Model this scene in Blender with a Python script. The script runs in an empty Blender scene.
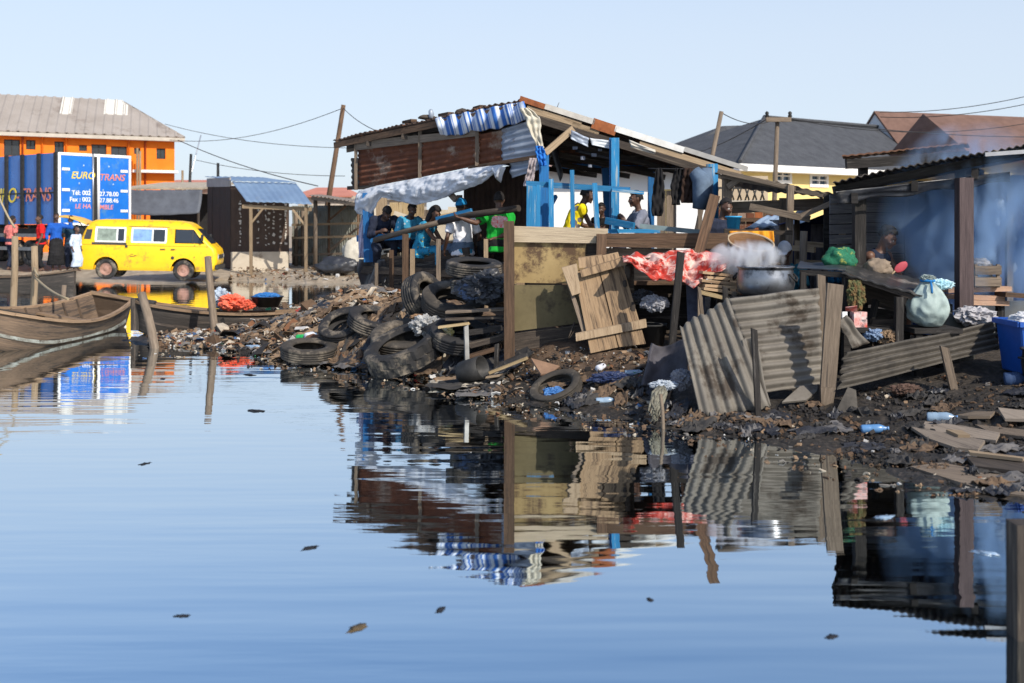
import bpy, bmesh, math, random
import numpy as np
from mathutils import Vector, Matrix, Quaternion, noise as mnoise
V = Vector
R = math.radians
rnd = random.Random(7)
scene = bpy.context.scene
COL = scene.collection

# ------------------------------------------------------------------ camera
F, H, HY = 1137.8, 1.9, 225.0            # focal length in pixels, eye height, horizon row
cam_d = bpy.data.cameras.new('camera'); cam = bpy.data.objects.new('camera', cam_d); COL.objects.link(cam)
cam.location = (0, 0, H); cam.rotation_euler = (R(90), 0, 0)
cam_d.lens = 40; cam_d.sensor_width = 36; cam_d.shift_y = -(341.5 - HY) / 1024
cam_d.clip_start = .1; cam_d.clip_end = 5000
cam_d.dof.use_dof = True; cam_d.dof.focus_distance = 14.5; cam_d.dof.aperture_fstop = 2.2
scene.camera = cam

def P(px, py, Y):                        # a point seen at a pixel, at distance Y
    return V(((px - 512) * Y / F, Y, H + (HY - py) * Y / F))
def PX(px, Y, z): return V(((px - 512) * Y / F, Y, z))
def G(px, py, z=0.0):                    # the point at height z under a pixel
    Y = F * (H - z) / (py - HY)
    return V(((px - 512) * Y / F, Y, z))

# ------------------------------------------------------------------ world and sun
SUN = V((0.46, -0.62, 0.60)).normalized()
el = math.asin(SUN.z); az = math.atan2(SUN.x, SUN.y)
w = bpy.data.worlds.new('World'); scene.world = w; w.use_nodes = True
nt = w.node_tree; bg = nt.nodes['Background']
sky = nt.nodes.new('ShaderNodeTexSky'); sky.sky_type = 'NISHITA'; sky.sun_disc = False
sky.sun_elevation = el; sky.sun_rotation = az
sky.air_density = 1.0; sky.dust_density = 1.0; sky.ozone_density = 3.0; sky.altitude = 0
haze_mix = nt.nodes.new('ShaderNodeMix'); haze_mix.data_type = 'RGBA'
haze_mix.inputs[7].default_value = (3.7, 4.15, 4.8, 1)          # thin bright veil low in the sky, deeper blue overhead
stc = nt.nodes.new('ShaderNodeTexCoord'); ssp = nt.nodes.new('ShaderNodeSeparateXYZ'); nt.links.new(stc.outputs['Generated'], ssp.inputs[0])
smr = nt.nodes.new('ShaderNodeMapRange'); smr.interpolation_type = 'SMOOTHSTEP'
for i_, v_ in zip((1, 2, 3, 4), (.13, .42, .80, .0)): smr.inputs[i_].default_value = v_
nt.links.new(ssp.outputs[2], smr.inputs[0]); nt.links.new(smr.outputs[0], haze_mix.inputs[0])
nt.links.new(sky.outputs[0], haze_mix.inputs[6]); nt.links.new(haze_mix.outputs[2], bg.inputs[0]); bg.inputs[1].default_value = 0.15
sd = bpy.data.lights.new('sun', 'SUN'); sd.energy = 4.0; sd.angle = R(0.5); sd.color = (1, .93, .82)
so = bpy.data.objects.new('sun', sd); COL.objects.link(so)
so.rotation_euler = SUN.to_track_quat('Z', 'Y').to_euler()
scene.view_settings.view_transform = 'Standard'; scene.view_settings.look = 'None'
scene.view_settings.exposure = 0.36; scene.view_settings.gamma = 1
scene.cycles.max_bounces = 8; scene.cycles.volume_bounces = 2
try: scene.cycles.use_denoising = True
except Exception: pass

# ------------------------------------------------------------------ materials
MATS = {}
def hexc(c):
    if isinstance(c, (int, float)): return (c, c, c, 1)
    return (c[0], c[1], c[2], 1)
def M(name, c1, c2=None, scale=4.0, rough=.75, metal=0.0, bump=.25, stretch=(1, 1, 1), spots=None, spot_scale=2.0,
      spot_amt=.5, uv=False, var=.12, spec=.3, pattern=None, trans=0, bump_scale=None, sss=0):
    """noise-mixed two-tone surface with optional patches of a third colour (dirt, rust, dust)"""
    if name in MATS: return MATS[name]
    m = bpy.data.materials.new(name); m.use_nodes = True; MATS[name] = m
    n = m.node_tree.nodes; L = m.node_tree.links; b = n['Principled BSDF']
    tc = n.new('ShaderNodeTexCoord'); mp = n.new('ShaderNodeMapping'); mp.inputs['Scale'].default_value = stretch
    oi = n.new('ShaderNodeObjectInfo')
    add = n.new('ShaderNodeVectorMath'); add.operation = 'ADD'
    mul = n.new('ShaderNodeVectorMath'); mul.operation = 'SCALE'; mul.inputs[3].default_value = 17.0
    cx = n.new('ShaderNodeCombineXYZ')
    for i in range(3): L.new(oi.outputs['Random'], cx.inputs[i])
    L.new(cx.outputs[0], mul.inputs[0])
    L.new(tc.outputs['UV' if uv else 'Object'], mp.inputs[0]); L.new(mp.outputs[0], add.inputs[0]); L.new(mul.outputs[0], add.inputs[1])
    nz = n.new('ShaderNodeTexNoise'); nz.inputs['Scale'].default_value = scale; nz.inputs['Detail'].default_value = 7; nz.inputs['Roughness'].default_value = .65
    L.new(add.outputs[0], nz.inputs['Vector'])
    c2 = c2 if c2 is not None else tuple(x * .6 for x in hexc(c1)[:3])
    mx = n.new('ShaderNodeMix'); mx.data_type = 'RGBA'
    mx.inputs[6].default_value = hexc(c1); mx.inputs[7].default_value = hexc(c2)
    if pattern:
        fac = pattern(n, L, add.outputs[0])
        L.new(fac, mx.inputs[0])
    else:
        rp = n.new('ShaderNodeMapRange'); rp.inputs[1].default_value = .33; rp.inputs[2].default_value = .67
        L.new(nz.outputs[0], rp.inputs[0]); L.new(rp.outputs[0], mx.inputs[0])
    out = mx.outputs[2]
    if spots is not None:
        n2 = n.new('ShaderNodeTexNoise'); n2.inputs['Scale'].default_value = spot_scale; n2.inputs['Detail'].default_value = 9; n2.inputs['Roughness'].default_value = .7
        off = n.new('ShaderNodeVectorMath'); off.operation = 'ADD'; off.inputs[1].default_value = (31.7, 11.3, 5.1)
        L.new(add.outputs[0], off.inputs[0]); L.new(off.outputs[0], n2.inputs['Vector'])
        r2 = n.new('ShaderNodeMapRange'); t = .62 - .24 * spot_amt
        r2.inputs[1].default_value = t; r2.inputs[2].default_value = t + .1
        L.new(n2.outputs[0], r2.inputs[0])
        m2 = n.new('ShaderNodeMix'); m2.data_type = 'RGBA'; L.new(r2.outputs[0], m2.inputs[0]); L.new(out, m2.inputs[6]); m2.inputs[7].default_value = hexc(spots)
        out = m2.outputs[2]
    if var:
        hs = n.new('ShaderNodeHueSaturation'); mr = n.new('ShaderNodeMapRange'); mr.inputs[3].default_value = 1 - var; mr.inputs[4].default_value = 1 + var
        L.new(oi.outputs['Random'], mr.inputs[0]); L.new(mr.outputs[0], hs.inputs['Value']); L.new(out, hs.inputs['Color']); out = hs.outputs[0]
    L.new(out, b.inputs['Base Color'])
    b.inputs['Metallic'].default_value = metal; b.inputs['Specular IOR Level'].default_value = spec
    rr = n.new('ShaderNodeMapRange'); rr.inputs[3].default_value = max(.03, rough - .12); rr.inputs[4].default_value = min(1, rough + .12)
    L.new(nz.outputs[0], rr.inputs[0]); L.new(rr.outputs[0], b.inputs['Roughness'])
    if trans: b.inputs['Transmission Weight'].default_value = trans
    if bump:
        bp = n.new('ShaderNodeBump'); bp.inputs['Strength'].default_value = bump; bp.inputs['Distance'].default_value = .02
        h = nz.outputs[0]
        if bump_scale:
            n3 = n.new('ShaderNodeTexNoise'); n3.inputs['Scale'].default_value = bump_scale; n3.inputs['Detail'].default_value = 4
            L.new(add.outputs[0], n3.inputs['Vector']); h = n3.outputs[0]
        L.new(h, bp.inputs['Height']); L.new(bp.outputs[0], b.inputs['Normal'])
    return m
def wood(name, c1, c2=None, rough=.85, spots=None, amt=.4, bump=.5):
    return M(name, c1, c2, scale=3.0, rough=rough, bump=bump, stretch=(1.1, 16, 16), uv=True, spots=spots, spot_scale=1.3, spot_amt=amt, var=.22)
def stripes_pattern(period, axis=0, soft=.1):
    def f(n, L, vec):
        tc = n.new('ShaderNodeTexCoord'); s = n.new('ShaderNodeSeparateXYZ'); L.new(tc.outputs['UV'], s.inputs[0])
        nz = n.new('ShaderNodeTexNoise'); nz.noise_dimensions = '1D'; nz.inputs['Scale'].default_value = 1 / period; nz.inputs['Detail'].default_value = 2
        L.new(s.outputs[axis], nz.inputs['W'])
        mr = n.new('ShaderNodeMapRange'); mr.inputs[1].default_value = .5 - soft; mr.inputs[2].default_value = .5 + soft; L.new(nz.outputs[0], mr.inputs[0])
        return mr.outputs[0]
    return f
def cell_pattern(scale, thr=.3, soft=.04):
    def f(n, L, vec):
        v = n.new('ShaderNodeTexVoronoi'); v.inputs['Scale'].default_value = scale; L.new(vec, v.inputs['Vector'])
        mr = n.new('ShaderNodeMapRange'); mr.inputs[1].default_value = thr - soft; mr.inputs[2].default_value = thr + soft; L.new(v.outputs['Distance'], mr.inputs[0])
        return mr.outputs[0]
    return f

# ------------------------------------------------------------------ mesh builder
WL = {}                                   # world location of every object made
class MB:
    def __init__(s):
        s.bm = bmesh.new(); s.uv = s.bm.loops.layers.uv.new('UVMap'); s.m = 0
    def face(s, vs, uvs=None, smooth=False):
        try: f = s.bm.faces.new(vs)
        except ValueError: return None
        f.material_index = s.m; f.smooth = smooth
        if uvs:
            for l, u in zip(f.loops, uvs): l[s.uv].uv = u
        return f
    def hexa(s, c):
        """8 corners: 0-3 at one end (ring), 4-7 at the other end; u runs from end to end"""
        vs = [s.bm.verts.new(p) for p in c]
        ln = ((c[4] + c[5] + c[6] + c[7]) / 4 - (c[0] + c[1] + c[2] + c[3]) / 4).length
        o = rnd.random() * 9; v0 = rnd.random() * 9
        for i in range(4):
            j = (i + 1) % 4; wd = (c[j] - c[i]).length
            s.face([vs[i], vs[j], vs[j + 4], vs[i + 4]], [(o, v0), (o, v0 + wd), (o + ln, v0 + wd), (o + ln, v0)]); v0 += wd
        a = (c[1] - c[0]).length; b = (c[3] - c[0]).length
        s.face([vs[3], vs[2], vs[1], vs[0]], [(v0, o), (v0 + a * .05, o), (v0 + a * .05, o + b), (v0, o + b)])
        s.face([vs[4], vs[5], vs[6], vs[7]], [(v0, o), (v0 + a * .05, o), (v0 + a * .05, o + b), (v0, o + b)])
        return s
    def beam(s, p1, p2, wd, th, up=V((0, 0, 1)), taper=1.0, jit=0.0):
        """board from p1 to p2: wd across (towards up), th thick"""
        p1, p2 = V(p1), V(p2); d = (p2 - p1).normalized(); up = V(up)
        side = d.cross(up)
        if side.length < 1e-4: side = d.cross(V((0, 1, 0)))
        side.normalize(); u = side.cross(d).normalized()
        c = []
        for p, k in ((p1, 1), (p2, taper)):
            for a, b in ((-1, -1), (1, -1), (1, 1), (-1, 1)):
                c.append(p + side * (a * th / 2 * k) + u * (b * wd / 2 * k) + d * rnd.uniform(-jit, jit))
        return s.hexa(c)
    def box(s, c, size, rz=0.0):
        c = V(c); x, y, z = size
        M3 = Matrix.Rotation(rz, 3, 'Z')
        pts = [c + M3 @ V((sx * x / 2, a * y / 2, b * z / 2)) for sx in (-1, 1) for a, b in ((-1, -1), (1, -1), (1, 1), (-1, 1))]
        return s.hexa(pts)
    def tube(s, pts, r, n=8, caps=True, smooth=True):
        pts = [V(p) for p in pts]; rs = r if isinstance(r, (list, tuple)) else [r] * len(pts)
        ref = V((0, 0, 1)); rings = []; L = 0
        d0 = (pts[-1] - pts[0]).normalized()
        if abs(d0.dot(ref)) > .9: ref = V((0, 1, 0))
        for i, p in enumerate(pts):
            d = (pts[min(i + 1, len(pts) - 1)] - pts[max(i - 1, 0)]).normalized()
            a = d.cross(ref)
            if a.length < 1e-3: a = d.cross(V((1, 0, 0)))
            a.normalize(); b = a.cross(d)
            if i: L += (p - pts[i - 1]).length
            rings.append(([s.bm.verts.new(p + (a * math.cos(t) + b * math.sin(t)) * rs[i]) for t in (k * 2 * math.pi / n for k in range(n))], L))
        for (r0, l0), (r1, l1) in zip(rings, rings[1:]):
            for k in range(n):
                j = (k + 1) % n; q0 = k / n * .3; q1 = (k + 1) / n * .3
                s.face([r0[k], r0[j], r1[j], r1[k]], [(l0, q0), (l0, q1), (l1, q1), (l1, q0)], smooth)
        if caps:
            s.face(rings[0][0][::-1]); s.face(rings[-1][0])
        return s
    def lathe(s, prof, c, axis=V((0, 0, 1)), n=32, mod=None, closed=False, smooth=True, sx=1.0):
        c = V(c); q = V((0, 0, 1)).rotation_difference(V(axis).normalized()); rings = []
        for k in range(n):
            t = k * 2 * math.pi / n; ring = []
            for i, (r, z) in enumerate(prof):
                rr = r * (mod(k, i, t) if mod else 1)
                ring.append(s.bm.verts.new(c + q @ V((rr * math.cos(t) * sx, rr * math.sin(t), z))))
            rings.append(ring)
        m = len(prof)
        for k in range(n):
            a, b = rings[k], rings[(k + 1) % n]
            for i in range(m if closed else m - 1):
                j = (i + 1) % m
                s.face([a[i], b[i], b[j], a[j]], [(k / n * 2, i / m), ((k + 1) / n * 2, i / m), ((k + 1) / n * 2, (i + 1) / m), (k / n * 2, (i + 1) / m)], smooth)
        if not closed:
            for i, rev in ((0, False), (m - 1, True)):
                if prof[i][0] > 1e-4:
                    vs = [r[i] for r in rings]; s.face(vs[::-1] if not rev else vs)
        return s
    def blob(s, c, size, amp=.2, freq=2.0, sub=3, rot=None, seed=None, flat=None, smooth=True):
        c = V(c); seed = rnd.random() * 100 if seed is None else seed
        g = bmesh.ops.create_icosphere(s.bm, subdivisions=sub, radius=1.0)
        Mx = rot.to_matrix() if isinstance(rot, Quaternion) else (Matrix.Rotation(rot or 0, 3, 'Z'))
        fs = set()
        for v in g['verts']:
            d = v.co.normalized(); k = 1 + amp * (mnoise.noise(d * freq + V((seed, 0, 0))) + .5 * mnoise.noise(d * freq * 2.3 + V((0, seed, 0))))
            p = V((d.x * size[0] * k, d.y * size[1] * k, d.z * size[2] * k))
            if flat is not None and p.z < flat: p.z = flat
            v.co = c + Mx @ p
            for f in v.link_faces: fs.add(f)
        for f in fs: f.material_index = s.m; f.smooth = smooth
        return s
    def sheet(s, fn, nu, nv, th=.006, smooth=True, us=1.0, vs_=1.0):
        """a thin sheet with real thickness; fn(u, v) gives a point, u and v from 0 to 1"""
        pts = [[V(fn(i / nu, j / nv)) for j in range(nv + 1)] for i in range(nu + 1)]
        top, bot = [], []
        for i in range(nu + 1):
            rt, rb = [], []
            for j in range(nv + 1):
                a = pts[min(i + 1, nu)][j] - pts[max(i - 1, 0)][j]; b = pts[i][min(j + 1, nv)] - pts[i][max(j - 1, 0)]
                nn = a.cross(b); nn = nn.normalized() if nn.length > 1e-9 else V((0, 0, 1))
                rt.append(s.bm.verts.new(pts[i][j] + nn * th / 2)); rb.append(s.bm.verts.new(pts[i][j] - nn * th / 2))
            top.append(rt); bot.append(rb)
        U = lambda i, j: (i / nu * us, j / nv * vs_)
        for i in range(nu):
            for j in range(nv):
                uv = [U(i, j), U(i + 1, j), U(i + 1, j + 1), U(i, j + 1)]
                s.face([top[i][j], top[i + 1][j], top[i + 1][j + 1], top[i][j + 1]], uv, smooth)
                s.face([bot[i][j + 1], bot[i + 1][j + 1], bot[i + 1][j], bot[i][j]], uv[::-1], smooth)
        for i in range(nu):
            s.face([top[i][0], bot[i][0], bot[i + 1][0], top[i + 1][0]]); s.face([top[i + 1][nv], bot[i + 1][nv], bot[i][nv], top[i][nv]])
        for j in range(nv):
            s.face([top[0][j + 1], bot[0][j + 1], bot[0][j], top[0][j]]); s.face([top[nu][j], bot[nu][j], bot[nu][j + 1], top[nu][j + 1]])
        return s
    def corr(s, a, b, d, pitch=.1, amp=.018, th=.006, rag=0.0, bend=0.0, c=None, seg=6, dent=.02, nv=10):
        """corrugated sheet: a -> b runs across the ridges, a -> d along them (c: the fourth corner)"""
        a, b, d = V(a), V(b), V(d); c = V(c) if c is not None else b + d - a
        W_ = (b - a).length; n_ = max(2, int(W_ / pitch)); nu = n_ * seg
        nr = (b - a).cross(d - a).normalized(); sd_ = rnd.random() * 50
        ragf = {}
        def fn(u, v):
            k = round(u * nu)
            e0 = rag * mnoise.noise(V((u * 9, sd_, 0))); e1 = rag * mnoise.noise(V((u * 9, sd_, 7)))
            vv = v * (1 + e1 - e0) + e0
            p = (a * (1 - u) + b * u) * (1 - vv) + (d * (1 - u) + c * u) * vv
            w_ = amp * math.sin(u * n_ * 2 * math.pi)
            w_ += dent * mnoise.noise(V((u * 2.2, v * 2.2, sd_))) + bend * (4 * (u - .5) ** 2)
            return p + nr * w_
        return s.sheet(fn, nu, nv, th, us=W_, vs_=(d - a).length)
    def loft(s, rings, n=16, smooth=True):
        """rings: (centre, half axis a, half axis b)"""
        rr = []
        for c, a, b in rings:
            rr.append([s.bm.verts.new(V(c) + V(a) * math.cos(t) + V(b) * math.sin(t)) for t in (k * 2 * math.pi / n for k in range(n))])
        for r0, r1 in zip(rr, rr[1:]):
            for k in range(n): s.face([r0[k], r0[(k + 1) % n], r1[(k + 1) % n], r1[k]], None, smooth)
        s.face(rr[0][::-1], None, smooth); s.face(rr[-1], None, smooth); return s
    def capsule(s, p1, p2, r1, r2, n=12):
        p1, p2 = V(p1), V(p2); d = p2 - p1
        if d.length < 1e-6: d = V((0, 0, 1e-4))
        dn = d.normalized(); a = dn.orthogonal().normalized(); b = dn.cross(a); rings = []
        for t in (-80, -50, -20): rings.append((p1 + dn * r1 * math.sin(R(t)), a * r1 * math.cos(R(t)), b * r1 * math.cos(R(t))))
        for k in (.0, .5, 1.0): r = r1 + (r2 - r1) * k; rings.append((p1 + d * k, a * r, b * r))
        for t in (20, 50, 80): rings.append((p2 + dn * r2 * math.sin(R(t)), a * r2 * math.cos(R(t)), b * r2 * math.cos(R(t))))
        return s.loft(rings, n)
    def ell(s, c, ax, ay, az_):
        c, ax, ay, az_ = V(c), V(ax), V(ay), V(az_)
        return s.loft([(c + az_ * math.sin(R(t)), ax * math.cos(R(t)), ay * math.cos(R(t))) for t in (-85, -65, -45, -25, -8, 8, 25, 45, 65, 85)], 14)
    def grid_tri(s): bmesh.ops.triangulate(s.bm, faces=s.bm.faces[:]); return s
    def build(s, name, mats, parent=None, origin=None, bevel=0.0, fix=True, remesh=None, smooth_it=0):
        bm = s.bm
        if fix: bmesh.ops.recalc_face_normals(bm, faces=bm.faces[:])
        if bevel: bmesh.ops.bevel(bm, geom=[e for e in bm.edges if e.is_manifold and e.calc_face_angle(0) > .6], offset=bevel, segments=1, affect='EDGES')
        if origin is None:
            if parent is not None: origin = WL[parent.name]
            else:
                xs = [v.co for v in bm.verts]
                origin = V(((min(p.x for p in xs) + max(p.x for p in xs)) / 2, (min(p.y for p in xs) + max(p.y for p in xs)) / 2, min(p.z for p in xs)))
        origin = V(origin)
        me = bpy.data.meshes.new(name)
        bmesh.ops.translate(bm, verts=bm.verts[:], vec=-origin)
        bm.to_mesh(me); bm.free()
        if not isinstance(mats, (list, tuple)): mats = [mats]
        o = bpy.data.objects.new(name, me); COL.objects.link(o)
        if remesh:
            md = o.modifiers.new('r', 'REMESH'); md.mode = 'VOXEL'; md.voxel_size = remesh; md.use_smooth_shade = True
            if smooth_it:
                m2 = o.modifiers.new('s', 'SMOOTH'); m2.iterations = smooth_it; m2.factor = .5
            dg = bpy.context.evaluated_depsgraph_get(); dg.update()
            me2 = bpy.data.meshes.new_from_object(o.evaluated_get(dg)); o.modifiers.clear(); o.data = me2; bpy.data.meshes.remove(me); me = me2; me.name = name
            me.materials.clear()
            for p in me.polygons: p.use_smooth = True
        for m in mats: me.materials.append(m)
        WL[o.name] = origin
        if parent is not None:
            o.parent = parent; o.location = origin - WL[parent.name]
        else: o.location = origin
        return o

def tag(o, label=None, cat=None, group=None, kind=None):
    if label: o['label'] = label
    if cat: o['category'] = cat
    if group: o['group'] = group
    if kind: o['kind'] = kind
    return o
def thing(name, label, cat, loc, group=None):
    o = bpy.data.objects.new(name, None); COL.objects.link(o); o.empty_display_size = .2
    o.location = V(loc); WL[o.name] = V(loc); return tag(o, label, cat, group)
def dup(o, loc, rz=None, label=None, parent=None):
    c = o.copy(); COL.objects.link(c)
    if parent is None:
        c.location = V(loc); WL[c.name] = V(loc)
        if rz is not None: c.rotation_euler = rz if isinstance(rz, (tuple, list)) else (0, 0, rz)
        if label: c['label'] = label
    else: c.parent = parent
    for ch in [x for x in bpy.data.objects if x.parent == o]: dup(ch, None, parent=c)
    return c
def one(name, mb, mats, label, cat, group=None, kind=None, **k):
    return tag(mb.build(name, mats, None, **k), label, cat, group, kind)
def part(name, mats, parent, fn, *a, label=None, bevel=0, **k):
    mb = MB(); getattr(mb, fn)(*a, **k); o = mb.build(name, mats, parent, bevel=bevel)
    if label: o['label'] = label
    return o
def text(parent, name, s, loc, size, mat, rot, depth=.006, shear=0.0, align='CENTER', bold=.0):
    cu = bpy.data.curves.new('t', 'FONT'); cu.body = s; cu.size = size; cu.align_x = align; cu.align_y = 'CENTER'; cu.extrude = depth; cu.shear = shear; cu.offset = bold
    t = bpy.data.objects.new('t', cu); COL.objects.link(t)
    dg = bpy.context.evaluated_depsgraph_get(); dg.update()
    me = bpy.data.meshes.new_from_object(t.evaluated_get(dg)); bpy.data.objects.remove(t); bpy.data.curves.remove(cu)
    Rm = rot if isinstance(rot, Matrix) else Matrix.Rotation(rot, 4, 'Z') @ Matrix.Rotation(R(90), 4, 'X')
    me.transform(Rm.to_4x4()); o = bpy.data.objects.new(name, me); COL.objects.link(o); me.name = name
    me.materials.clear(); me.materials.append(mat)
    o.location = V(loc) - (WL[parent.name] if parent else V()); WL[o.name] = V(loc)
    if parent: o.parent = parent
    return o
# ================================================================== palette
W_GREY = wood('weathered_grey_wood', (.215, .165, .12), (.115, .087, .063), spots=(.09, .07, .055), amt=.35)
W_PALE = wood('pale_raw_wood', (.34, .25, .16), (.23, .165, .10), spots=(.15, .10, .06), amt=.25)
W_TAN = wood('tan_ply_wood', (.44, .33, .18), (.31, .22, .115), spots=(.10, .065, .035), amt=.28)
W_BROWN = wood('brown_wood', (.135, .08, .047), (.07, .042, .026), spots=(.05, .033, .022), amt=.4)
W_DARK = wood('dark_wet_wood', (.075, .058, .045), (.03, .024, .02), spots=(.14, .11, .08), amt=.25)
W_BLUE = wood('blue_painted_wood', (.022, .20, .40), (.016, .14, .30), rough=.7, spots=(.26, .32, .34), amt=.32, bump=.3)
W_BLUED = wood('deep_blue_painted_wood', (.015, .16, .42), (.012, .10, .27), rough=.6, spots=(.05, .06, .07), amt=.22, bump=.3)
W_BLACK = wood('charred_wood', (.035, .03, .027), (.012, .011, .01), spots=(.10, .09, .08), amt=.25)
GALV = M('galvanised_sheet', (.30, .295, .28), (.17, .165, .155), 3, .5, .35, .12, spots=(.13, .10, .075), spot_amt=.3, spot_scale=1.6)
GALV_B = M('bluish_galvanised_sheet', (.34, .38, .44), (.22, .25, .31), 3, .5, .2, .15, spots=(.16, .11, .08), spot_amt=.25)
CEMENT_SHEET = M('dirty_roof_sheet', (.20, .18, .15), (.115, .10, .083), 1.6, .75, .0, .3, stretch=(1, 1, 1), spots=(.062, .048, .036), spot_amt=.42, spot_scale=2.6)
SHEET_DK = M('sooty_roof_sheet', (.105, .092, .075), (.05, .044, .037), 5, .75, .1, .35, spots=(.045, .04, .035), spot_amt=.4, spot_scale=2)
RUST = M('rusted_sheet', (.17, .058, .026), (.085, .032, .018), 4, .85, .0, .4, spots=(.27, .20, .15), spot_amt=.3, spot_scale=1.7)
RUST_OR = M('orange_rust', (.30, .095, .03), (.16, .05, .02), 8, .85, .0, .3)
RUBBER = M('dusty_rubber', (.030, .028, .027), (.016, .015, .015), 5, .75, 0, .35, spots=(.17, .14, .105), spot_amt=.42, spot_scale=3.0)
RUBBER_G = M('muddy_rubber', (.075, .063, .05), (.028, .025, .022), 5, .85, 0, .4, spots=(.17, .14, .105), spot_amt=.4, spot_scale=3)
BLACK = M('black_void_stuff', (.018, .018, .019), (.03, .03, .03), 6, .7, 0, .3)
BLACK_PL = M('black_plastic_sheet', (.022, .023, .027), (.04, .042, .05), 4, .42, 0, .6, bump_scale=7, spec=.5, spots=(.12, .11, .1), spot_amt=.2)
WHITE_PL = M('white_plastic_sheet', (.70, .72, .76), (.52, .55, .60), 4, .5, 0, .7, bump_scale=9, spots=(.20, .19, .185), spot_amt=.12, spot_scale=4)
CONC = M('rough_concrete', (.40, .36, .30), (.29, .26, .22), 3, .9, 0, .3, spots=(.17, .15, .12), spot_amt=.25)
WHITE = M('white_paint', (.80, .79, .76), (.70, .69, .66), 2, .7, 0, .08, spots=(.5, .46, .4), spot_amt=.08)
ALU = M('worn_aluminium', (.52, .53, .54), (.38, .385, .40), 4, .35, .8, .1)
GLASS = M('dark_window_glass', (.02, .024, .03), (.03, .035, .04), 2, .12, 0, .0, spec=.6)
ROPE = M('old_rope', (.42, .34, .22), (.28, .22, .14), 30, .9, 0, .3)
IRON = M('dark_iron', (.05, .048, .046), (.025, .025, .025), 8, .6, .5, .2)
WIRE = M('black_cable', (.03, .03, .035), (.02, .02, .02), 3, .7, 0, 0)

# ================================================================== terrain and water
shore_px = [(122, 340), (135, 343), (150, 346), (190, 347), (235, 351), (280, 357), (300, 362), (340, 367), (400, 375), (440, 380), (480, 398),
            (520, 403), (560, 409), (610, 416), (650, 425), (700, 433), (750, 440), (800, 449), (850, 460), (900, 473), (950, 492), (1024, 513), (1300, 575)]
back_px = [(-400, 276), (0, 277), (55, 279), (80, 279.3), (150, 280.3), (228, 281.5), (300, 284.5), (362, 284), (366, 290), (358, 297), (343, 304), (318, 312), (258, 322), (200, 329), (150, 335)]
poly = [G(*p) for p in shore_px] + [V((30, 5, 0)), V((900, 5, 0)), V((900, 1500, 0)), V((-900, 1500, 0)), V((-900, 60, 0))] + [G(*p) for p in back_px]
PA = np.array([(p.x, p.y) for p in poly]); PB = np.roll(PA, -1, axis=0)
def sdist(x, y):
    """signed distance to the shoreline (positive on land); arrays"""
    x = np.asarray(x, float); y = np.asarray(y, float); d = np.full(x.shape, 1e9); ins = np.zeros(x.shape, bool)
    for (ax, ay), (bx, by) in zip(PA, PB):
        ex, ey = bx - ax, by - ay; t = np.clip(((x - ax) * ex + (y - ay) * ey) / (ex * ex + ey * ey), 0, 1)
        d = np.minimum(d, np.hypot(x - ax - t * ex, y - ay - t * ey))
        c = ((ay > y) != (by > y))
        with np.errstate(divide='ignore', invalid='ignore'):
            xi = (bx - ax) * (y - ay) / (by - ay) + ax
        ins ^= c & (x < xi)
    return np.where(ins, d, -d)
def sm(t): t = np.clip(t, 0, 1); return t * t * (3 - 2 * t)
BUMPS = [(-2.3, 18.6, .95, 1.0, .42), (-1.3, 16.2, 1.1, 1.0, .40), (.6, 14.2, 1.0, .8, .12), (-4.6, 19.0, 1.6, .35, .04), (-.5, 14.6, .5, .7, .25)]
def hgt(x, y):
    x = np.asarray(x, float); y = np.asarray(y, float); d = sdist(x, y)
    wide = 1.45 + 2.6 * sm((x - 1.75) / 1.2); top = .46 - .04 * sm((x - 1.75) / 1.2)
    z = top * sm(d / wide)
    z = z * np.where(y < 25, .14 + .86 * sm((x + 5.6) / 3.4), 1)
    far = sm((y - 30) / 6); z = z * (1 - far) + far * .34 * sm(d / 3.0)
    for bx, by, sx, sy, h in BUMPS: z = z + h * np.exp(-((x - bx) / sx) ** 2 - ((y - by) / sy) ** 2) * sm(d / .5)
    z = np.where(d < 0, np.maximum(d * .35, -.6), z + .004)
    return z
def hz(x, y): return float(hgt(np.array([x]), np.array([y]))[0])
def axis(lo, hi, step, far, g=1.22):
    a = list(np.arange(lo, hi, step)); s = step; v = a[-1]
    while v < far: s *= g; v += s; a.append(v)
    s = step; v = a[0]; pre = []
    while v > -far: s *= g; v -= s; pre.append(v)
    return np.array(pre[::-1] + a)
gx = axis(-7.5, 7.5, .085, 900); gy = axis(7.0, 22.5, .085, 1400)
XX, YY = np.meshgrid(gx, gy); ZZ = hgt(XX, YY)
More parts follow.
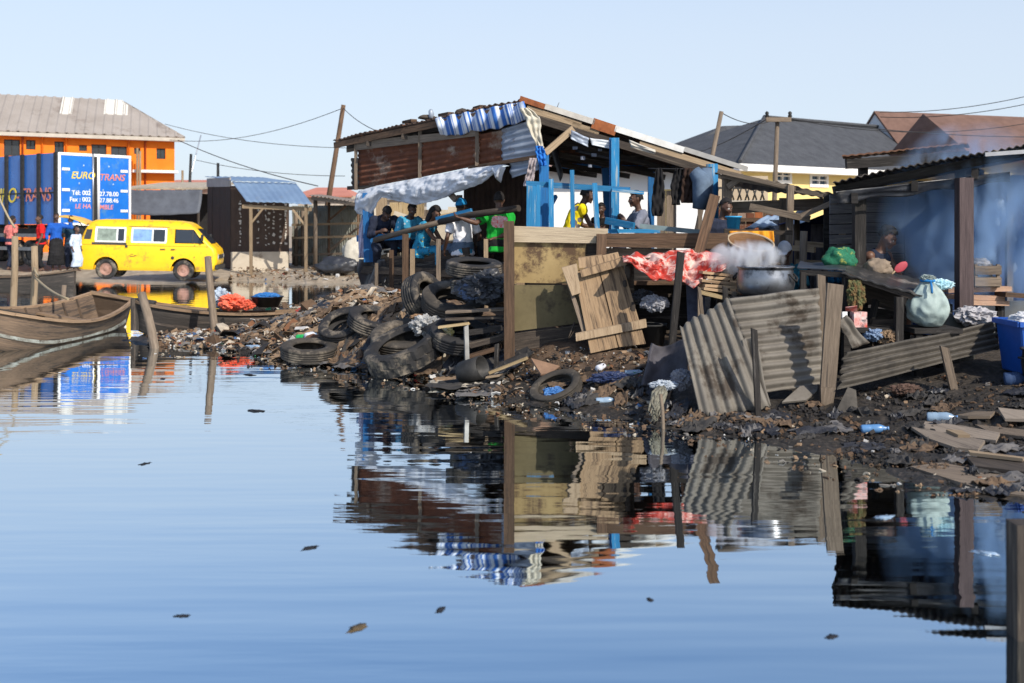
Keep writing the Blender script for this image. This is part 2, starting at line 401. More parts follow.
def build_ground():
    ny, nx = XX.shape; near = (np.abs(XX) < 9) & (YY > 6) & (YY < 26)
    Z = ZZ.copy(); it = np.argwhere(near & (Z > -.25))
    for j, i in it:
        p = V((XX[j, i], YY[j, i], 0))
        Z[j, i] += .05 * mnoise.noise(p * 1.7) + .035 * mnoise.noise(p * 5) + .02 * mnoise.noise(p * 11)
    co = np.stack([XX, YY, Z], -1).reshape(-1, 3)
    idx = np.arange(ny * nx).reshape(ny, nx)
    f = np.stack([idx[:-1, :-1], idx[:-1, 1:], idx[1:, 1:], idx[1:, :-1]], -1).reshape(-1, 4)
    me = bpy.data.meshes.new('ground'); me.vertices.add(len(co)); me.vertices.foreach_set('co', co.ravel())
    me.loops.add(f.size); me.loops.foreach_set('vertex_index', f.ravel()); me.polygons.add(len(f))
    me.polygons.foreach_set('loop_start', np.arange(0, f.size, 4)); me.polygons.foreach_set('loop_total', np.full(len(f), 4))
    me.polygons.foreach_set('use_smooth', np.ones(len(f), bool)); me.update(); me.validate()
    o = bpy.data.objects.new('ground', me); COL.objects.link(o); WL[o.name] = V(); tag(o, 'bare littered mud and earth bank along the flooded water', None, kind='structure')
    m = bpy.data.materials.new('earth_and_mud'); m.use_nodes = True; n = m.node_tree.nodes; L = m.node_tree.links; b = n['Principled BSDF']
    tc = n.new('ShaderNodeTexCoord'); sp = n.new('ShaderNodeSeparateXYZ'); L.new(tc.outputs['Object'], sp.inputs[0])
    def nz(s, d=8, r=.65):
        k = n.new('ShaderNodeTexNoise'); k.inputs['Scale'].default_value = s; k.inputs['Detail'].default_value = d; k.inputs['Roughness'].default_value = r; L.new(tc.outputs['Object'], k.inputs['Vector']); return k
    def ramp(src, stops):
        r = n.new('ShaderNodeValToRGB'); e = r.color_ramp.elements
        while len(e) < len(stops): e.new(.5)
        for q, (p, c) in zip(e, stops): q.position = p; q.color = hexc(c)
        L.new(src, r.inputs[0]); return r.outputs[0]
    def mix(f, a, bb):
        k = n.new('ShaderNodeMix'); k.data_type = 'RGBA'; L.new(f, k.inputs[0]); L.new(a, k.inputs[6]); L.new(bb, k.inputs[7]); return k.outputs[2]
    def mr(src, a, bb, c=0, d=1):
        k = n.new('ShaderNodeMapRange'); k.inputs[1].default_value = a; k.inputs[2].default_value = bb; k.inputs[3].default_value = c; k.inputs[4].default_value = d; L.new(src, k.inputs[0]); return k.outputs[0]
    a = nz(3.2); c = nz(22, 5)
    earth = ramp(a.outputs[0], [(.3, (.04, .026, .017)), (.5, (.105, .066, .04)), (.62, (.16, .105, .066)), (.75, (.22, .155, .10))])
    mud = ramp(c.outputs[0], [(.3, (.012, .011, .010)), (.52, (.035, .030, .024)), (.66, (.075, .06, .047)), (.8, (.16, .13, .10))])
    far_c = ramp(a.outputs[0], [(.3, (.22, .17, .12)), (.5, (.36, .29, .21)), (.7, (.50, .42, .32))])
    wob = n.new('ShaderNodeMath'); wob.operation = 'MULTIPLY_ADD'; wob.inputs[1].default_value = .35; L.new(nz(2.0).outputs[0], wob.inputs[0]); L.new(sp.outputs[2], wob.inputs[2])
    wet = mr(wob.outputs[0], .34, .56)
    # the bank right of the pallet is black oily mud, the slope under the fence brown earth
    rgt = mr(sp.outputs[0], 1.5, 2.3, 1, .12); rm = n.new('ShaderNodeMath'); rm.operation = 'MULTIPLY'; L.new(wet, rm.inputs[0]); L.new(rgt, rm.inputs[1])
    near_c = mix(rm.outputs[0], mud, earth)
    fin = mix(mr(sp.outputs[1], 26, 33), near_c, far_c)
    L.new(fin, b.inputs['Base Color'])
    L.new(mr(wet, 0, 1, .5, .95), b.inputs['Roughness']); b.inputs['Specular IOR Level'].default_value = .3
    bp = n.new('ShaderNodeBump'); bp.inputs['Strength'].default_value = .8; bp.inputs['Distance'].default_value = .05
    L.new(nz(9, 9).outputs[0], bp.inputs['Height']); L.new(bp.outputs[0], b.inputs['Normal'])
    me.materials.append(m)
build_ground()
def build_water():
    mb = MB(); mb.face([mb.bm.verts.new(p) for p in ((-900, -60, 0), (900, -60, 0), (900, 1400, 0), (-900, 1400, 0))])
    m = bpy.data.materials.new('still_murky_water'); m.use_nodes = True; n = m.node_tree.nodes; L = m.node_tree.links; b = n['Principled BSDF']
    b.inputs['Base Color'].default_value = (.56, .64, .69, 1); b.inputs['Roughness'].default_value = .02; b.inputs['Metallic'].default_value = 1.0; b.inputs['IOR'].default_value = 1.5; b.inputs['Specular IOR Level'].default_value = .5; b.inputs['Specular Tint'].default_value = (1, 1, 1, 1)
    tc = n.new('ShaderNodeTexCoord')
    def nz(sx, sy, sc, d, off=0):
        mp = n.new('ShaderNodeMapping'); mp.inputs['Scale'].default_value = (sx, sy, 1); mp.inputs['Location'].default_value = (off, off, 0); mp.inputs['Rotation'].default_value = (0, 0, R(-6)); L.new(tc.outputs['Object'], mp.inputs[0])
        k = n.new('ShaderNodeTexNoise'); k.inputs['Scale'].default_value = sc; k.inputs['Detail'].default_value = d; L.new(mp.outputs[0], k.inputs['Vector']); return k.outputs[0]
    def math_(op, a, bb):
        k = n.new('ShaderNodeMath'); k.operation = op
        for i, q in enumerate((a, bb)):
            if isinstance(q, (int, float)): k.inputs[i].default_value = q
            else: L.new(q, k.inputs[i])
        return k.outputs[0]
    swell = nz(.35, 2.2, 1.0, 2); rip = nz(1.0, 6.0, 1.6, 3, 13)
    # ripples are stronger in some patches than in others
    patch = n.new('ShaderNodeMapRange'); patch.inputs[1].default_value = .42; patch.inputs[2].default_value = .66; patch.inputs[3].default_value = .15; patch.inputs[4].default_value = 1; L.new(nz(.25, .5, 1, 2, 40), patch.inputs[0])
    hgt_ = math_('ADD', math_('MULTIPLY', swell, 1.35), math_('MULTIPLY', math_('MULTIPLY', rip, .30), patch.outputs[0]))
    bp = n.new('ShaderNodeBump'); bp.inputs['Strength'].default_value = WATER_BUMP; bp.inputs['Distance'].default_value = .02
    L.new(hgt_, bp.inputs['Height']); L.new(bp.outputs[0], b.inputs['Normal'])
    o = mb.build('water', m, None, origin=V()); tag(o, 'still flood water mirroring the shacks and the sky', None, kind='structure')
WATER_BUMP = .19
build_water()
# ================================================================== background
def frame(o, u, back):
    o, u, b = V(o), V((u[0], u[1], 0)).normalized(), V((back[0], back[1], 0)).normalized()
    return lambda x, y, z: o + u * x + b * y + V((0, 0, z))
def wall_holes(mb, f, L, z0, z1, holes, th=.2, y0=0.0, x0=0.0):
    """a wall with real openings; holes: (xa, xb, za, zb)"""
    xs = sorted({x0, L} | {h[0] for h in holes} | {h[1] for h in holes})
    for a, b in zip(xs, xs[1:]):
        zs = [(z0, z1)]; cuts = sorted((h[2], h[3]) for h in holes if h[0] < (a + b) / 2 < h[1]); z = z0
        seg = []
        for c, d in cuts: seg.append((z, c)); z = d
        seg.append((z, z1))
        for c, d in seg:
            if d - c > .01: mb.hexa([f(a, y0, c), f(a, y0 + th, c), f(a, y0 + th, d), f(a, y0, d), f(b, y0, c), f(b, y0 + th, c), f(b, y0 + th, d), f(b, y0, d)])
    return mb
def slab(mb, c4, th):
    """a flat panel of four corners, th thick downwards"""
    a = [V(p) for p in c4]; n = (a[1] - a[0]).cross(a[3] - a[0]).normalized()
    if n.z < 0: n = -n
    b = [p - n * th for p in a]
    return mb.hexa([a[0], b[0], b[3], a[3], a[1], b[1], b[2], a[2]])
def along(px, o, u):
    k = (px - 512) / F; return (k * o[1] - o[0]) / (u[0] - k * u[1])

# ---- orange two-storey building
ORANGE = M('orange_wall_paint', (.86, .20, .012), (.78, .165, .010), 1.2, .8, 0, .1, spots=(.50, .125, .03), spot_amt=.3, spot_scale=.9, var=0)
ROOF_T = M('taupe_long_span_roof', (.36, .315, .275), (.29, .25, .215), .6, .55, 0, .1, spots=(.22, .18, .15), spot_amt=.25, spot_scale=.5, var=0)
ROOF_W = M('pale_roof_sheet', (.68, .65, .58), (.6, .57, .5), 1, .5, 0, .1, var=0)
def orange_building():
    o = (-28.8, 64.0); u = V((.88, .475, 0)).normalized(); bk = V((-u.y, u.x, 0)); f = frame((o[0], o[1], .3), u, bk)
    t = thing('orange_building', 'bright orange two-storey building with a long taupe metal roof behind the blue truck', 'building', f(5, 4, 0))
    L0, L1, D = -12, along(174.5, o, u), 8.0
    def zat(px, y): a = along(px, o, u); return H + (HY - y) * (o[1] + u.y * a) / F - .3
    wins = [(4, 20, 139.5, 156), (26, 35.5, 140, 149.5), (54.5, 64, 141.5, 156), (79, 87, 145, 151), (91.5, 106.5, 144.5, 156), (111, 127, 146.5, 157), (134, 140.5, 148, 154), (156.5, 165.5, 148.5, 159)]
    holes = []
    for a, b, y0, y1 in wins: holes.append((along(a, o, u), along(b, o, u), zat((a + b) / 2, y1), zat((a + b) / 2, y0)))
    ze = 6.75
    mb = MB(); wall_holes(mb, f, L1, 0, ze, holes, .25, x0=L0)
    mb.hexa([f(L1 - .25, .25, 0), f(L1, .25, 0), f(L1, .25, ze), f(L1 - .25, .25, ze), f(L1 - .25, D, 0), f(L1, D, 0), f(L1, D, ze), f(L1 - .25, D, ze)])
    mb.hexa([f(L0, .3, 3.0), f(L0, .3, 3.2), f(L1 - .3, .3, 3.2), f(L1 - .3, .3, 3.0), f(L0, D, 3.0), f(L0, D, 3.2), f(L1 - .3, D, 3.2), f(L1 - .3, D, 3.0)])
    mb.hexa([f(L0, D, 0), f(L0, D + .2, 0), f(L0, D + .2, ze), f(L0, D, ze), f(L1, D, 0), f(L1, D + .2, 0), f(L1, D + .2, ze), f(L1, D, ze)])
    mb.build('wall', ORANGE, t)
    for xa, xb, za, zb in holes:
        w_ = MB()
        for c, d, e, g in ((xa, xa + .06, za, zb), (xb - .06, xb, za, zb), (xa + .06, xb - .06, za, za + .06), (xa + .06, xb - .06, zb - .06, zb)):
            w_.hexa([f(c, .1, e), f(c, .16, e), f(c, .16, g), f(c, .1, g), f(d, .1, e), f(d, .16, e), f(d, .16, g), f(d, .1, g)])
        if xb - xa < 1.0: w_.hexa([f((xa + xb) / 2 - .03, .1, za + .06), f((xa + xb) / 2 - .03, .15, za + .06), f((xa + xb) / 2 - .03, .15, zb - .06), f((xa + xb) / 2 - .03, .1, zb - .06), f((xa + xb) / 2 + .03, .1, za + .06), f((xa + xb) / 2 + .03, .15, za + .06), f((xa + xb) / 2 + .03, .15, zb - .06), f((xa + xb) / 2 + .03, .1, zb - .06)])
        wo = w_.build('window', IRON, t)
        g_ = MB(); g_.hexa([f(xa + .06, .12, za + .06), f(xa + .06, .14, za + .06), f(xa + .06, .14, zb - .06), f(xa + .06, .12, zb - .06), f(xb - .06, .12, za + .06), f(xb - .06, .14, za + .06), f(xb - .06, .14, zb - .06), f(xb - .06, .12, zb - .06)])
        g_.build('pane', GLASS, wo)
    # roof: ribbed hip roof
    er, ez = .55, 6.85; rz = 9.35; ra = L1 - 2.4; rb = 4.0
    A, B, C_, D_ = f(L0, -er, ez), f(L1 + .5, -er, ez), f(ra, rb, rz), f(L0, rb, rz)
    m = MB(); n_ = 46
    def fn(uu, v):
        x = min(L0 + (L1 + 2 - L0) * uu + .9 * v, (L1 + .5) * (1 - v) + ra * v)
        q = (uu * n_) % 1.0
        return f(x, -er + (rb + er) * v, ez + (rz - ez) * v + (.05 if q < .17 else 0))
    m.sheet(fn, n_ * 6, 8, .05, smooth=False)
    E_, F_ = f(L1 + .5, D + er, ez), f(L0, D + er, ez)
    m.sheet(lambda uu, v: (B * (1 - uu) + E_ * uu) * (1 - v) + C_ * v, 8, 4, .05, smooth=False)
    slab(m, [E_, F_, D_, C_], .05)
    roof = m.build('roof', ROOF_T, t)
    for a, b, v0, v1 in ((39, 52, .50, .99), (85, 110, .55, .99)):
        ka, kb = (along(a, o, u) - L0) / (L1 + 2 - L0) + .035, (along(b, o, u) - L0) / (L1 + 2 - L0) + .035
        # the ridge is set back, so lean the patch with the ribs
        mm = MB(); mm.sheet(lambda uu, v: fn(ka + (kb - ka) * uu, v0 + (v1 - v0) * v) + V((0, 0, .045)), 36, 3, .02, smooth=False); mm.build('roof_panel', ROOF_W, roof)
    mm = MB(); mm.hexa([f(L0, -er, ez - .24), f(L0, -er + .06, ez - .24), f(L0, -er + .06, ez - .03), f(L0, -er, ez - .03), f(L1 + .5, -er, ez - .24), f(L1 + .5, -er + .06, ez - .24), f(L1 + .5, -er + .06, ez - .03), f(L1 + .5, -er, ez - .03)])
    mm.hexa([f(L0, -er + .07, ez - .22), f(L0, .0, ez - .22), f(L0, .0, ez - .16), f(L0, -er + .07, ez - .16), f(L1 + .4, -er + .07, ez - .22), f(L1 + .4, .0, ez - .22), f(L1 + .4, .0, ez - .24), f(L1 + .4, -er + .07, ez - .24)])
    mm.build('fascia', M('dusty_fascia', (.52, .47, .40), (.40, .36, .30), 2), t)
    for px in (22.5, 42, 66, 128.5, 145):
        a = along(px, o, u); part('downpipe', ORANGE if px not in (145, 22.5) else M('rusty_red_pipe', (.45, .07, .02)), t, 'tube', [f(a, -.06, 0), f(a, -.06, 6.5), f(a, -.4, 6.75)], .06)
    a0, a1 = along(131, o, u), along(176, o, u); z = zat(150, 173)
    part('ledge', WHITE, t, 'hexa', [f(a0, -.6, z), f(a0, 0, z), f(a0, 0, z + .16), f(a0, -.6, z + .16), f(a1, -.6, z), f(a1, 0, z), f(a1, 0, z + .16), f(a1, -.6, z + .16)])
    for px, top in ((134.3, 149), (137, 152), (179, 171)):
        a = along(px, o, u); one('scaffold_pole', MB().tube([f(a, -1.0, 0), f(a, -.95, zat(px, top))], .07, 6), W_PALE, {134.3: 'taller pale scaffold pole before the orange wall, left of a close pair', 137: 'shorter pale scaffold pole before the orange wall, right of a close pair', 179: 'pale scaffold pole standing just off the right corner of the orange building'}[px], 'pole', 'scaffold poles at the orange building')
orange_building()

# ---- blue box truck
T_BLUE = M('bright_blue_truck_paint', (.012, .17, .62), (.010, .13, .50), 1.5, .38, 0, .05, spots=(.06, .20, .46), spot_amt=.32, spot_scale=2.5, var=0, spec=.5)
T_SIDE = M('glossy_blue_side_sheet', (.03, .14, .42), (.018, .10, .33), 1, .3, 0, .03, var=0, spec=.6)
YEL_T = M('yellow_lettering', (.85, .62, .03), (.6, .45, .06), 3, .6, 0, 0, var=0, spots=(.04, .16, .42), spot_amt=.08, spot_scale=7)
RED_T = M('faded_red_lettering', (.75, .22, .12), (.55, .2, .14), 3, .6, 0, 0, var=0, spots=(.08, .16, .40), spot_amt=.08, spot_scale=7)
PINK_T = M('pale_red_lettering', (.74, .30, .28), (.66, .2, .18), 3, .6, 0, 0, var=0)
def truck():
    o = V((-16.36, 41.0, 0)); r = V((.625, .78, 0)).normalized(); s = V((-.78, .625, 0)).normalized(); g = .34
    W_, Z0, Z1, L = 2.95, 1.93, 4.53, 8.0
    f = lambda a, b, z: o + r * a + s * b + V((0, 0, z))
    t = thing('box_truck', 'blue box truck with yellow and red lettering parked beside the yellow van', 'truck', f(W_ / 2, 4, g))
    bx = lambda mb, a0, a1, b0, b1, z0, z1: mb.hexa([f(a0, b0, z0), f(a1, b0, z0), f(a1, b0, z1), f(a0, b0, z1), f(a0, b1, z0), f(a1, b1, z0), f(a1, b1, z1), f(a0, b1, z1)])
    body = bx(MB(), .02, W_ - .02, .02, L, Z0, Z1 - .02).build('cargo_box', T_SIDE, t)
    n = V((.78, -.625, 0)).normalized()
    Rr = Matrix((r, V((0, 0, 1)), r.cross(V((0, 0, 1))))).transposed()
    Rs = Matrix((-s, V((0, 0, 1)), (-s).cross(V((0, 0, 1))))).transposed()
    mb = MB()
    for a in (0, W_ - .09): bx(mb, a, a + .09, -.03, .02, Z0, Z1)
    for z in (Z0 - .05, Z1 - .1): bx(mb, .09, W_ - .09, -.03, .02, z, z + .1)
    mb.build('door_frame', WHITE, t)
    for a0, a1 in ((.10, W_ / 2 - .07), (W_ / 2 + .07, W_ - .10)):
        d = bx(MB(), a0, a1, -.015, .019, Z0 + .055, Z1 - .105).build('door', T_BLUE, t)
        k = a0 + .04 if a0 < 1 else a1 - .34
        for z in (.45, 1.2, 1.95): bx(MB(), k, k + .3, -.035, -.016, Z0 + z, Z0 + z + .1).build('hinge', WHITE, d)
    for a in (W_ / 2 - .17, W_ / 2 + .05): part('locking_bar', WHITE if a > W_ / 2 else ALU, t, 'tube', [f(a + .05, -.05, Z0), f(a + .05, -.05, Z1)], .035 if a < W_ / 2 else .055, 8)
    part('door_gap', BLACK, t, 'hexa', [f(W_ / 2 - .068, -.006, Z0 + .06), f(W_ / 2 + .068, -.006, Z0 + .06), f(W_ / 2 + .068, -.006, Z1 - .11), f(W_ / 2 - .068, -.006, Z1 - .11), f(W_ / 2 - .068, .018, Z0 + .06), f(W_ / 2 + .068, .018, Z0 + .06), f(W_ / 2 + .068, .018, Z1 - .11), f(W_ / 2 - .068, .018, Z1 - .11)])
    def tx(s_, a, z, size, m, sh=0, al='CENTER', b=.003): text(t, 'lettering', s_, f(a, -.022, Z0 + z), size, m, Rr, .004, sh, al, b)
    tx('EURO', .96, 1.78, .36, YEL_T, .25, b=.004); tx('TRANS', 2.14, 1.74, .34, RED_T, .25, b=.004)
    tx('Tél: 002', 1.28, 1.14, .23, WHITE, 0, 'RIGHT'); tx('27.78.00', 1.63, 1.12, .23, WHITE, 0, 'LEFT')
    tx('Fax : 002', 1.28, .9, .23, WHITE, 0, 'RIGHT'); tx('27.88.46', 1.63, .88, .23, WHITE, 0, 'LEFT')
    tx('LE HA', 1.28, .65, .24, PINK_T, .15, 'RIGHT'); tx('MBLE', 1.63, .63, .24, PINK_T, .15, 'LEFT')
    for k in range(9):
        q = k / 9 * 2 * math.pi; a, z = 1.5 + 1.0 * math.sin(q) * .8, 1.75 + .52 * math.cos(q)
        if abs(a - W_ / 2) > .16: MB().blob(f(a, -.018, Z0 + z), (.045, .012, .045), 0, 1, 1).build('emblem', M('pale_blue_mark', (.45, .62, .82)), t)
    # side: posts, rail, big lettering
    for k in range(7): bx(MB(), -.06, .015, .03 + k * 1.18, .21 + k * 1.18, Z0 - .02, Z1).build('side_post', IRON, t)
    bx(MB(), -.03, .015, .2, L, Z0 + 1.12, Z0 + 1.17).build('side_rail', IRON, t)
    text(t, 'lettering', 'EURO', o + s * 4.0 - r * .015 + V((0, 0, Z0 + 1.06)), .8, YEL_T, Rs, .006, .2)
    text(t, 'lettering', '-TRANS', o + s * 1.72 - r * .015 + V((0, 0, Z0 + 1.06)), .72, RED_T, Rs, .006, .2)
    mb = MB(); bx(mb, .5, .68, .2, L + 2, 1.5, 1.78); bx(mb, W_ - .68, W_ - .5, .2, L + 2, 1.5, 1.78); bx(mb, .1, W_ - .1, .05, .2, 1.45, Z0 - .03); bx(mb, .3, W_ - .3, .0, .1, .85, 1.0)
    for b in (2.2, 4.4, 6.6): bx(mb, .1, W_ - .1, b, b + .1, 1.79, Z0 - .02)
    mb.build('chassis', IRON, t)
    for z in (.95, 1.45): bx(MB(), .0, .05, 1.4, L - .5, z, z + .13).build('side_guard', M('grey_guard_paint', (.22, .22, .22)), t)
    for b, aa in ((2.4, (.18, W_ - .5)), (3.5, (.18, W_ - .5)), (L + 1.1, (.18, W_ - .5))):
        for a in aa:
            wl = MB().lathe([(.27, 0), (.47, .0), (.5, .05), (.5, .27), (.47, .32), (.27, .32)], f(a, b, g + .5), r, 24, closed=True).build('wheel', RUBBER, t)
            MB().lathe([(.05, -.01), (.2, .05), (.265, .02), (.265, .28), (.05, .3)], f(a, b, g + .5), r, 16).build('rim', IRON, wl)
    cab = MB(); bx(cab, .15, W_ - .15, L + .3, L + 2.3, 1.2, 3.6); cab.build('cab', T_SIDE, t, bevel=.12)
truck()

# ---- low shed behind the van
def low_shed():
    Y = 48; t = thing('low_shed', 'low open shed with a sagging grey sheet awning behind the yellow van', 'shed', PX(170, Y, .34))
    z1 = H + (HY - 186) * Y / F
    x0, x1 = PX(128, Y, 0).x, PX(209, Y, 0).x
    mb = MB(); slab(mb, [(x0, Y - 1.0, z1 - .1), (x1, Y - 1.0, z1 - .1), (x1, Y + 5, z1 + .35), (x0, Y + 5, z1 + .35)], .08); mb.build('roof', M('thin_pale_roof_edge', (.50, .42, .31), (.3, .25, .19)), t)
    MB().sheet(lambda u, v: V((x0 + (x1 - x0) * u, Y - 1.02 - .5 * v + .1 * math.sin(v * 3), z1 - .2 - .95 * v - .1 * math.sin(u * 3.1) * v + .03 * mnoise.noise(V((u * 6, v * 3, 0))))), 24, 8, .02).build('awning_sheet', M('grey_blue_awning', (.11, .12, .14), (.07, .075, .09), 2, .6), t)
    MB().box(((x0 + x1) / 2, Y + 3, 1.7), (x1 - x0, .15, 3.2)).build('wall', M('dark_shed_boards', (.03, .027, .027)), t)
    for x in (x0 + .2, (x0 + x1) / 2, x1 - .2): part('post', W_DARK, t, 'tube', [(x, Y - .9, .3), (x, Y - .9, z1 - .15)], .06)
low_shed()

# ---- brown kiosk with the blue awning
def kiosk():
    c0, c1, c2 = PX(231, 41.6, 0), PX(288.5, 42, 0), PX(208, 44, 0); c3 = c1 + (c2 - c0); g = .33
    t = thing('kiosk', 'brown board kiosk with a blue tin awning and concrete plinth beside the van', 'kiosk', (c0 + c1) / 2 + V((0, 0, g)))
    up = lambda p, z: V((p.x, p.y, z))
    zt, zp = 3.42, .92
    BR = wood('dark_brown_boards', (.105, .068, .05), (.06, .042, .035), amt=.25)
    BR2 = wood('darker_side_boards', (.07, .052, .042), (.04, .03, .026), amt=.25)  # same boards in a darker tone, painting the shade on the side walls
    def boards(a, b, z0, z1, n, mat, name):
        d = (b - a) / n; out = (V((d.y, -d.x, 0))).normalized()
        mb = MB()
        for i in range(n):
            p = a + d * (i + .5); q = rnd.uniform(0, .02)
            mb.beam(up(p, z0) + out * q, up(p, z1) + out * q, .03, d.length * .97, up=out)
        return mb.build(name, mat, t)
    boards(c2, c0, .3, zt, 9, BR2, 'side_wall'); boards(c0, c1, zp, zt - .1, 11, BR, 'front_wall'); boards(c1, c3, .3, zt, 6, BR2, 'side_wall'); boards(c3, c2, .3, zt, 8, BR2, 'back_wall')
    out = V((c1.y - c0.y, -(c1.x - c0.x), 0)).normalized(); al = (c1 - c0).normalized()
    pl = MB(); pl.hexa([up(c0, .2) + out * .02, up(c0, .2) + out * .22, up(c0, zp) + out * .22, up(c0, zp) + out * .02, up(c1, .2) + out * .02, up(c1, .2) + out * .22, up(c1, zp) + out * .22, up(c1, zp) + out * .02])
    pl.build('plinth', M('sunlit_plaster', (.52, .46, .37), (.42, .36, .28), 2, .9, 0, .2, spots=(.25, .2, .15), spot_amt=.2), t)
    # flaking white marks on the boards
    wm = M('flaked_white_paint', (.62, .58, .52), (.5, .46, .4))
    for x, n in ((.16, 14), (.47, 7), (.60, 10), (.66, 6), (.74, 12), (.86, 8), (.95, 17)):
        L = (c1 - c0).length
        for k in range(n):
            z = zp + .2 + (k + rnd.random() * .6) / n * 1.75
            mb = MB(); mb.beam(up(c0 + al * (L * x + rnd.uniform(-.02, .02)) + out * .05, z), up(c0 + al * (L * x + rnd.uniform(-.03, .03)) + out * .05, z + rnd.uniform(.02, .10)), .008, rnd.uniform(.025, .10), up=out)
            mb.build('paint_mark', wm, t)
    TIN = M('blue_tin_sheet', (.20, .285, .40), (.15, .22, .33), 1, .45, .15, .08, spots=(.25, .27, .29), spot_amt=.15, var=0)
    r0, r1 = P(232, 181.5, 41.3), P(296, 183.5, 41.7)                # fold between roof and awning
    e0, e1 = P(246.5, 201.5, 39.7), P(312, 204, 39.5)               # awning edge
    b0, b1 = P(205, 176.5, 44.2), P(262, 177.5, 45)
    MB().corr(e0, e1, r0, .23, .011, .012, c=r1, dent=.03).build('awning', TIN, t)
    MB().corr(r0 + V((0, 0, .03)), r1 + V((0, 0, .03)), b0, .23, .011, .012, c=b1, dent=.03).build('roof', TIN, t)
    pA, pB = PX(251, 39.9, 0), PX(306, 39.7, 0)
    for p in (pA, pB): part('post', W_PALE, t, 'beam', up(p, hz(p.x, p.y) - .05), up(p, 2.62), .1, .1, up=V((0, 1, 0)))
    part('beam', W_PALE, t, 'beam', up(pA - al * .3, 2.55) - out * .06, up(pB + al * .2, 2.45) - out * .06, .13, .07)
    part('brace', W_PALE, t, 'beam', up(pA, 1.95) - out * .02, up(pA + (pB - pA) * .22, 2.48), .07, .05)
    part('brace', W_PALE, t, 'beam', up(pB, 1.85) - out * .02, up(pB + (pA - pB) * .24, 2.44), .07, .05)
    fs = MB(); fs.hexa([up(c2, zt - .05) - al * .05, up(c2, zt - .05), up(c2, zt + .28), up(c2, zt + .28) - al * .05, up(c0, zt - .12) - al * .05, up(c0, zt - .12), up(c0, zt + .22), up(c0, zt + .22) - al * .05]); fs.build('fascia', M('pale_plank', (.42, .39, .36), (.33, .3, .27)), t)
kiosk()

# ---- open stall right of the kiosk
def stall():
    t = thing('stall', 'open timber stall with grey sheet walls and rails right of the kiosk', 'stall', PX(338, 41, .33))
    g = .3
    a, b = P(309, 195.5, 40.0), P(364, 203, 38.5); c, d = P(366, 201, 43.5), P(322, 195, 44)
    MB().corr(a, b, d, .18, .02, .012, c=c).build('roof', M('brown_stall_roof', (.24, .20, .16), (.15, .12, .1)), t)
    part('beam', W_GREY, t, 'beam', a + V((.1, .05, -.09)), b + V((0, .05, -.09)), .12, .07)
    MB().corr(PX(292, 44.4, g), PX(372, 42.5, g), PX(292, 44.4, 2.65), .11, .018, .01, dent=.05).build('wall', M('grey_green_sheet', (.29, .30, .26), (.18, .185, .16), 2, .7, .1, .2, spots=(.16, .11, .07), spot_amt=.3), t)
    for px, Y, y in ((315.5, 40.2, 198), (329, 42.2, 202), (345, 43.2, 202), (358, 42.0, 203), (303, 42.8, 210), (296, 43, 212)):
        p = PX(px, Y, 0); part('post', W_GREY if px < 320 else W_BROWN, t, 'tube', [(p.x, p.y, g - .1), (p.x, p.y, H + (HY - y) * Y / F)], .075 if px < 320 else .05, 7)
    for y, m in ((223, W_PALE), (236, W_PALE), (253, W_GREY)):
        part('rail', m, t, 'beam', P(292, y + 2, 42.4), P(364, y, 41), .08, .05)
    part('brace', W_GREY, t, 'beam', P(330, 250, 42), P(360, 226, 41.3), .08, .05)
    part('brace', W_BROWN, t, 'beam', P(327, 222, 42), P(346, 206, 42), .07, .05)
stall()
def sack(name, c, size, mat, label, group=None, seed=None, rot=0, cat='sack'):
    mb = MB(); mb.blob(c, size, .28, 1.5, 4, rot, seed, flat=-size[2] * .75)
    for v in mb.bm.verts:
        p = v.co - V(c); v.co += p.normalized() * .05 * size[0] * (mnoise.noise(p * (6 / size[0])) - abs(mnoise.noise(p * (3.1 / size[0]) + V((5, 5, 5)))))
    return one(name, mb, mat, label, cat, group)
sack('sack', PX(353, 38.6, .75), (.42, .35, .72), M('dirty_cream_sack', (.50, .46, .38), (.36, .33, .27), 5, .9, 0, .4), 'dirty cream sack slumped beside the open stall post', seed=3)
sack('rubbish_heap', PX(338, 38.4, .52), (.75, .4, .32), BLACK_PL, 'black plastic rubbish heaped left of the cream sack', seed=8, cat='rubbish')

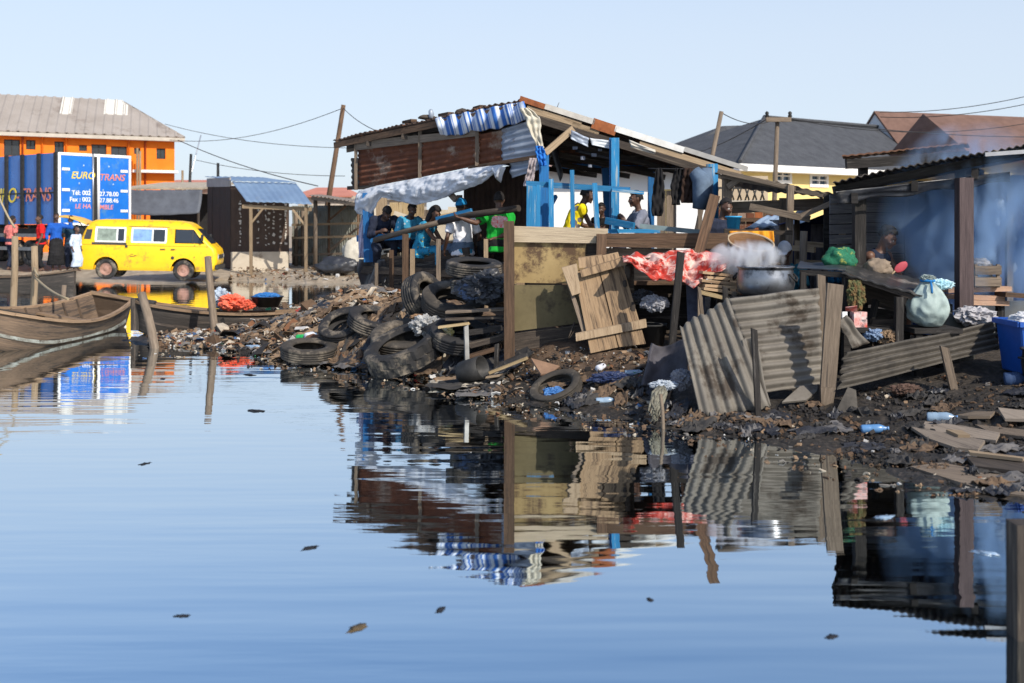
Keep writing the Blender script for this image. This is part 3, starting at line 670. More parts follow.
# ---- distant roofs
PINKR = M('faded_red_roof', (.50, .20, .14), (.40, .155, .11), 1, .8, 0, .1, var=.05)
def far_house(px0, px1, Y, ytop, yeave, label, roofm, wallm, hip=.35):
    a, b = PX(px0, Y, 0), PX(px1, Y, 0); zt, ze = H + (HY - ytop) * (Y + 3.5) / F, H + (HY - yeave) * Y / F
    t = thing('house', label, 'house', ((a.x + b.x) / 2, Y + 3, .3)); w_ = b.x - a.x
    mb = MB(); holes = [(w_ * k + .3, w_ * k + 1.5, ze - 1.7, ze - .6) for k in (.1, .45, .75)]
    f = frame((a.x, Y, 0), (1, 0), (0, 1)); wall_holes(mb, f, w_, .2, ze, holes, .2)
    mb.hexa([f(0, .2, .2), f(.2, .2, .2), f(.2, .2, ze), f(0, .2, ze), f(0, 7, .2), f(.2, 7, .2), f(.2, 7, ze), f(0, 7, ze)]); mb.hexa([f(w_ - .2, .2, .2), f(w_, .2, .2), f(w_, .2, ze), f(w_ - .2, .2, ze), f(w_ - .2, 7, .2), f(w_, 7, .2), f(w_, 7, ze), f(w_ - .2, 7, ze)])
    mb.build('wall', wallm, t)
    for h in holes: MB().hexa([f(h[0], .1, h[2]), f(h[0], .14, h[2]), f(h[0], .14, h[3]), f(h[0], .1, h[3]), f(h[1], .1, h[2]), f(h[1], .14, h[2]), f(h[1], .14, h[3]), f(h[1], .1, h[3])]).build('window', GLASS, t)
    m = MB(); A, B, C_, D_ = f(-.4, -.4, ze), f(w_ + .4, -.4, ze), f(w_ + .4, 7.4, ze), f(-.4, 7.4, ze); r0, r1 = f(w_ * hip * .5, 3.5, zt), f(w_ * (1 - hip * .5), 3.5, zt)
    slab(m, [A, B, r1, r0], .08); slab(m, [C_, D_, r0, r1], .08)
    for tri in ((B, C_, r1), (D_, A, r0)):
        vs = [m.bm.verts.new(p) for p in tri]; m.face(vs); 
    m.build('roof', roofm, t)
far_house(150, 212, 74, 180, 186.5, 'distant pink-roofed house between the orange building and the kiosk', PINKR, M('pale_far_wall', (.55, .48, .40)))
far_house(298, 346, 66, 187.5, 196, 'distant red-roofed house above the open stall', PINKR, M('pale_far_wall', (.55, .48, .40)))
far_house(346, 420, 90, 190, 199, 'distant pale house glimpsed left of the big shack', M('grey_far_roof', (.34, .33, .33)), M('pale_far_wall', (.55, .48, .40)))
far_house(-260, -40, 95, 150, 170, 'distant grey-roofed house beyond the left edge', M('grey_far_roof', (.34, .33, .33)), M('pale_far_wall', (.55, .48, .40)))

# ---- poles and wires
def pole(px0, y0, px1, y1, Y, r, mat, label, arm=None):
    a, b = P(px0, y0, Y), P(px1, y1, Y); z0 = hz(b.x, b.y); k = (a.z - z0 + .15) / (a.z - b.z)
    t = thing('utility_pole', label, 'pole', a + (b - a) * k)
    part('shaft', mat, t, 'tube', [a, a + (b - a) * k], [r * .75, r], 10)
    if arm:
        part('crossarm', W_GREY, t, 'beam', P(arm[0], y0 + 2, Y - .12), P(arm[1], y0 + 2, Y - .12), .12, .1)
        for px in (arm[0] + 1, arm[1] - 1): part('insulator', IRON, t, 'lathe', [(.03, 0), (.06, .04), (.04, .09), (.055, .13), (.02, .17)], P(px, y0 + .3, Y - .12), V((0, 0, 1)), 8)
    return a
pole(343.5, 105, 330, 190, 46, .12, W_BROWN, 'dark leaning utility pole behind the open stall')
pole(377.5 + 400, 117.5, 775, 185, 30, .075, W_GREY, 'upright grey utility pole with a crossarm before the yellow building', arm=(766, 791))
pole(721.5, 111.5, 712.5, 155, 24, .06, W_GREY, 'leaning grey pole rising behind the right end of the shack roof')
pole(191, 154, 190, 178, 58, .09, IRON, 'short dark pole right of the orange building')
pole(218, 163, 218, 178, 56, .09, IRON, 'dark stub pole sticking up behind the kiosk roof')
pole(201, 135, 190, 178, 60, .04, ALU, 'thin pale leaning mast right of the orange building')
def cable(a, b, sag, label, r=.014):
    a, b = V(a), V(b); pts = [a + (b - a) * (k / 16) - V((0, 0, sag * 4 * (k / 16) * (1 - k / 16))) for k in range(17)]
    one('power_cable', MB().tube(pts, r, 5), WIRE, label, 'cable', 'overhead cables')
cable(P(343, 108, 46), P(170, 140, 60), .5, 'sagging cable from the leaning pole left towards the orange building')
cable(P(343, 108, 46), P(440, 138, 26), .4, 'cable from the leaning pole to the shack roof')
cable(P(165, 124, 62), P(352, 148, 50), .3, 'thin upper cable crossing behind the leaning pole')
cable(P(178, 140, 60), P(318, 186, 48), .2, 'dark cable dropping from the orange building roof corner to the stall', .022)
cable(P(196, 160, 58), P(345, 176, 50), .2, 'faint low cable above the kiosk roof')
cable(P(790, 119, 30), P(1200, 124, 46), .5, 'long cable running right from the crossarm above the dark roof')
cable(P(790, 119, 30), P(1200, 66, 34), 1.0, 'cable rising right from the crossarm', .01)
cable(P(767, 119, 30), P(640, 152, 60), .6, 'cable running left from the crossarm behind the shack')
cable(P(722, 113, 24), P(768, 122, 30), .12, 'short cable from the leaning pole to the crossarm', .01)
cable(P(1040, 93, 40), P(880, 112, 44), .2, 'upper of two cables in the sky at the right edge')
cable(P(1040, 101, 40), P(880, 117, 44), .2, 'lower of two cables in the sky at the right edge')

# ---- yellow house with the dark hip roof
YELW = M('pale_yellow_wall', (.74, .58, .25), (.66, .51, .21), 1, .85, 0, .08, var=0, spots=(.5, .4, .2), spot_amt=.08)
def tile_mat(name, a, b):
    m = M(name, a, b, 2.2, .8, 0, .1, var=0); n, L = m.node_tree.nodes, m.node_tree.links
    tc = n.new('ShaderNodeTexCoord'); br = n.new('ShaderNodeTexBrick'); br.inputs['Scale'].default_value = 2.6; br.inputs['Color1'].default_value = (.9, .9, .9, 1); br.inputs['Color2'].default_value = (.6, .6, .6, 1); br.inputs['Mortar'].default_value = (.12, .12, .12, 1); br.inputs['Mortar Size'].default_value = .06
    L.new(tc.outputs['UV'], br.inputs[0]); bp = [q for q in n if q.type == 'BUMP'][0]; bp.inputs['Strength'].default_value = .9; bp.inputs['Distance'].default_value = .06; L.new(br.outputs[0], bp.inputs['Height']); return m
TILE_G = tile_mat('charcoal_roof_tiles', (.085, .088, .095), (.055, .057, .063)); TILE_B = tile_mat('brown_roof_tiles', (.20, .115, .085), (.14, .08, .06))
def uvslab(mb, c4, th):
    n0 = len(mb.bm.faces); slab(mb, c4, th); mb.bm.faces.ensure_lookup_table()
    a, b, d = V(c4[0]), V(c4[1]), V(c4[3]); ex = (b - a).normalized(); ey = (d - a - ex * (d - a).dot(ex)).normalized()
    for f_ in mb.bm.faces[n0:]:
        for l in f_.loops: q = l.vert.co - a; l[mb.uv].uv = (q.dot(ex), q.dot(ey))
def yellow_house():
    u = V((.8, .6, 0)); bk = V((-.6, .8, 0)); f = frame((9.97, 50, 0), u, bk); L, D, ze, zr = 20, 9, 4.55, 7.15
    t = thing('yellow_house', 'pale yellow house with a dark hipped tile roof and white fascia behind the shelters', 'house', f(10, 4, .3))
    def zat(px, y): a = along(px, (9.97, 50), u); return H + (HY - y) * (50 + u.y * a) / F
    holes = [(along(a, (9.97, 50), u), along(b, (9.97, 50), u), zat((a + b) / 2, y1), zat((a + b) / 2, y0)) for a, b, y0, y1 in ((769, 785, 167.5, 178.5), (806, 822, 172.5, 182.5))]
    holes = [(a + .35, b + .35, c - .12, d - .12) for a, b, c, d in holes] + [(13, 14.2, 3.1, 4.0)]
    mb = MB(); wall_holes(mb, f, L, .2, ze, holes, .22)
    for a in (0, L - .22): mb.hexa([f(a, .22, .2), f(a + .22, .22, .2), f(a + .22, .22, ze), f(a, .22, ze), f(a, D, .2), f(a + .22, D, .2), f(a + .22, D, ze), f(a, D, ze)])
    mb.build('wall', YELW, t)
    for xa, xb, za, zb in holes:
        w_ = MB(); xm, zm = (xa + xb) / 2, (za + zb) / 2
        for c, d, e, g in ((xa - .1, xa + .05, za - .1, zb + .1), (xb - .05, xb + .1, za - .1, zb + .1), (xa + .05, xb - .05, za - .1, za + .05), (xa + .05, xb - .05, zb - .05, zb + .1), (xm - .04, xm + .04, za + .05, zb - .05), (xa + .05, xm - .04, zm - .03, zm + .03), (xm + .04, xb - .05, zm - .03, zm + .03)):
            w_.hexa([f(c, -.04, e), f(c, .08, e), f(c, .08, g), f(c, -.04, g), f(d, -.04, e), f(d, .08, e), f(d, .08, g), f(d, -.04, g)])
        wo = w_.build('window', WHITE, t)
        MB().hexa([f(xa, .09, za), f(xa, .12, za), f(xa, .12, zb), f(xa, .09, zb), f(xb, .09, za), f(xb, .12, za), f(xb, .12, zb), f(xb, .09, zb)]).build('pane', M('blue_tinted_glass', (.06, .11, .17), (.05, .09, .14), 1, .1, 0, 0, spec=.7), wo)
    e = .6
    A, B, C_, D_ = f(-e, -e, ze), f(L + e, -e, ze), f(L + e, D + e, ze), f(-e, D + e, ze); r0, r1 = f(6, D / 2 - .8, zr + .05), f(L - 3, D / 2 - .8, zr + .05)
    m = MB(); uvslab(m, [A, B, r1, r0], .1); uvslab(m, [C_, D_, r0, r1], .1); uvslab(m, [D_, A, r0, r0 + V((0, .02, 0))], .1); uvslab(m, [B, C_, r1, r1 + V((0, .02, 0))], .1)
    # second hip roof behind, its wall below
    g0, g1, g2, q0, q1 = P(664, 161, 60), P(780, 162, 64), P(636, 158, 65), P(722, 126, 62.5), P(785, 124, 67)
    uvslab(m, [g0, g1, q1, q0], .1); uvslab(m, [g2, g0, q0, q0 + V((.02, 0, 0))], .1)
    m.build('roof', TILE_G, t)
    mb = MB(); mb.hexa([V((p.x, p.y + .5, z)) for p, z in ((g0, .2), (g1, .2), (g1, g1.z - .1), (g0, g0.z - .1))] + [V((p.x, p.y + .8, z)) for p, z in ((g0, .2), (g1, .2), (g1, g1.z - .1), (g0, g0.z - .1))]); mb.build('rear_wall', YELW, t)
    cap = MB(); cap.tube([A + V((0, 0, .1)), r0 + V((0, 0, .1))], .09, 6); cap.tube([r0 + V((0, 0, .08)), r1 + V((0, 0, .08))], .09, 6); cap.build('ridge_cap', TILE_G, t)
    fa = MB()
    for p, q in ((A, B), (D_, A)): d = (q - p).normalized(); fa.beam(p + V((0, 0, -.14)), q + V((0, 0, -.14)), .3, .05)
    fa.build('fascia', WHITE, t)
    sf = MB(); sf.hexa([f(-e, -e, ze - .3), f(-e, 0, ze - .3), f(-e, 0, ze - .26), f(-e, -e, ze - .26), f(L, -e, ze - .3), f(L, 0, ze - .3), f(L, 0, ze - .26), f(L, -e, ze - .26)]); sf.build('soffit', WHITE, t)
yellow_house()
def brown_house():
    u = V((.94, .34, 0)).normalized(); bk = V((-u.y, u.x, 0)); o = PX(905, 60, 0); f = frame(o, u, bk); ze, zr, L, D = 5.6, 8.15, 12, 5
    t = thing('brown_house', 'house with a brown tiled gable roof behind the smoky dark shed', 'house', f(6, 3, .3))
    mb = MB(); wall_holes(mb, f, L, .2, ze, [(3, 4.2, 3.8, 5)], .2); mb.build('wall', YELW, t)
    g_ = MB(); g_.hexa([f(0, .2, .2), f(.2, .2, .2), f(.2, .2, ze), f(0, .2, ze), f(0, D, .2), f(.2, D, .2), f(.2, D, ze), f(0, D, ze)])
    tri = [f(.02, 0, ze), f(.02, D, ze), f(.02, D / 2, zr - .15)]; tr2 = [p + u * .15 for p in tri]
    v1 = [g_.bm.verts.new(p) for p in tri]; v2 = [g_.bm.verts.new(p) for p in tr2]; g_.face(v1); g_.face(v2[::-1])
    for i in range(3): g_.face([v1[i], v1[(i + 1) % 3], v2[(i + 1) % 3], v2[i]])
    g_.build('gable_wall', M('white_render', (.70, .70, .70), (.6, .6, .6), var=0), t)
    m = MB(); e = .4
    uvslab(m, [f(-.05, -e, ze - .25), f(L, -e, ze - .25), f(L, D / 2, zr), f(-.05, D / 2, zr)], .1); uvslab(m, [f(L, D + e, ze - .25), f(-.05, D + e, ze - .25), f(-.05, D / 2, zr), f(L, D / 2, zr)], .1)
    m.build('roof', TILE_B, t)
    # front wing, hipped
    o2 = PX(985, 56, 0); f2 = frame(o2, u, bk); zr2 = 7.3; A, B, C_, D_ = f2(-3.2, -3, 4.9), f2(12, -3, 4.9), f2(12, 4, 4.9), f2(-3.2, 4, 4.9); r0, r1 = f2(-2.4, 1.6, zr2 + .15), f2(12, .5, zr2)
    m = MB(); uvslab(m, [A, B, r1, r0], .1); uvslab(m, [D_, A, r0, r0 + V((.02, 0, 0))], .1); m.build('roof', TILE_B, t)
    mb = MB(); wall_holes(mb, frame(f2(-2.6, -2.4, 0), u, bk), 14, .2, 4.9, [], .2); mb.build('wall', YELW, t)
brown_house()
# ================================================================== people
SKIN = M('dark_brown_skin', (.11, .055, .034), (.08, .039, .025), 6, .5, 0, .05, var=.25, spec=.4)
SKIN2 = M('brown_skin', (.16, .078, .048), (.12, .058, .036), 6, .5, 0, .05, var=.1, spec=.4)
HAIR = M('black_hair', (.012, .010, .010), (.02, .017, .016), 60, .8, 0, .6, var=0)
EYE = M('eye_white', (.55, .52, .48), var=0, bump=0, rough=.3); PUP = M('eye_dark', (.01, .008, .007), var=0, bump=0, rough=.2); LIP = M('lips', (.13, .05, .042), var=0, bump=0, rough=.45)
def cloth(name, a, b=None, **k): return M(name, a, b or tuple(x * .7 for x in a), 9, .9, 0, .35, **{'spec': .1, 'var': .04, **k})

def ik(a, c, l1, l2, hint):
    a, c = V(a), V(c); d = c - a; L = min(d.length, (l1 + l2) * .995); d.normalize(); c = a + d * L
    x = (l1 * l1 - l2 * l2 + L * L) / (2 * L); h = math.sqrt(max(l1 * l1 - x * x, 0))
    hn = V(hint) - d * V(hint).dot(d); hn = hn.normalized() if hn.length > 1e-5 else d.orthogonal().normalized()
    return a + d * x + hn * h, c
def person(label, at, yaw, pose, wear, s=1.0, vox=.011, skin=None, group=None, sit=None):
    """local frame: hips at the origin, facing -Y, left arm at +X. at: world place of the hips."""
    skin = skin or SKIN
    lean, side, twist = R(pose.get('lean', 5)), R(pose.get('side', 0)), R(pose.get('twist', 0))
    Q = lambda t: (Matrix.Rotation(twist * t, 3, 'Z') @ Matrix.Rotation(side * t, 3, 'Y') @ Matrix.Rotation(lean * t, 3, 'X'))
    # spine as a bent curve
    sp = [V((0, 0, 0))]; n = 13; L = .54
    for i in range(n): sp.append(sp[-1] + Q(.25 + .75 * i / (n - 1)) @ V((0, 0, L / n)))
    def spine(t):
        k = min(max(t / L, 0), 1) * n; i = min(int(k), n - 1); p = sp[i] + (sp[i + 1] - sp[i]) * (k - i)
        return p, Q(.25 + .75 * min(max(t / L, 0), 1))
    fem = pose.get('fem', False); kid = pose.get('kid', False)
    TR = [(-.10, .155, .105), (-.02, .17, .12), (.08, .155, .11), (.17, .135 if fem else .145, .10), (.27, .15, .108), (.36, .165 if fem else .175, .112), (.43, .165 if fem else .18, .10), (.48, .13, .08), (.52, .075, .066), (.545, .056, .06)]
    def rings(tr, g):
        out = []
        for t, a, b in tr:
            p, q = spine(t)
            if t < 0: p = p + V((0, 0, t))
            out.append((p, q @ V((a + g, 0, 0)), q @ V((0, b + g, 0))))
        return out
    top, qt = spine(L); shp, qs = spine(.455)
    hy, hp = R(pose.get('hyaw', 0)), R(pose.get('hpitch', 0))
    nq = Matrix.Rotation(twist, 3, 'Z') @ Matrix.Rotation(lean * pose.get('nk', .45), 3, 'X')
    hq = Matrix.Rotation(twist + hy, 3, 'Z') @ Matrix.Rotation(hp, 3, 'X')
    hs = 1.12 if kid else 1.0
    neck = top + nq @ V((0, -.01, .07)); hc = neck + hq @ V((0, -.02, .105 * hs))
    body = MB(); body.loft(rings(TR, 0))
    body.capsule(top - qt @ V((0, 0, .05)), neck + hq @ V((0, 0, .03)), .058, .052)
    # head
    def hd(x, y, z): return hc + hq @ (V((x, y, z)) * hs)
    g = bmesh.ops.create_uvsphere(body.bm, u_segments=20, v_segments=14, radius=1)
    for v in g['verts']:
        x, y, z = v.co; w_ = 1.0
        if z < 0: w_ = 1 - .32 * (-z) ** 1.5
        yy = y * .098 + (.012 if z > 0 else -.010 * (-z))
        if y > 0 and z < 0: yy *= 1 - .45 * (-z)
        v.co = hd(x * .076 * w_, yy, z * .122)
    for sx in (-1, 1):
        body.ell(hd(sx * .077, .008, -.005), hq @ V((.012, 0, 0)), hq @ V((0, .02, 0)), hq @ V((0, 0, .034)))
        body.capsule(hd(sx * .012, -.088, .030), hd(sx * .05, -.078, .030), .013, .012, 8)
        body.ell(hd(sx * .045, -.070, -.028), hq @ V((.024, 0, 0)), hq @ V((0, .022, 0)), hq @ V((0, 0, .022)))
        body.ell(hd(sx * .032, -.081, .008), hq @ V((.014, 0, 0)), hq @ V((0, .011, 0)), hq @ V((0, 0, .011)))
    body.capsule(hd(0, -.092, .02), hd(0, -.112, -.024), .011, .018, 8)
    for sx in (-1, 1): body.ell(hd(sx * .015, -.098, -.028), hq @ V((.013, 0, 0)), hq @ V((0, .014, 0)), hq @ V((0, 0, .011)))
    body.capsule(hd(-.018, -.096, -.054), hd(.018, -.096, -.054), .0115, .0115, 8); body.capsule(hd(-.015, -.093, -.068), hd(.015, -.093, -.068), .0115, .0115, 8)
    body.ell(hd(0, -.082, -.098), hq @ V((.026, 0, 0)), hq @ V((0, .022, 0)), hq @ V((0, 0, .02)))
    # arms
    J = {}
    for k, sx in (('L', 1), ('R', -1)):
        sh = shp + qs @ V((sx * (.165 if fem else .185), 0, 0)); body.ell(sh, V((.066, 0, 0)), V((0, .062, 0)), V((0, 0, .064)))
        hand = V(pose.get('hand' + k, (sx * .25, -.05, -.06)))
        el, wr = ik(sh, hand, .29, .255, V(pose.get('elbow' + k, (sx * .5, .6, -.5))))
        J['sh' + k], J['el' + k], J['wr' + k] = sh, el, wr
        body.capsule(sh, el, .052 if not fem else .047, .038); body.capsule(el, el + (wr - el) * .35, .038, .042); body.capsule(el + (wr - el) * .35, wr, .042, .026)
        d = V(pose['hdir' + k]).normalized() if 'hdir' + k in pose else (wr - el).normalized()
        pn = V(pose.get('palm' + k, (-sx, 0, 0))); pn = (pn - d * pn.dot(d)); pn = pn.normalized() if pn.length > 1e-4 else d.orthogonal().normalized(); sd_ = d.cross(pn).normalized()
        if sd_.dot(V((0, -1, .3))) < 0: sd_ = -sd_                     # thumb side forward
        body.ell(wr + d * .055, sd_ * .042, pn * .016, d * .058)
        cu = pose.get('curl', 28)
        for i, (off, ln) in enumerate(((.03, .072), (.010, .082), (-.010, .076), (-.029, .060))):
            p = wr + d * .085 + sd_ * off; dd = d.copy(); q0 = p
            for j, fr in enumerate((.45, .33, .25)):
                dd = (Quaternion(sd_, R(-cu)) @ dd) if (Quaternion(sd_, R(-cu)) @ dd).dot(pn) > dd.dot(pn) else (Quaternion(sd_, R(cu)) @ dd)
                q1 = q0 + dd * ln * fr; body.capsule(q0, q1, .0095, .0085, 6); q0 = q1
        th0 = wr + d * .03 + sd_ * .03; th1 = th0 + (d * .6 + sd_ * .7 + pn * .3).normalized() * .045; th2 = th1 + (d * .85 + sd_ * .2 + pn * .5).normalized() * .035
        body.capsule(th0, th1, .013, .011, 6); body.capsule(th1, th2, .011, .009, 6)
    for k, sx in (('L', 1), ('R', -1)):
        hip = V((sx * .092, 0, -.04)); foot = V(pose.get('foot' + k, (sx * .10, .02, -.86)))
        kn, an = ik(hip, foot, .43, .42, V(pose.get('knee' + k, (sx * .12, -1, 0))))
        J['hip' + k], J['kn' + k], J['an' + k] = hip, kn, an
        body.capsule(hip, kn, .088, .055); body.capsule(kn, kn + (an - kn) * .35, .054, .056); body.capsule(kn + (an - kn) * .35, an, .056, .036)
        fd = V(pose.get('toe' + k, (sx * .15, -1, 0))); fd.z = 0; fd.normalize()
        body.capsule(an + V((0, 0, -.035)) - fd * .05, an + V((0, 0, -.05)) + fd * .09, .034, .030); body.capsule(an + V((0, 0, -.05)) + fd * .09, an + V((0, 0, -.06)) + fd * .165, .036, .022)
        J['ft' + k] = an + V((0, 0, -.085))
    T = Matrix.Translation(V(at)) @ Matrix.Rotation(yaw, 4, 'Z') @ Matrix.Scale(s, 4)
    foot_w = min((T @ J['ftL']).z, (T @ J['ftR']).z)
    base = V((at[0], at[1], foot_w if sit is None else sit))
    t = thing('person', label, 'person', base, group)
    def fin(mb, name, mats, rm=vox, sm_=2, part_faces=None):
        mb.bm.transform(T); o = mb.build(name, mats, t, remesh=rm * s, smooth_it=sm_)
        if name not in ('body', 'hair', 'cap'):                      # sharp folds in the clothes
            nrm = np.zeros(len(o.data.vertices) * 3); o.data.vertices.foreach_get('normal', nrm); cos = np.zeros_like(nrm); o.data.vertices.foreach_get('co', cos)
            for k_ in range(len(nrm) // 3):
                q = V(cos[3 * k_:3 * k_ + 3]) / s; f1 = mnoise.noise(V((q.x * 13, q.y * 13, q.z * 6 + len(t.name)))); f2 = mnoise.noise(V((q.x * 5, q.y * 5 + 3, q.z * 9)))
                cos[3 * k_:3 * k_ + 3] += nrm[3 * k_:3 * k_ + 3] * (s * (.011 * (1 - 2 * abs(f1)) + .010 * (1 - 2 * abs(f2)) - .004))
            o.data.vertices.foreach_set('co', cos); o.data.update()
        if part_faces:
            for p in o.data.polygons:
                c = p.center + WL[o.name]
                for idx, (pt, rad) in part_faces:
                    if (c - pt).length < rad: p.material_index = idx
        return o
    W3 = lambda p: T @ V(p)
    pf = []
    for sx in (-1, 1):
        pf.append((1, (W3(hd(sx * .032, -.090, .008)), .0125 * s * hs))); pf.append((2, (W3(hd(sx * .032, -.094, .008)), .0075 * s * hs)))
    for x in (-.016, 0, .016): pf.append((3, (W3(hd(x, -.106, -.061)), .012 * s * hs)))
    fin(body, 'body', [skin, EYE, PUP, LIP], vox, 2, pf)
    # hair
    hstyle = wear.get('hair', 'short')
    if hstyle:
        hb = MB(); g = bmesh.ops.create_uvsphere(hb.bm, u_segments=24, v_segments=16, radius=1); kl = []
        th = {'short': 1.05, 'afro': 1.2, 'long': 1.14, 'braid': 1.12}[hstyle]
        for v in g['verts']:
            x, y, z = v.co; line = .42 if y < -.35 else (.05 if y < .25 else -.38)
            if hstyle == 'long' and y > -.2: line = -1.2
            w_ = 1 - .25 * max(0, -z) ** 1.5
            k_ = th + .03 * mnoise.noise(v.co * 7)
            if z < line: kl.append(v)
            v.co = hd(x * .076 * w_ * k_, y * .098 * k_ + .012, z * .122 * k_ + .002)
        bmesh.ops.delete(hb.bm, geom=kl, context='VERTS')
        bmesh.ops.solidify(hb.bm, geom=hb.bm.faces[:], thickness=-.012)
        if hstyle == 'long':
            hb.ell(hd(0, .07, -.10), hq @ V((.085, 0, 0)), hq @ V((0, .05, 0)), hq @ V((0, 0, .15)))
            for sx in (-1, 1): hb.ell(hd(sx * .07, .03, -.07), hq @ V((.03, 0, 0)), hq @ V((0, .045, 0)), hq @ V((0, 0, .13)))
        if hstyle == 'braid': hb.ell(hd(0, .09, .08), hq @ V((.05, 0, 0)), hq @ V((0, .05, 0)), hq @ V((0, 0, .05)))
        fin(hb, 'hair', [HAIR], vox, 1)
    if 'cap' in wear:
        hb = MB(); g = bmesh.ops.create_uvsphere(hb.bm, u_segments=24, v_segments=16, radius=1); kl = []
        for v in g['verts']:
            x, y, z = v.co
            if z < .12: kl.append(v)
            v.co = hd(x * .087, y * .11 + .010, z * .138)
        bmesh.ops.delete(hb.bm, geom=kl, context='VERTS'); bmesh.ops.solidify(hb.bm, geom=hb.bm.faces[:], thickness=-.014)
        bk_ = wear.get('brim', 1)
        hb.ell(hd(0, -.115 * bk_ + .01, .028), hq @ V((.068, 0, 0)), hq @ V((0, .075, .006)), hq @ V((0, 0, .008)))
        fin(hb, 'cap', [wear['cap']], vox * .8, 1)
    # shirt
    if 'shirt' in wear:
        m = MB(); lo = wear.get('hem', -.10)
        m.loft(rings([(lo, .185, .14)] + [(a, b, c) for a, b, c in TR if lo + .03 < a < .5] + [(.515, .085, .078)], .018))
        slv = wear.get('sleeve', .62)
        for k in 'LR':
            sh, el, wr = J['sh' + k], J['el' + k], J['wr' + k]
            def cone(a, b, ra, rb):
                d = (b - a).normalized(); x = d.orthogonal().normalized(); y = d.cross(x); m.loft([(a + (b - a) * q, x * (ra + (rb - ra) * q), y * (ra + (rb - ra) * q)) for q in (0, .33, .66, 1)], 14)
            if slv > 0:
                m.ell(sh, V((.085, 0, 0)), V((0, .08, 0)), V((0, 0, .082)))
                cone(sh, sh + (el - sh) * min(slv, 1), .078, .066 if slv <= 1 else .058)
            if slv > 1: m.ell(el, V((.058, 0, 0)), V((0, .058, 0)), V((0, 0, .058))); cone(el, el + (wr - el) * (slv - 1), .057, .042)
        mats = wear['shirt'] if isinstance(wear['shirt'], list) else [wear['shirt']]
        pfs = None
        if len(mats) > 1:
            pc, rr = wear['print'], .075; p_, q_ = spine(pc[2]); pfs = [(1, (W3(p_ + q_ @ V((pc[0] + dx, pc[1], dz))), rr * s)) for dx in (-.07, 0, .07) for dz in (-.02, .03)]
        so_ = fin(m, 'shirt', mats, vox * 1.1, 2, pfs)
    # trousers, shorts, skirt
    if 'legs' in wear:
        m = MB(); ln = wear.get('leg_len', 1.9)
        m.loft(rings([(-.13, .15, .11), (-.06, .175, .125), (.02, .18, .128), (.10, .162, .118)], .012))
        for k in 'LR':
            h, kn, an = J['hip' + k], J['kn' + k], J['an' + k]
            def cone(a, b, ra, rb):
                d = (b - a).normalized(); x = d.orthogonal().normalized(); y = d.cross(x); m.loft([(a + (b - a) * q, x * (ra + (rb - ra) * q), y * (ra + (rb - ra) * q)) for q in (0, .33, .66, 1)], 14)
            m.ell(h, V((.105, 0, 0)), V((0, .105, 0)), V((0, 0, .105)))
            cone(h, h + (kn - h) * min(ln, 1), .103, .075)
            if ln > 1: m.ell(kn, V((.074, 0, 0)), V((0, .074, 0)), V((0, 0, .074))); cone(kn, kn + (an - kn) * (ln - 1), .073, .06)
        fin(m, wear.get('legs_name', 'trousers'), [wear['legs']], vox * 1.1, 2)
    if 'skirt' in wear:
        m = MB(); q = wear.get('skirt_len', .9)
        kn = (J['knL'] + J['knR']) / 2; an = (J['anL'] + J['anR']) / 2; wd = abs(J['knL'].x - J['knR'].x) / 2 + .09
        if kn.z < -.25:                                              # standing: one cloth tube
            low = kn + (an - kn) * q
            m.loft([(V((0, 0, .1)), V((.165, 0, 0)), V((0, .125, 0))), (V((0, 0, -.06)), V((.195, 0, 0)), V((0, .15, 0))), (V((kn.x, kn.y, kn.z)), V((wd + .04, 0, 0)), V((0, .15, 0))), (low, V((wd + .07, 0, 0)), V((0, .17, 0)))], 18)
        else:
            m.loft(rings([(-.13, .17, .13), (-.03, .185, .135), (.08, .16, .115)], .015))
            dv = (kn - V((0, 0, -.04))); m.loft([(V((0, 0, -.04)) + dv * z, V((.19 + (wd - .19) * z, 0, 0)), V((0, .02, .1 - .02 * z))) for z in (0, .3, .6, .9, 1.1)], 18)
            low = kn + (an - kn) * q * .6; m.loft([(kn + (low - kn) * z, V((wd + .01, 0, 0)), V((0, .085, 0))) for z in (-.05, .5, 1)], 18)
        fin(m, 'skirt', [wear['skirt']], vox * 1.2, 2)
    for f_ in wear.get('extra', []): f_(t, W3, J, hd, hq, T)
    return t, J, T

STAND = dict(lean=3)
C_PINK = cloth('salmon_pink_shirt', (.72, .20, .17)); C_RED = cloth('red_shirt', (.70, .022, .022)); C_ROYAL = cloth('royal_blue_shirt', (.02, .10, .42)); C_NAVY = cloth('navy_cloth', (.03, .036, .06))
C_WHITE = cloth('white_cotton', (.74, .74, .76), (.62, .62, .66)); C_PALEB = cloth('pale_blue_robe', (.55, .62, .72)); C_BLACKC = cloth('black_cloth', (.022, .021, .022)); C_GREEN = cloth('bright_green_jersey', (.02, .40, .05), (.014, .31, .035))
C_GREY = cloth('grey_blue_shirt', (.21, .22, .27), (.15, .16, .20)); C_DENIM = cloth('washed_denim', (.13, .18, .25))
C_PRINT = M('blue_wax_print', (.55, .46, .08), (.03, .24, .40), 9, .9, 0, .3, pattern=cell_pattern(14, .2, .03), spots=(.03, .035, .05), spot_scale=13, spot_amt=.35, var=0, spec=.1)
C_PRINTB = M('light_blue_print', (.50, .60, .66), (.06, .30, .46), 9, .9, 0, .3, pattern=cell_pattern(11, .22, .03), var=0, spec=.1)
C_YEL = M('yellow_and_grey_wrap', (.16, .14, .15), (.80, .62, .015), 9, .9, 0, .3, pattern=cell_pattern(6.5, .40, .02), spots=(.55, .12, .03), spot_scale=7, spot_amt=.02, var=0, spec=.1)
C_TEAL = M('teal_print_shirt', (.04, .20, .24), (.02, .10, .13), 14, .9, 0, .3, pattern=cell_pattern(16, .3, .05), var=0, spec=.1)
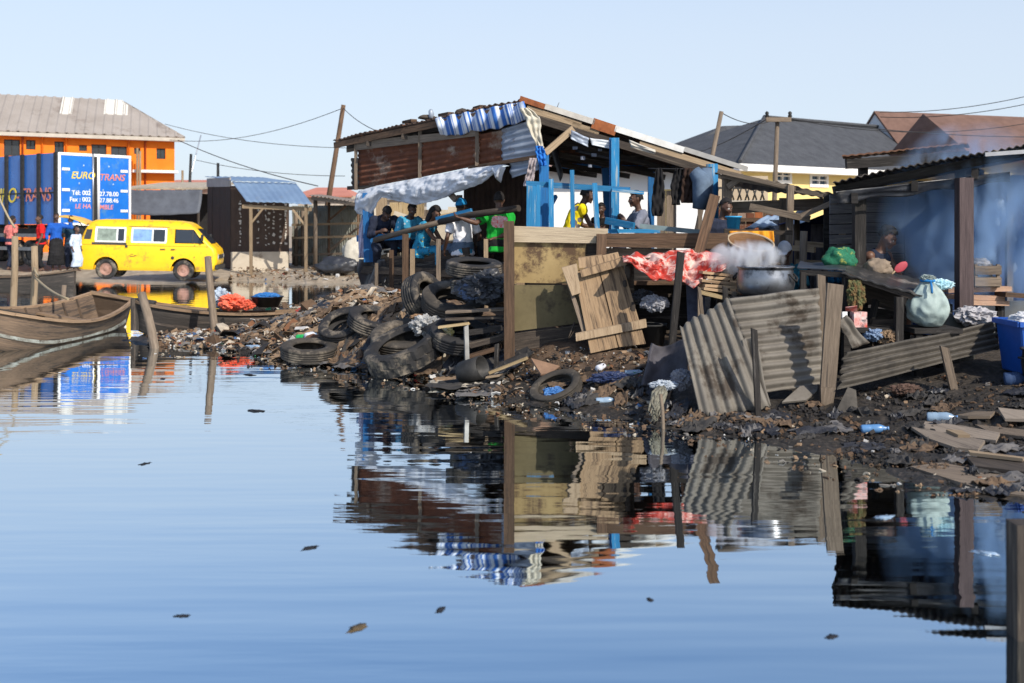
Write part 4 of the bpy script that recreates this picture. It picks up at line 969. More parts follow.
C_LOGO = M('red_and_white_print', (.75, .05, .05), (.8, .78, .76), 26, .9, 0, .2, var=0, spec=.1)

# ---- people at the van
def stand_at(px, Y, hipk=.93): 
    x = PX(px, Y, 0).x; return V((x, Y, 0))
def stander(label, px, Y, ground, yaw, pose, wear, s, **k):
    x = PX(px, Y, 0).x
    return person(label, (x, Y, ground + .945 * s), yaw, pose, wear, s, vox=.014, **k)
gl = .42
stander('person in a salmon pink shirt standing farthest left by the truck', 11, 37.0, gl, R(150), dict(lean=4, handL=(.2, -.1, -.02), handR=(-.22, -.12, .0), hpitch=8), dict(shirt=C_PINK, sleeve=.7, legs=C_NAVY), 1.0)
stander('person in a bright red top between the pink shirt and the blue shirt', 41, 36.6, gl, R(-60), dict(lean=2, handL=(.2, -.1, -.06), handR=(-.24, -.05, -.05), hpitch=5), dict(shirt=C_RED, sleeve=.75, legs=C_BLACKC), 1.02)
stander('person in a blue shirt reaching up to the open van tailgate', 56, 36.8, gl, R(35), dict(lean=2, handL=(.36, -.14, .62), elbowL=(.6, 0, -.6), hdirL=(.1, -.1, 1), handR=(-.27, -.05, -.05), fem=True), dict(shirt=C_ROYAL, sleeve=1.7, skirt=C_BLACKC, skirt_len=.75), 1.05)
stander('person in dark clothes standing half hidden behind the pale robe', 71, 37.4, gl, R(20), dict(lean=4, handL=(.2, -.15, .0)), dict(shirt=cloth('dark_teal_top', (.03, .07, .11)), legs=C_NAVY), 1.0)
stander('child in a pale blue robe at the open rear of the van', 76, 36.5, gl, R(70), dict(lean=3, kid=True, hpitch=-8), dict(shirt=C_PALEB, sleeve=1.5, skirt=C_PALEB, skirt_len=.75), .80)

# ================================================================== the van
VAN_Y = M('yellow_van_paint', (.86, .52, .006), (.76, .42, .008), 1.5, .42, 0, .04, spots=(.42, .23, .03), spot_scale=2.6, spot_amt=.30, var=0, spec=.4)
def van():
    T = Matrix.Translation(PX(150.5, 38.2, .10)) @ Matrix.Rotation(R(7), 4, 'Z') @ Matrix.Rotation(R(1.4), 4, 'Y')
    t = thing('minibus_van', 'battered bright yellow minibus van with its tailgate open at the water edge', 'van', T.translation)
    def fin(mb, name, mat, parent=None, bevel=0):
        mb.bm.transform(T); return mb.build(name, mat, parent or t, bevel=bevel)
    LV = [(.30, -2.12, 2.10, .84), (.40, -2.22, 2.22, .89), (.62, -2.24, 2.28, .92), (.85, -2.23, 2.29, .925), (1.05, -2.20, 2.24, .915), (1.16, -2.15, 2.12, .895), (1.45, -2.05, 1.84, .845), (1.72, -1.95, 1.58, .79), (1.86, -1.86, 1.42, .74), (1.93, -1.70, 1.26, .66), (1.965, -1.45, 1.0, .5), (1.975, -1.0, .6, .25)]
    def ring(z, xr, xf, hw):
        c = []; r = .16 if z < 1.8 else .25; r = min(r, hw * .9)
        for cx, cy, a0 in ((xf - r, hw - r, 0), (xr + r, hw - r, 90), (xr + r, -hw + r, 180), (xf - r, -hw + r, 270)):
            for k in range(7): a = R(a0 + k * 15); c.append(V((cx + r * math.cos(a), cy + r * math.sin(a), z)))
        return c
    mb = MB(); rr = []
    for z, xr, xf, hw in LV: rr.append([mb.bm.verts.new(p) for p in ring(z, xr, xf, hw)])
    for a, b in zip(rr, rr[1:]):
        for k in range(len(a)): mb.face([a[k], a[(k + 1) % len(a)], b[(k + 1) % len(a)], b[k]], None, True)
    mb.face(rr[0][::-1]); mb.face(rr[-1])
    mb.bm.normal_update()
    # open wheel arches, windows and the rear door: real cut-outs
    me = bpy.data.meshes.new('tmp'); bmesh.ops.recalc_face_normals(mb.bm, faces=mb.bm.faces[:]); mb.bm.to_mesh(me); bo = bpy.data.objects.new('tmp', me); COL.objects.link(bo)
    cut = MB(); WX = (-1.26, 1.20)
    for x in WX:
        for y in (-.95, .95): cut.lathe([(.40, -.25), (.40, .25)], (x, y, .34), V((0, 1, 0)), 28)
    cut.box((-2.1, 0, 1.15), (.5, 1.5, 1.25))                       # rear door opening
    inner = []
    for z, xr, xf, hw in LV[1:10]: inner.append((z + (.05 if z < .5 else 0), xr + .07, xf - .10, hw - .06))
    ir = [[cut.bm.verts.new(p) for p in ring(*q)] for q in inner]
    for a, b in zip(ir, ir[1:]):
        for k in range(len(a)): cut.face([a[k], a[(k + 1) % len(a)], b[(k + 1) % len(a)], b[k]])
    cut.face(ir[0][::-1]); cut.face(ir[-1])
    WIN = [(-1.60, -.68), (-.46, .62)]
    for sy in (-1, 1):
        for a, b in WIN: cut.box(((a + b) / 2, sy * .85, 1.46), (b - a, .5, .44))
        x0, x1 = .90, 1.86
        cut.hexa([V((x0, sy * .6, 1.22)), V((x0, sy * 1.1, 1.22)), V((x0, sy * 1.1, 1.68)), V((x0, sy * .6, 1.68)), V((x1, sy * .6, 1.22)), V((x1, sy * 1.1, 1.22)), V((x1 - .36, sy * 1.1, 1.68)), V((x1 - .36, sy * .6, 1.68))])
    cut.hexa([V((1.3, -.70, 1.22)), V((2.6, -.70, 1.22)), V((2.3, -.62, 1.72)), V((1.3, -.62, 1.72)), V((1.3, .70, 1.22)), V((2.6, .70, 1.22)), V((2.3, .62, 1.72)), V((1.3, .62, 1.72))])
    mc = bpy.data.meshes.new('tmpc'); bmesh.ops.recalc_face_normals(cut.bm, faces=cut.bm.faces[:]); cut.bm.to_mesh(mc); cut.bm.free(); co = bpy.data.objects.new('tmpc', mc); COL.objects.link(co)
    md = bo.modifiers.new('b', 'BOOLEAN'); md.operation = 'DIFFERENCE'; md.object = co; md.solver = 'EXACT'; md.use_self = True
    dg = bpy.context.evaluated_depsgraph_get(); dg.update(); me2 = bpy.data.meshes.new_from_object(bo.evaluated_get(dg))
    mb.bm.free(); mb = MB(); mb.bm.free(); mb.bm = bmesh.new(); mb.bm.from_mesh(me2)
    for f_ in mb.bm.faces: f_.smooth = False
    bpy.data.objects.remove(bo); bpy.data.objects.remove(co)
    mb.bm.transform(T); body = mb.build('body', VAN_Y, t, fix=False)
    try: body.data.shade_auto_smooth = True
    except Exception: pass
    for p in body.data.polygons: p.use_smooth = True
    try: body.data.set_sharp_from_angle(angle=R(35))
    except Exception: pass
    BLK = M('black_rubber_trim', (.025, .025, .026), (.04, .04, .04), 6, .6, 0, .1)
    def hw_at(z):
        for a, b in zip(LV, LV[1:]):
            if a[0] <= z <= b[0]: k = (z - a[0]) / (b[0] - a[0]); return a[3] + (b[3] - a[3]) * k
    def side(x0, x1, z0, z1, off, th, mat, name, sy=-1, parent=None, x0t=None, x1t=None):
        x0t = x0 if x0t is None else x0t; x1t = x1 if x1t is None else x1t
        m = MB(); c = []
        for xa, xb in ((x0, x0t), (x1, x1t)):
            y0, y1 = hw_at(z0) + off, hw_at(z1) + off
            c += [V((xa, sy * (y0 - th), z0)), V((xa, sy * y0, z0)), V((xb, sy * y1, z1)), V((xb, sy * (y1 - th), z1))]
        m.hexa(c); return fin(m, name, mat, parent)
    for sy in (-1, 1):
        for i, (a, b) in enumerate(WIN):
            z0, z1 = 1.24, 1.68
            m = WHITE if i < 2 else BLK
            wf = side(a - .02, b + .02, z0 - .03, z0 + .02, .012, .03, m, 'window', sy)
            side(a - .02, b + .02, z1 - .02, z1 + .03, .012, .03, m, 'frame', sy, wf); side(a - .03, a + .03, z0 + .02, z1 - .02, .012, .03, m, 'frame', sy, wf); side(b - .03, b + .03, z0 + .02, z1 - .02, .012, .03, m, 'frame', sy, wf)
            sp_ = (a + .72 * (b - a)) if i == 0 else (a + .60 * (b - a))
            side(a + .03, sp_, z0 + .02, z1 - .02, -.005, .012, M('pale_curtain', (.30, .36, .30), (.14, .17, .14), 5) if i == 0 else M('sky_blue_curtain', (.20, .34, .58), (.12, .2, .36), 5), 'curtain', sy, wf)
            side(sp_ - .02, sp_ + .03, z0 + .02, z1 - .02, .008, .02, WHITE, 'mullion', sy, wf)
            side(sp_ + .03, b - .03, z0 + .02, z1 - .02, -.005, .012, GLASS, 'pane', sy, wf)
        side(.93, 1.80, 1.24, 1.67, -.012, .012, GLASS, 'pane', sy, None, .93, 1.47)
        side(1.46, 1.50, 1.22, 1.68, .006, .02, BLK, 'quarter_light_bar', sy)
        side(-1.98, -1.76, 1.30, 1.62, .004, .01, BLK, 'vent', sy, None, -1.90, -1.72)
        # door seams
        for x, z0, z1 in ((-.58, .42, 1.75), (.72, .42, 1.75), (1.55, .75, 1.17)): side(x - .013, x + .013, z0, z1, .004, .01, BLK, 'door_seam', sy)
        side(-.56, .70, 1.73, 1.75, .003, .01, BLK, 'door_seam', sy); side(-2.1, 2.0, 1.115, 1.13, .004, .01, M('shadow_crease', (.35, .2, .01)), 'belt_line', sy)  # belt crease drawn as a strip in its shade colour
        side(.46, .62, 1.0, 1.03, .03, .03, BLK, 'door_handle', sy); side(.80, .92, 1.0, 1.03, .03, .03, BLK, 'door_handle', sy)
    side(-1.72, -.62, 1.135, 1.20, .012, .02, BLK, 'door_rail')
    side(-.66, -.58, 1.05, 1.13, .03, .04, BLK, 'rail_bracket')
    m = MB(); m.lathe([(.0, 0), (.05, .0), (.055, .015), (.03, .022)], V((.86, -.925, .74)), V((0, -1, 0)), 14); fin(m, 'fuel_cap', BLK)
    for dx, dz in ((0, 0), (.06, .05), (.12, -.01), (.05, -.02), (.18, .01)): m = MB(); m.box((-.50 + dx, -.929, .78 + dz), (.08, .006, .018)); fin(m, 'scratch', BLK)
    for sy in (-1, 1):
        for x in WX:
            m = MB(); m.lathe([(.20, -.08), (.26, -.10), (.32, -.09), (.335, -.06), (.335, .06), (.32, .09), (.26, .10), (.20, .08)], V((x, sy * .80, .335)), V((0, 1, 0)), 32, closed=True)
            w_ = fin(m, 'wheel', RUBBER)
            m = MB(); m.lathe([(.0, -.045), (.05, -.05), (.07, -.03), (.12, -.03), (.16, -.055), (.20, -.06), (.215, -.085), (.22, -.085), (.205, .05), (.0, .05)][::1], V((x, sy * .80, .335)), V((0, -sy, 0)), 24)
            fin(m, 'rim', M('rust_pink_rim', (.42, .24, .19), (.24, .12, .08), 9, .7, .1, .2, spots=(.15, .08, .05)), w_)
    for x, nm in ((2.27, 'bumper'), (-2.24, 'bumper')):
        m = MB(); m.box((x, 0, .45), (.12, 1.75, .16)); fin(m, nm, BLK, bevel=.03)
    for sy in (-1, 1):
        m = MB(); m.lathe([(0, .02), (.06, .018), (.085, 0), (.095, 0), (.10, -.04)], V((2.285, sy * .66, .80)), V((1, 0, 0)), 18); fin(m, 'headlight', M('lamp_glass', (.6, .6, .58), rough=.15, bump=0))
        m = MB(); m.box((1.80, sy * .99, 1.42), (.07, .16, .22)); m.beam((1.76, sy * .86, 1.33), (1.80, sy * .95, 1.38), .03, .03); fin(m, 'wing_mirror', BLK, bevel=.015)
    m = MB(); m.box((2.30, 0, .80), (.02, 1.0, .14)); fin(m, 'grille', BLK)
    m = MB(); m.hexa([V((2.02, -.66, 1.24)), V((2.05, -.66, 1.24)), V((1.62, -.6, 1.70)), V((1.59, -.6, 1.70)), V((2.02, .66, 1.24)), V((2.05, .66, 1.24)), V((1.62, .6, 1.70)), V((1.59, .6, 1.70))]); fin(m, 'windscreen', GLASS)
    # seats inside, floor
    for x in (-1.0, -.05, 1.05):
        m = MB(); m.box((x, 0, .75), (.5, 1.4, .2)); m.box((x - .25, 0, 1.1), (.14, 1.4, .7)); fin(m, 'seat', BLACK)
    # tailgate lifted up
    m = MB()
    def tg(u, v):
        x = -1.93 - 1.02 * v; z = 1.80 + .20 * math.sin(v * 2.2) + .05 * v; return V((x, (u - .5) * 1.45, z - .05 * abs(u - .5)))
    m.sheet(tg, 10, 8, .06); tgo = fin(m, 'tailgate', M('sunfaded_yellow_panel', (.72, .43, .10), (.6, .34, .07), var=0))
    for sy in (-1, 1): m = MB(); m.tube([(-2.12, sy * .66, 1.3), (-2.55, sy * .66, 1.90)], .015, 6); fin(m, 'gas_strut', IRON, tgo)
    m = MB(); m.sheet(lambda u, v: V((-2.2 - .5 * v, (u - .5) * 1.1, 1.90 + .08 * v)), 6, 4, .02); fin(m, 'rear_glass', GLASS, tgo)
van()

# ================================================================== boats and stakes
B_WOOD = wood('weathered_boat_planks', (.17, .115, .075), (.095, .065, .045), spots=(.055, .043, .035), amt=.52)
B_DARK = wood('dark_boat_hull', (.05, .042, .036), (.03, .026, .023), spots=(.13, .10, .08), amt=.3)
B_PALE = wood('worn_boat_rail', (.33, .22, .135), (.22, .145, .09), spots=(.11, .075, .05), amt=.3)
def boat(name, label, bow, stern, beam_w, free, hullm, inm, railm, bow_rise=.25, stern_rise=.12, bow_w=.06, stern_w=.35, stations=22, thwarts=(.35, .7), draft=.18, ribs=True, stem_mat=None, fulln=.55, lst=0.0):
    bow, stern = V(bow), V(stern); ax = (stern - bow); L = ax.length; ax.normalize(); sd_ = V((ax.y, -ax.x, 0)).normalized()
    t = thing(name, label, 'boat', (bow + stern) / 2)
    def prm(k):
        w_ = max(bow_w * (1 - k) + stern_w * k, 0); wd = w_ + (beam_w / 2 - w_) * math.sin(math.pi * min(1, k ** fulln * 1.0)) ** .75 if 0 < k < 1 else (bow_w if k <= 0 else stern_w)
        zt = free + bow_rise * (1 - k) ** 2.2 + stern_rise * k ** 3; zb = -draft * (1 - (abs(k - .5) * 2) ** 3) + (bow_rise * .35) * max(0, 1 - k * 5) ** 2 * .6
        return wd, zt, zb
    def sec(k, off):
        wd, zt, zb = prm(k); c = bow + ax * L * k; wd = max(wd - off, .01); zb = zb + off
        pts = []
        for s_, q in ((-1, 1), (-1, .72), (-1, .42), (-1, .14), (-1, 0), (1, 0), (1, .14), (1, .42), (1, .72), (1, 1)):
            x = wd * (.60 + .40 * q ** .8) if q > .02 else wd * .42
            pts.append(V((c.x, c.y, 0)) + sd_ * s_ * x + V((0, 0, zb + (zt - zb) * q - lst * s_ * x)))
        return pts
    def shell(mb, off, flip):
        rr = [[mb.bm.verts.new(p) for p in sec(i / stations, off)] for i in range(stations + 1)]
        u0 = rnd.random() * 5
        for i, (a, b) in enumerate(zip(rr, rr[1:])):
            for k in range(len(a) - 1):
                uv = [(i * L / stations + u0, k * .17), (i * L / stations + u0, k * .17 + .16), ((i + 1) * L / stations + u0, k * .17 + .16), ((i + 1) * L / stations + u0, k * .17)]
                mb.face([a[k], a[k + 1], b[k + 1], b[k]] if not flip else [b[k], b[k + 1], a[k + 1], a[k]], uv if not flip else [uv[3], uv[2], uv[1], uv[0]], True)
        return rr
    mb = MB(); mb.m = 0; o_ = shell(mb, 0, False); mb.m = 1; i_ = shell(mb, .035, True); mb.m = 0
    for i in range(stations):
        for e in (0, -1): mb.face([o_[i][e], o_[i + 1][e], i_[i + 1][e], i_[i][e]])
    for r_, rev in ((0, 0), (stations, 1)):
        mb.m = 0; mb.face(o_[r_] if rev else o_[r_][::-1]); mb.m = 1; mb.face(i_[r_][::-1] if rev else i_[r_])
    hull = mb.build('hull', [hullm, inm], t)
    for e in (0, -1):
        pts = [sec(i / stations, .0)[e] + V((0, 0, .005)) for i in range(stations + 1)]
        m = MB()
        for i in range(stations): m.beam(pts[i], pts[i + 1] + (pts[i + 1] - pts[i]) * .02, .045, .075)
        m.build('gunwale', railm, t)
    for k in thwarts:
        s_ = sec(k, .03); a, b = s_[1], s_[-2]; part('thwart', railm, t, 'beam', a + V((0, 0, .04)), b + V((0, 0, .04)), .035, .17)
    if ribs:
        for k in (.14, .27, .42, .52, .62, .78, .88):
            s_ = sec(k, .045); m = MB()
            for p, q in zip(s_, s_[1:]): m.beam(p, q, .04, .045, up=ax)
            m.build('rib', inm, t)
    s0 = sec(0, 0); part('stem', stem_mat or railm, t, 'beam', (s0[0] + s0[-1]) / 2 + V((0, 0, .06)) - ax * .03, (s0[4] + s0[5]) / 2 - ax * .03, .14, bow_w * 2 + .06, up=ax)
    part('bow_deck', stem_mat or railm, t, 'sheet', lambda u, v: (sec(v * .10, -.01)[0] * (1 - u) + sec(v * .10, -.01)[-1] * u) + V((0, 0, .03)), 4, 4, .04)
    part('transom_cap', railm, t, 'beam', sec(1, 0)[0] + V((0, 0, .02)), sec(1, 0)[-1] + V((0, 0, .02)), .06, .09)
    return t, sec
bt, bsec = boat('rowing_boat', 'weathered wooden boat floating at the left edge with its open planked inside showing', (-7.80, 16.9, 0), (-7.46, 21.2, 0), 1.32, .30, B_WOOD, B_WOOD, B_PALE, bow_rise=.34, stern_rise=.26, stern_w=.40, stem_mat=B_DARK, thwarts=(.60,), draft=.12, fulln=.75, lst=.16)
def keel_strip():
    mb = MB(); pts = [bsec(k / 20, -.012)[6 if False else 8 - 1] for k in range(0, 20)]
    pts = [V((p.x, p.y, max(p.z, .05))) for p in pts]
    for a, b in zip(pts, pts[1:]): mb.beam(a, b + (b - a) * .02, .05, .02)
    mb.build('rubbing_strip', M('worn_turquoise_white', (.36, .38, .34), (.14, .125, .10), 5, .85, 0, .3, spots=(.08, .065, .05), spot_amt=.45, spot_scale=4), bt)
keel_strip()
ct, csec = boat('canoe', 'long dark canoe drawn up behind the rubbish spit with bags and a basin aboard', P(137, 300, 19.9) * 1.0 - V((0, 0, P(137, 300, 19.9).z)), V((-3.6, 20.6, 0)), .80, .26, B_DARK, B_DARK, B_PALE, bow_rise=.30, stern_rise=.12, stern_w=.12, thwarts=(.12, .5), draft=.15, ribs=False, stem_mat=B_DARK)
boat('canoe', 'low dark boat moored along the far bank below the standing people', (-18.6, 36.3, 0), (-13.6, 35.4, 0), 1.0, .2, B_DARK, B_DARK, B_WOOD, bow_rise=.15, stern_rise=.28, stern_w=.08, thwarts=(.3, .6), ribs=False)

def stake(a, b, r, mat, label, taper=.85, n=8):
    a, b = V(a), V(b); z0 = min(hz(b.x, b.y), 0 if sdist(b.x, b.y) < 0 else 9) - .25; d = (b - a).normalized(); k = (b.z - z0) / max(-d.z, .2); e = b + d * k
    pts = [a + (e - a) * q + V((rnd.uniform(-1, 1), rnd.uniform(-1, 1), 0)) * r * .25 for q in (0, .25, .5, .75, 1)]
    return one('stake', MB().tube(pts, [r * (taper + (1 - taper) * q) for q in (0, .25, .5, .75, 1)], n), mat, label, 'stake', 'mooring stakes in the water')
stake(P(14.5, 236, 22), P(13, 306, 22), .075, W_PALE, 'tall pale mooring stake farthest left behind the wooden boat')
stake(P(34.5, 246, 22), P(34, 308, 22), .075, W_PALE, 'mooring stake with the yellow rope tied to it')
stake(P(64, 285, 21), P(63.5, 303, 21), .05, W_GREY, 'short grey stake just behind the wooden boat')
stake(P(142, 294, 18.0), P(153, 342, 17.6), .075, W_GREY, 'thick leaning stake in the water at the tip of the rubbish spit', .95)
stake(P(207.5, 257, 19.3), P(213.5, 322, 19.0), .07, W_GREY, 'leaning grey stake beside the canoe on the rubbish spit')
def rope(pts, r, label, sag=0): 
    q = []
    for a, b in zip(pts, pts[1:]):
        for k in range(8): p = V(a) + (V(b) - V(a)) * (k / 8); p.z -= sag * 4 * (k / 8) * (1 - k / 8); q.append(p)
    q.append(V(pts[-1])); return one('rope', MB().tube(q, r, 6), ROPE, label, 'rope')
rope([P(34.5, 268, 21.9), P(40, 275, 21.5), P(34, 276, 21.88), P(68, 299, 19)], .022, 'yellow rope running from a stake down to the wooden boat', .06)
rope([P(-12, 168, 22), P(15, 228, 21.9)], .02, 'rope slanting up out of the frame from the leftmost stake', .1)
# loads in the canoe
def crumple(c, size, amp=.35, seed=1, sub=5, rot=0):
    mb = MB(); mb.blob(c, size, amp * .5, 2.2, sub, rot, seed); sv = V((seed * 1.7, seed * .3, 0))
    for v in mb.bm.verts:
        p = v.co - V(c); k = min(size); q = p / k
        r1 = 1 - 2 * abs(mnoise.noise(q * 1.6 + sv)); r2 = 1 - 2 * abs(mnoise.noise(q * 3.7 - sv)); r3 = 1 - 2 * abs(mnoise.noise(q * 8 + sv))
        v.co += p.normalized() * amp * k * (.55 * (r1 - .6) + .30 * (r2 - .6) + .13 * (r3 - .6))
        v.co.z -= max(0, v.co.z - V(c).z) * .15
    for f_ in mb.bm.faces: f_.smooth = False
    return mb
one('plastic_bag', crumple(P(232, 302, 20.3), (.22, .16, .16), .5, 4), M('orange_red_plastic', (.72, .085, .03), (.62, .16, .10), 5, .45, 0, .5, bump_scale=12), 'orange red plastic bag lying in the canoe', 'bag', 'plastic bags in the canoe')
one('plastic_bag', crumple(P(246, 304, 20.2), (.18, .14, .10), .5, 14), M('orange_red_plastic', (.72, .085, .03)), 'smaller orange bag between the red bag and the basin', 'bag', 'plastic bags in the canoe')
one('plastic_bag', crumple(P(221, 298, 20.5), (.16, .16, .19), .6, 9), M('clear_grey_plastic', (.48, .56, .64), (.36, .42, .50), 5, .35, 0, .5, bump_scale=12), 'crumpled clear bag behind the orange bag in the canoe', 'bag', 'plastic bags in the canoe')
def basin():
    c = P(267, 306.5, 20.3); t = thing('basin', 'black and blue basin standing in the canoe', 'basin', c)
    MB().lathe([(.0, 0), (.20, .0), (.285, .17), (.30, .175), (.30, .185), (.275, .18), (.19, .02), (.0, .02)], c, V((0, 0, 1)), 28).build('bowl', M('black_basin_plastic', (.02, .02, .024), rough=.4), t)
    crumple(c + V((0, 0, .17)), (.24, .2, .09), .35, 5).build('blue_lining', M('blue_plastic_sheet', (.03, .16, .42), (.02, .12, .34), 5, .4, 0, .5), t)
basin()
# ================================================================== the big open shack on its deck
SA, SB, SC, SD = P(522, 99.5, 18.2), P(333, 140, 21.5), P(745, 168, 18.6), P(566, 165, 22.6)
SW1, SW0 = PX(540, 18.15, 0), PX(357, 21.2, 0)
def wl(px, y, out=0.0):
    """the point of the shack's left wall plane under a pixel, out metres before it"""
    d = SW0 - SW1; k = (px - 512) / F; t_ = (k * SW1.y - SW1.x) / (d.x - k * d.y); p = SW1 + d * t_
    n = V((-d.y, d.x, 0)).normalized(); n = n if n.y < 0 else -n
    return P(px, y, p.y) + n * out
DECK = 1.2
shack = thing('shack', 'big open-sided shack with a rusty sheet wall and blue posts on the littered bank', 'shack', V((.5, 19.5, DECK)))
def shack_build():
    t = shack
    ROOFM = M('dark_rusty_roof', (.10, .06, .04), (.05, .034, .027), 4, .85, 0, .3, spots=(.24, .10, .045), spot_amt=.3)
    roof = MB().corr(SA, SB, SC, .125, .022, .008, c=SD, rag=.012, dent=.05, seg=6, nv=14).build('roof', ROOFM, t)
    ax, ay = (SB - SA).normalized(), (SC - SA).normalized(); dn = V((0, 0, -1))
    # verge of patched strips along the front edge
    def on(k, dz=0): return SA + (SC - SA) * k + V((0, -.05, dz))
    for k0, k1, m, wd, dz in ((-.01, .10, RUST_OR, .09, .0), (.10, .32, M('pale_tin_strip', (.50, .47, .42), (.36, .33, .29), 6), .09, .0), (.31, .415, RUST_OR, .17, -.035), (.41, .72, M('whitish_tin_strip', (.66, .65, .62), (.5, .49, .46), 6), .10, -.01), (.72, 1.01, M('grey_tin_strip', (.40, .39, .37), (.3, .29, .27), 6), .08, .0)):
        part('verge_strip', m, roof, 'beam', on(k0, dz), on(k1, dz - .01), wd, .012, up=V((0, 0, 1)))
    for k0, k1, m, dz, wd in ((.02, .26, W_PALE, -.12, .10), (.22, .34, W_PALE, -.15, .08), (.52, .98, W_PALE, -.13, .09), (.06, .98, W_DARK, -.24, .12)):
        part('fascia_board', m, t, 'beam', on(k0, dz) + V((0, .04, 0)), on(k1, dz) + V((0, .04, 0)), wd, .035)
    for j, k in enumerate((.06, .28, .5, .72, .94)):
        a, b = SA.lerp(SC, k), SB.lerp(SD, k); part('rafter', W_DARK, t, 'beam', a + V((0, .15, -.09)), b + V((0, 0, -.09)), .10, .06)
    for k in (.03, .2, .4, .6, .8):
        a, b = SA.lerp(SB, k), SC.lerp(SD, k); part('purlin', W_DARK if k else W_BROWN, t, 'beam', a + V((0, 0, -.19)), b + V((0, 0, -.19)), .09, .06)
    part('eave_board', W_BROWN, t, 'beam', SA + V((-.02, .03, -.11)), SB + V((.02, .03, -.10)), .11, .03); part('eave_board', W_GREY, t, 'beam', SA.lerp(SB, .55) + V((.1, .12, -.22)), SB + V((.25, .1, -.19)), .08, .03)
    for px, y, Y, sz in ((427, 117.5, 20.2, (.16, .1, .05)), (431, 114, 20.1, (.05, .04, .10)), (462, 112, 19.4, (.14, .12, .06)), (448, 117, 19.7, (.10, .07, .05))): MB().blob(P(px, y, Y), sz, .3, 2, 2, rnd.random() * 3).build('roof_weight', W_DARK if px != 431 else GALV_B, roof)
    for px, y, dx in ((405, 122.5, 9), (441, 115.5, 10), (476, 108.5, 7)): part('roof_plank', W_BROWN, roof, 'beam', P(px, y, 20.9 - (px - 380) * .017), P(px + dx, y - 2, 20.6 - (px - 380) * .017), .05, .12)
    # walls of sheets on the left side
    def sheet(name, tl, tr, bl, br, m, out=0, pitch=.105, amp=.015, dent=.03): MB().corr(wl(*tl, out), wl(*bl, out), wl(*tr, out), pitch, amp, .007, c=wl(*br, out), rag=.015, dent=dent, nv=16).build(name, m, t)
    sheet('wall_sheet', (357.5, 149), (423, 140), (360, 188.5), (422, 177), RUST, .0); sheet('wall_sheet', (421, 141), (481, 133), (421, 177.5), (480, 165), RUST, .02)
    sheet('wall_sheet', (478, 134.5), (505, 129), (478, 166), (504, 161), RUST, .0); sheet('wall_sheet', (503, 129), (541, 117), (503, 161), (541, 156), GALV_B, .025); sheet('wall_sheet', (509, 161), (540, 157), (512, 178), (538, 170), GALV_B, .0)
    sheet('wall_sheet', (349.5, 158), (361, 158), (350, 187), (361, 188), SHEET_DK, -.05)
    part('wall_board', W_GREY, t, 'hexa', [wl(*q) for q in ((358, 150.5, .03), (358, 150.5, .06), (358, 141.5, .06), (358, 141.5, .03), (480, 136, .03), (480, 136, .06), (480, 129.5, .06), (480, 129.5, .03))])
    for px, ya, yb in ((358, 140, 190), (422, 131, 178), (479, 126, 166)): part('batten', W_GREY, t, 'beam', wl(px, ya, .05), wl(px, yb, .05), .06, .03, up=V((1, 0, 0)))
    part('wall_board', W_DARK, t, 'beam', wl(347, 188, -.02), wl(374, 187, -.02), .07, .04); part('wall_board', W_BROWN, t, 'beam', wl(470, 168, .03), wl(541, 156.5, .04), .06, .04)
    # posts
    def post(px, y0, y1, Y, wd, m, px1=None, round_=False, name='post'):
        a, b = P(px, y0, Y), P(px if px1 is None else px1, y1, Y)
        if round_: part(name, m, t, 'tube', [a, b], wd / 2, 10)
        else: part(name, m, t, 'beam', a, b, wd, wd * .8, up=V((1, 0, 0)))
    post(544, 150, 240, 18.0, .15, W_BLUED); post(615, 138, 240, 17.95, .125, W_BLUE); post(612.2, 138, 240, 18.05, .09, W_BLUED)
    post(605, 168, 240, 20.2, .12, W_BLUED, 609); post(651, 168, 250, 20.6, .11, W_BLUED); post(712, 164, 244, 18.4, .19, W_BLUE, 713.5, True)
    post(368, 193, 262, 20.85, .19, W_BLUED, 369.5); post(700, 176, 240, 22, .08, W_GREY)
    for px, y0, wd, p1 in ((529.5, 186, .085, 529), (534, 186, .07, 533.5), (538.5, 185, .065, 538)): post(px, y0, 230, 17.5, wd, W_BLUE, p1, name='railing_post')
    for px, y0, wd, p1, Y in ((551, 179, .075, 551.5, 17.45), (572, 170, .065, 573, 17.4), (594.5, 183, .075, 597.5, 17.4)): post(px, y0, 232, Y, wd, W_BLUE, p1, name='railing_post')
    part('rail', W_BLUE, t, 'beam', P(526, 183.5, 17.55), P(630, 190, 17.55), .085, .05); part('rail', W_BLUE, t, 'beam', P(612, 190, 17.5), P(644, 193, 17.45), .05, .09)
    part('rail', W_BLUE, t, 'beam', P(606, 220.5, 17.6), P(634, 226, 17.3), .10, .06); part('rail', W_BLUE, t, 'beam', P(606, 231, 17.6), P(660, 231, 17.6), .06, .05); part('rail', M('grey_teal_paint', (.20, .27, .28), (.14, .18, .19)), t, 'beam', P(640, 226, 17.2), P(700, 232, 17.0), .07, .08)
    part('brace', W_BLUED, t, 'beam', P(541, 224, 19), P(556, 196, 19.4), .06, .05); part('brace', W_PALE, t, 'beam', P(545, 153, 17.95), P(573, 128.5, 18.1), .10, .06)
    part('rail', W_BLUED, t, 'beam', wl(360, 238.5, .05), wl(408, 236, .05), .12, .07); part('rail', W_BLUE, t, 'beam', wl(441, 220.5, .10), wl(476, 212, .10), .12, .05)
    part('rail', W_GREY, t, 'tube', [wl(384, 240, .22), wl(420, 230, .22), wl(452, 221.5, .22)], .05, 8); part('rail', W_DARK, t, 'tube', [wl(449, 222, .22), wl(480, 215, .22), wl(528, 208.5, .22)], .055, 8)
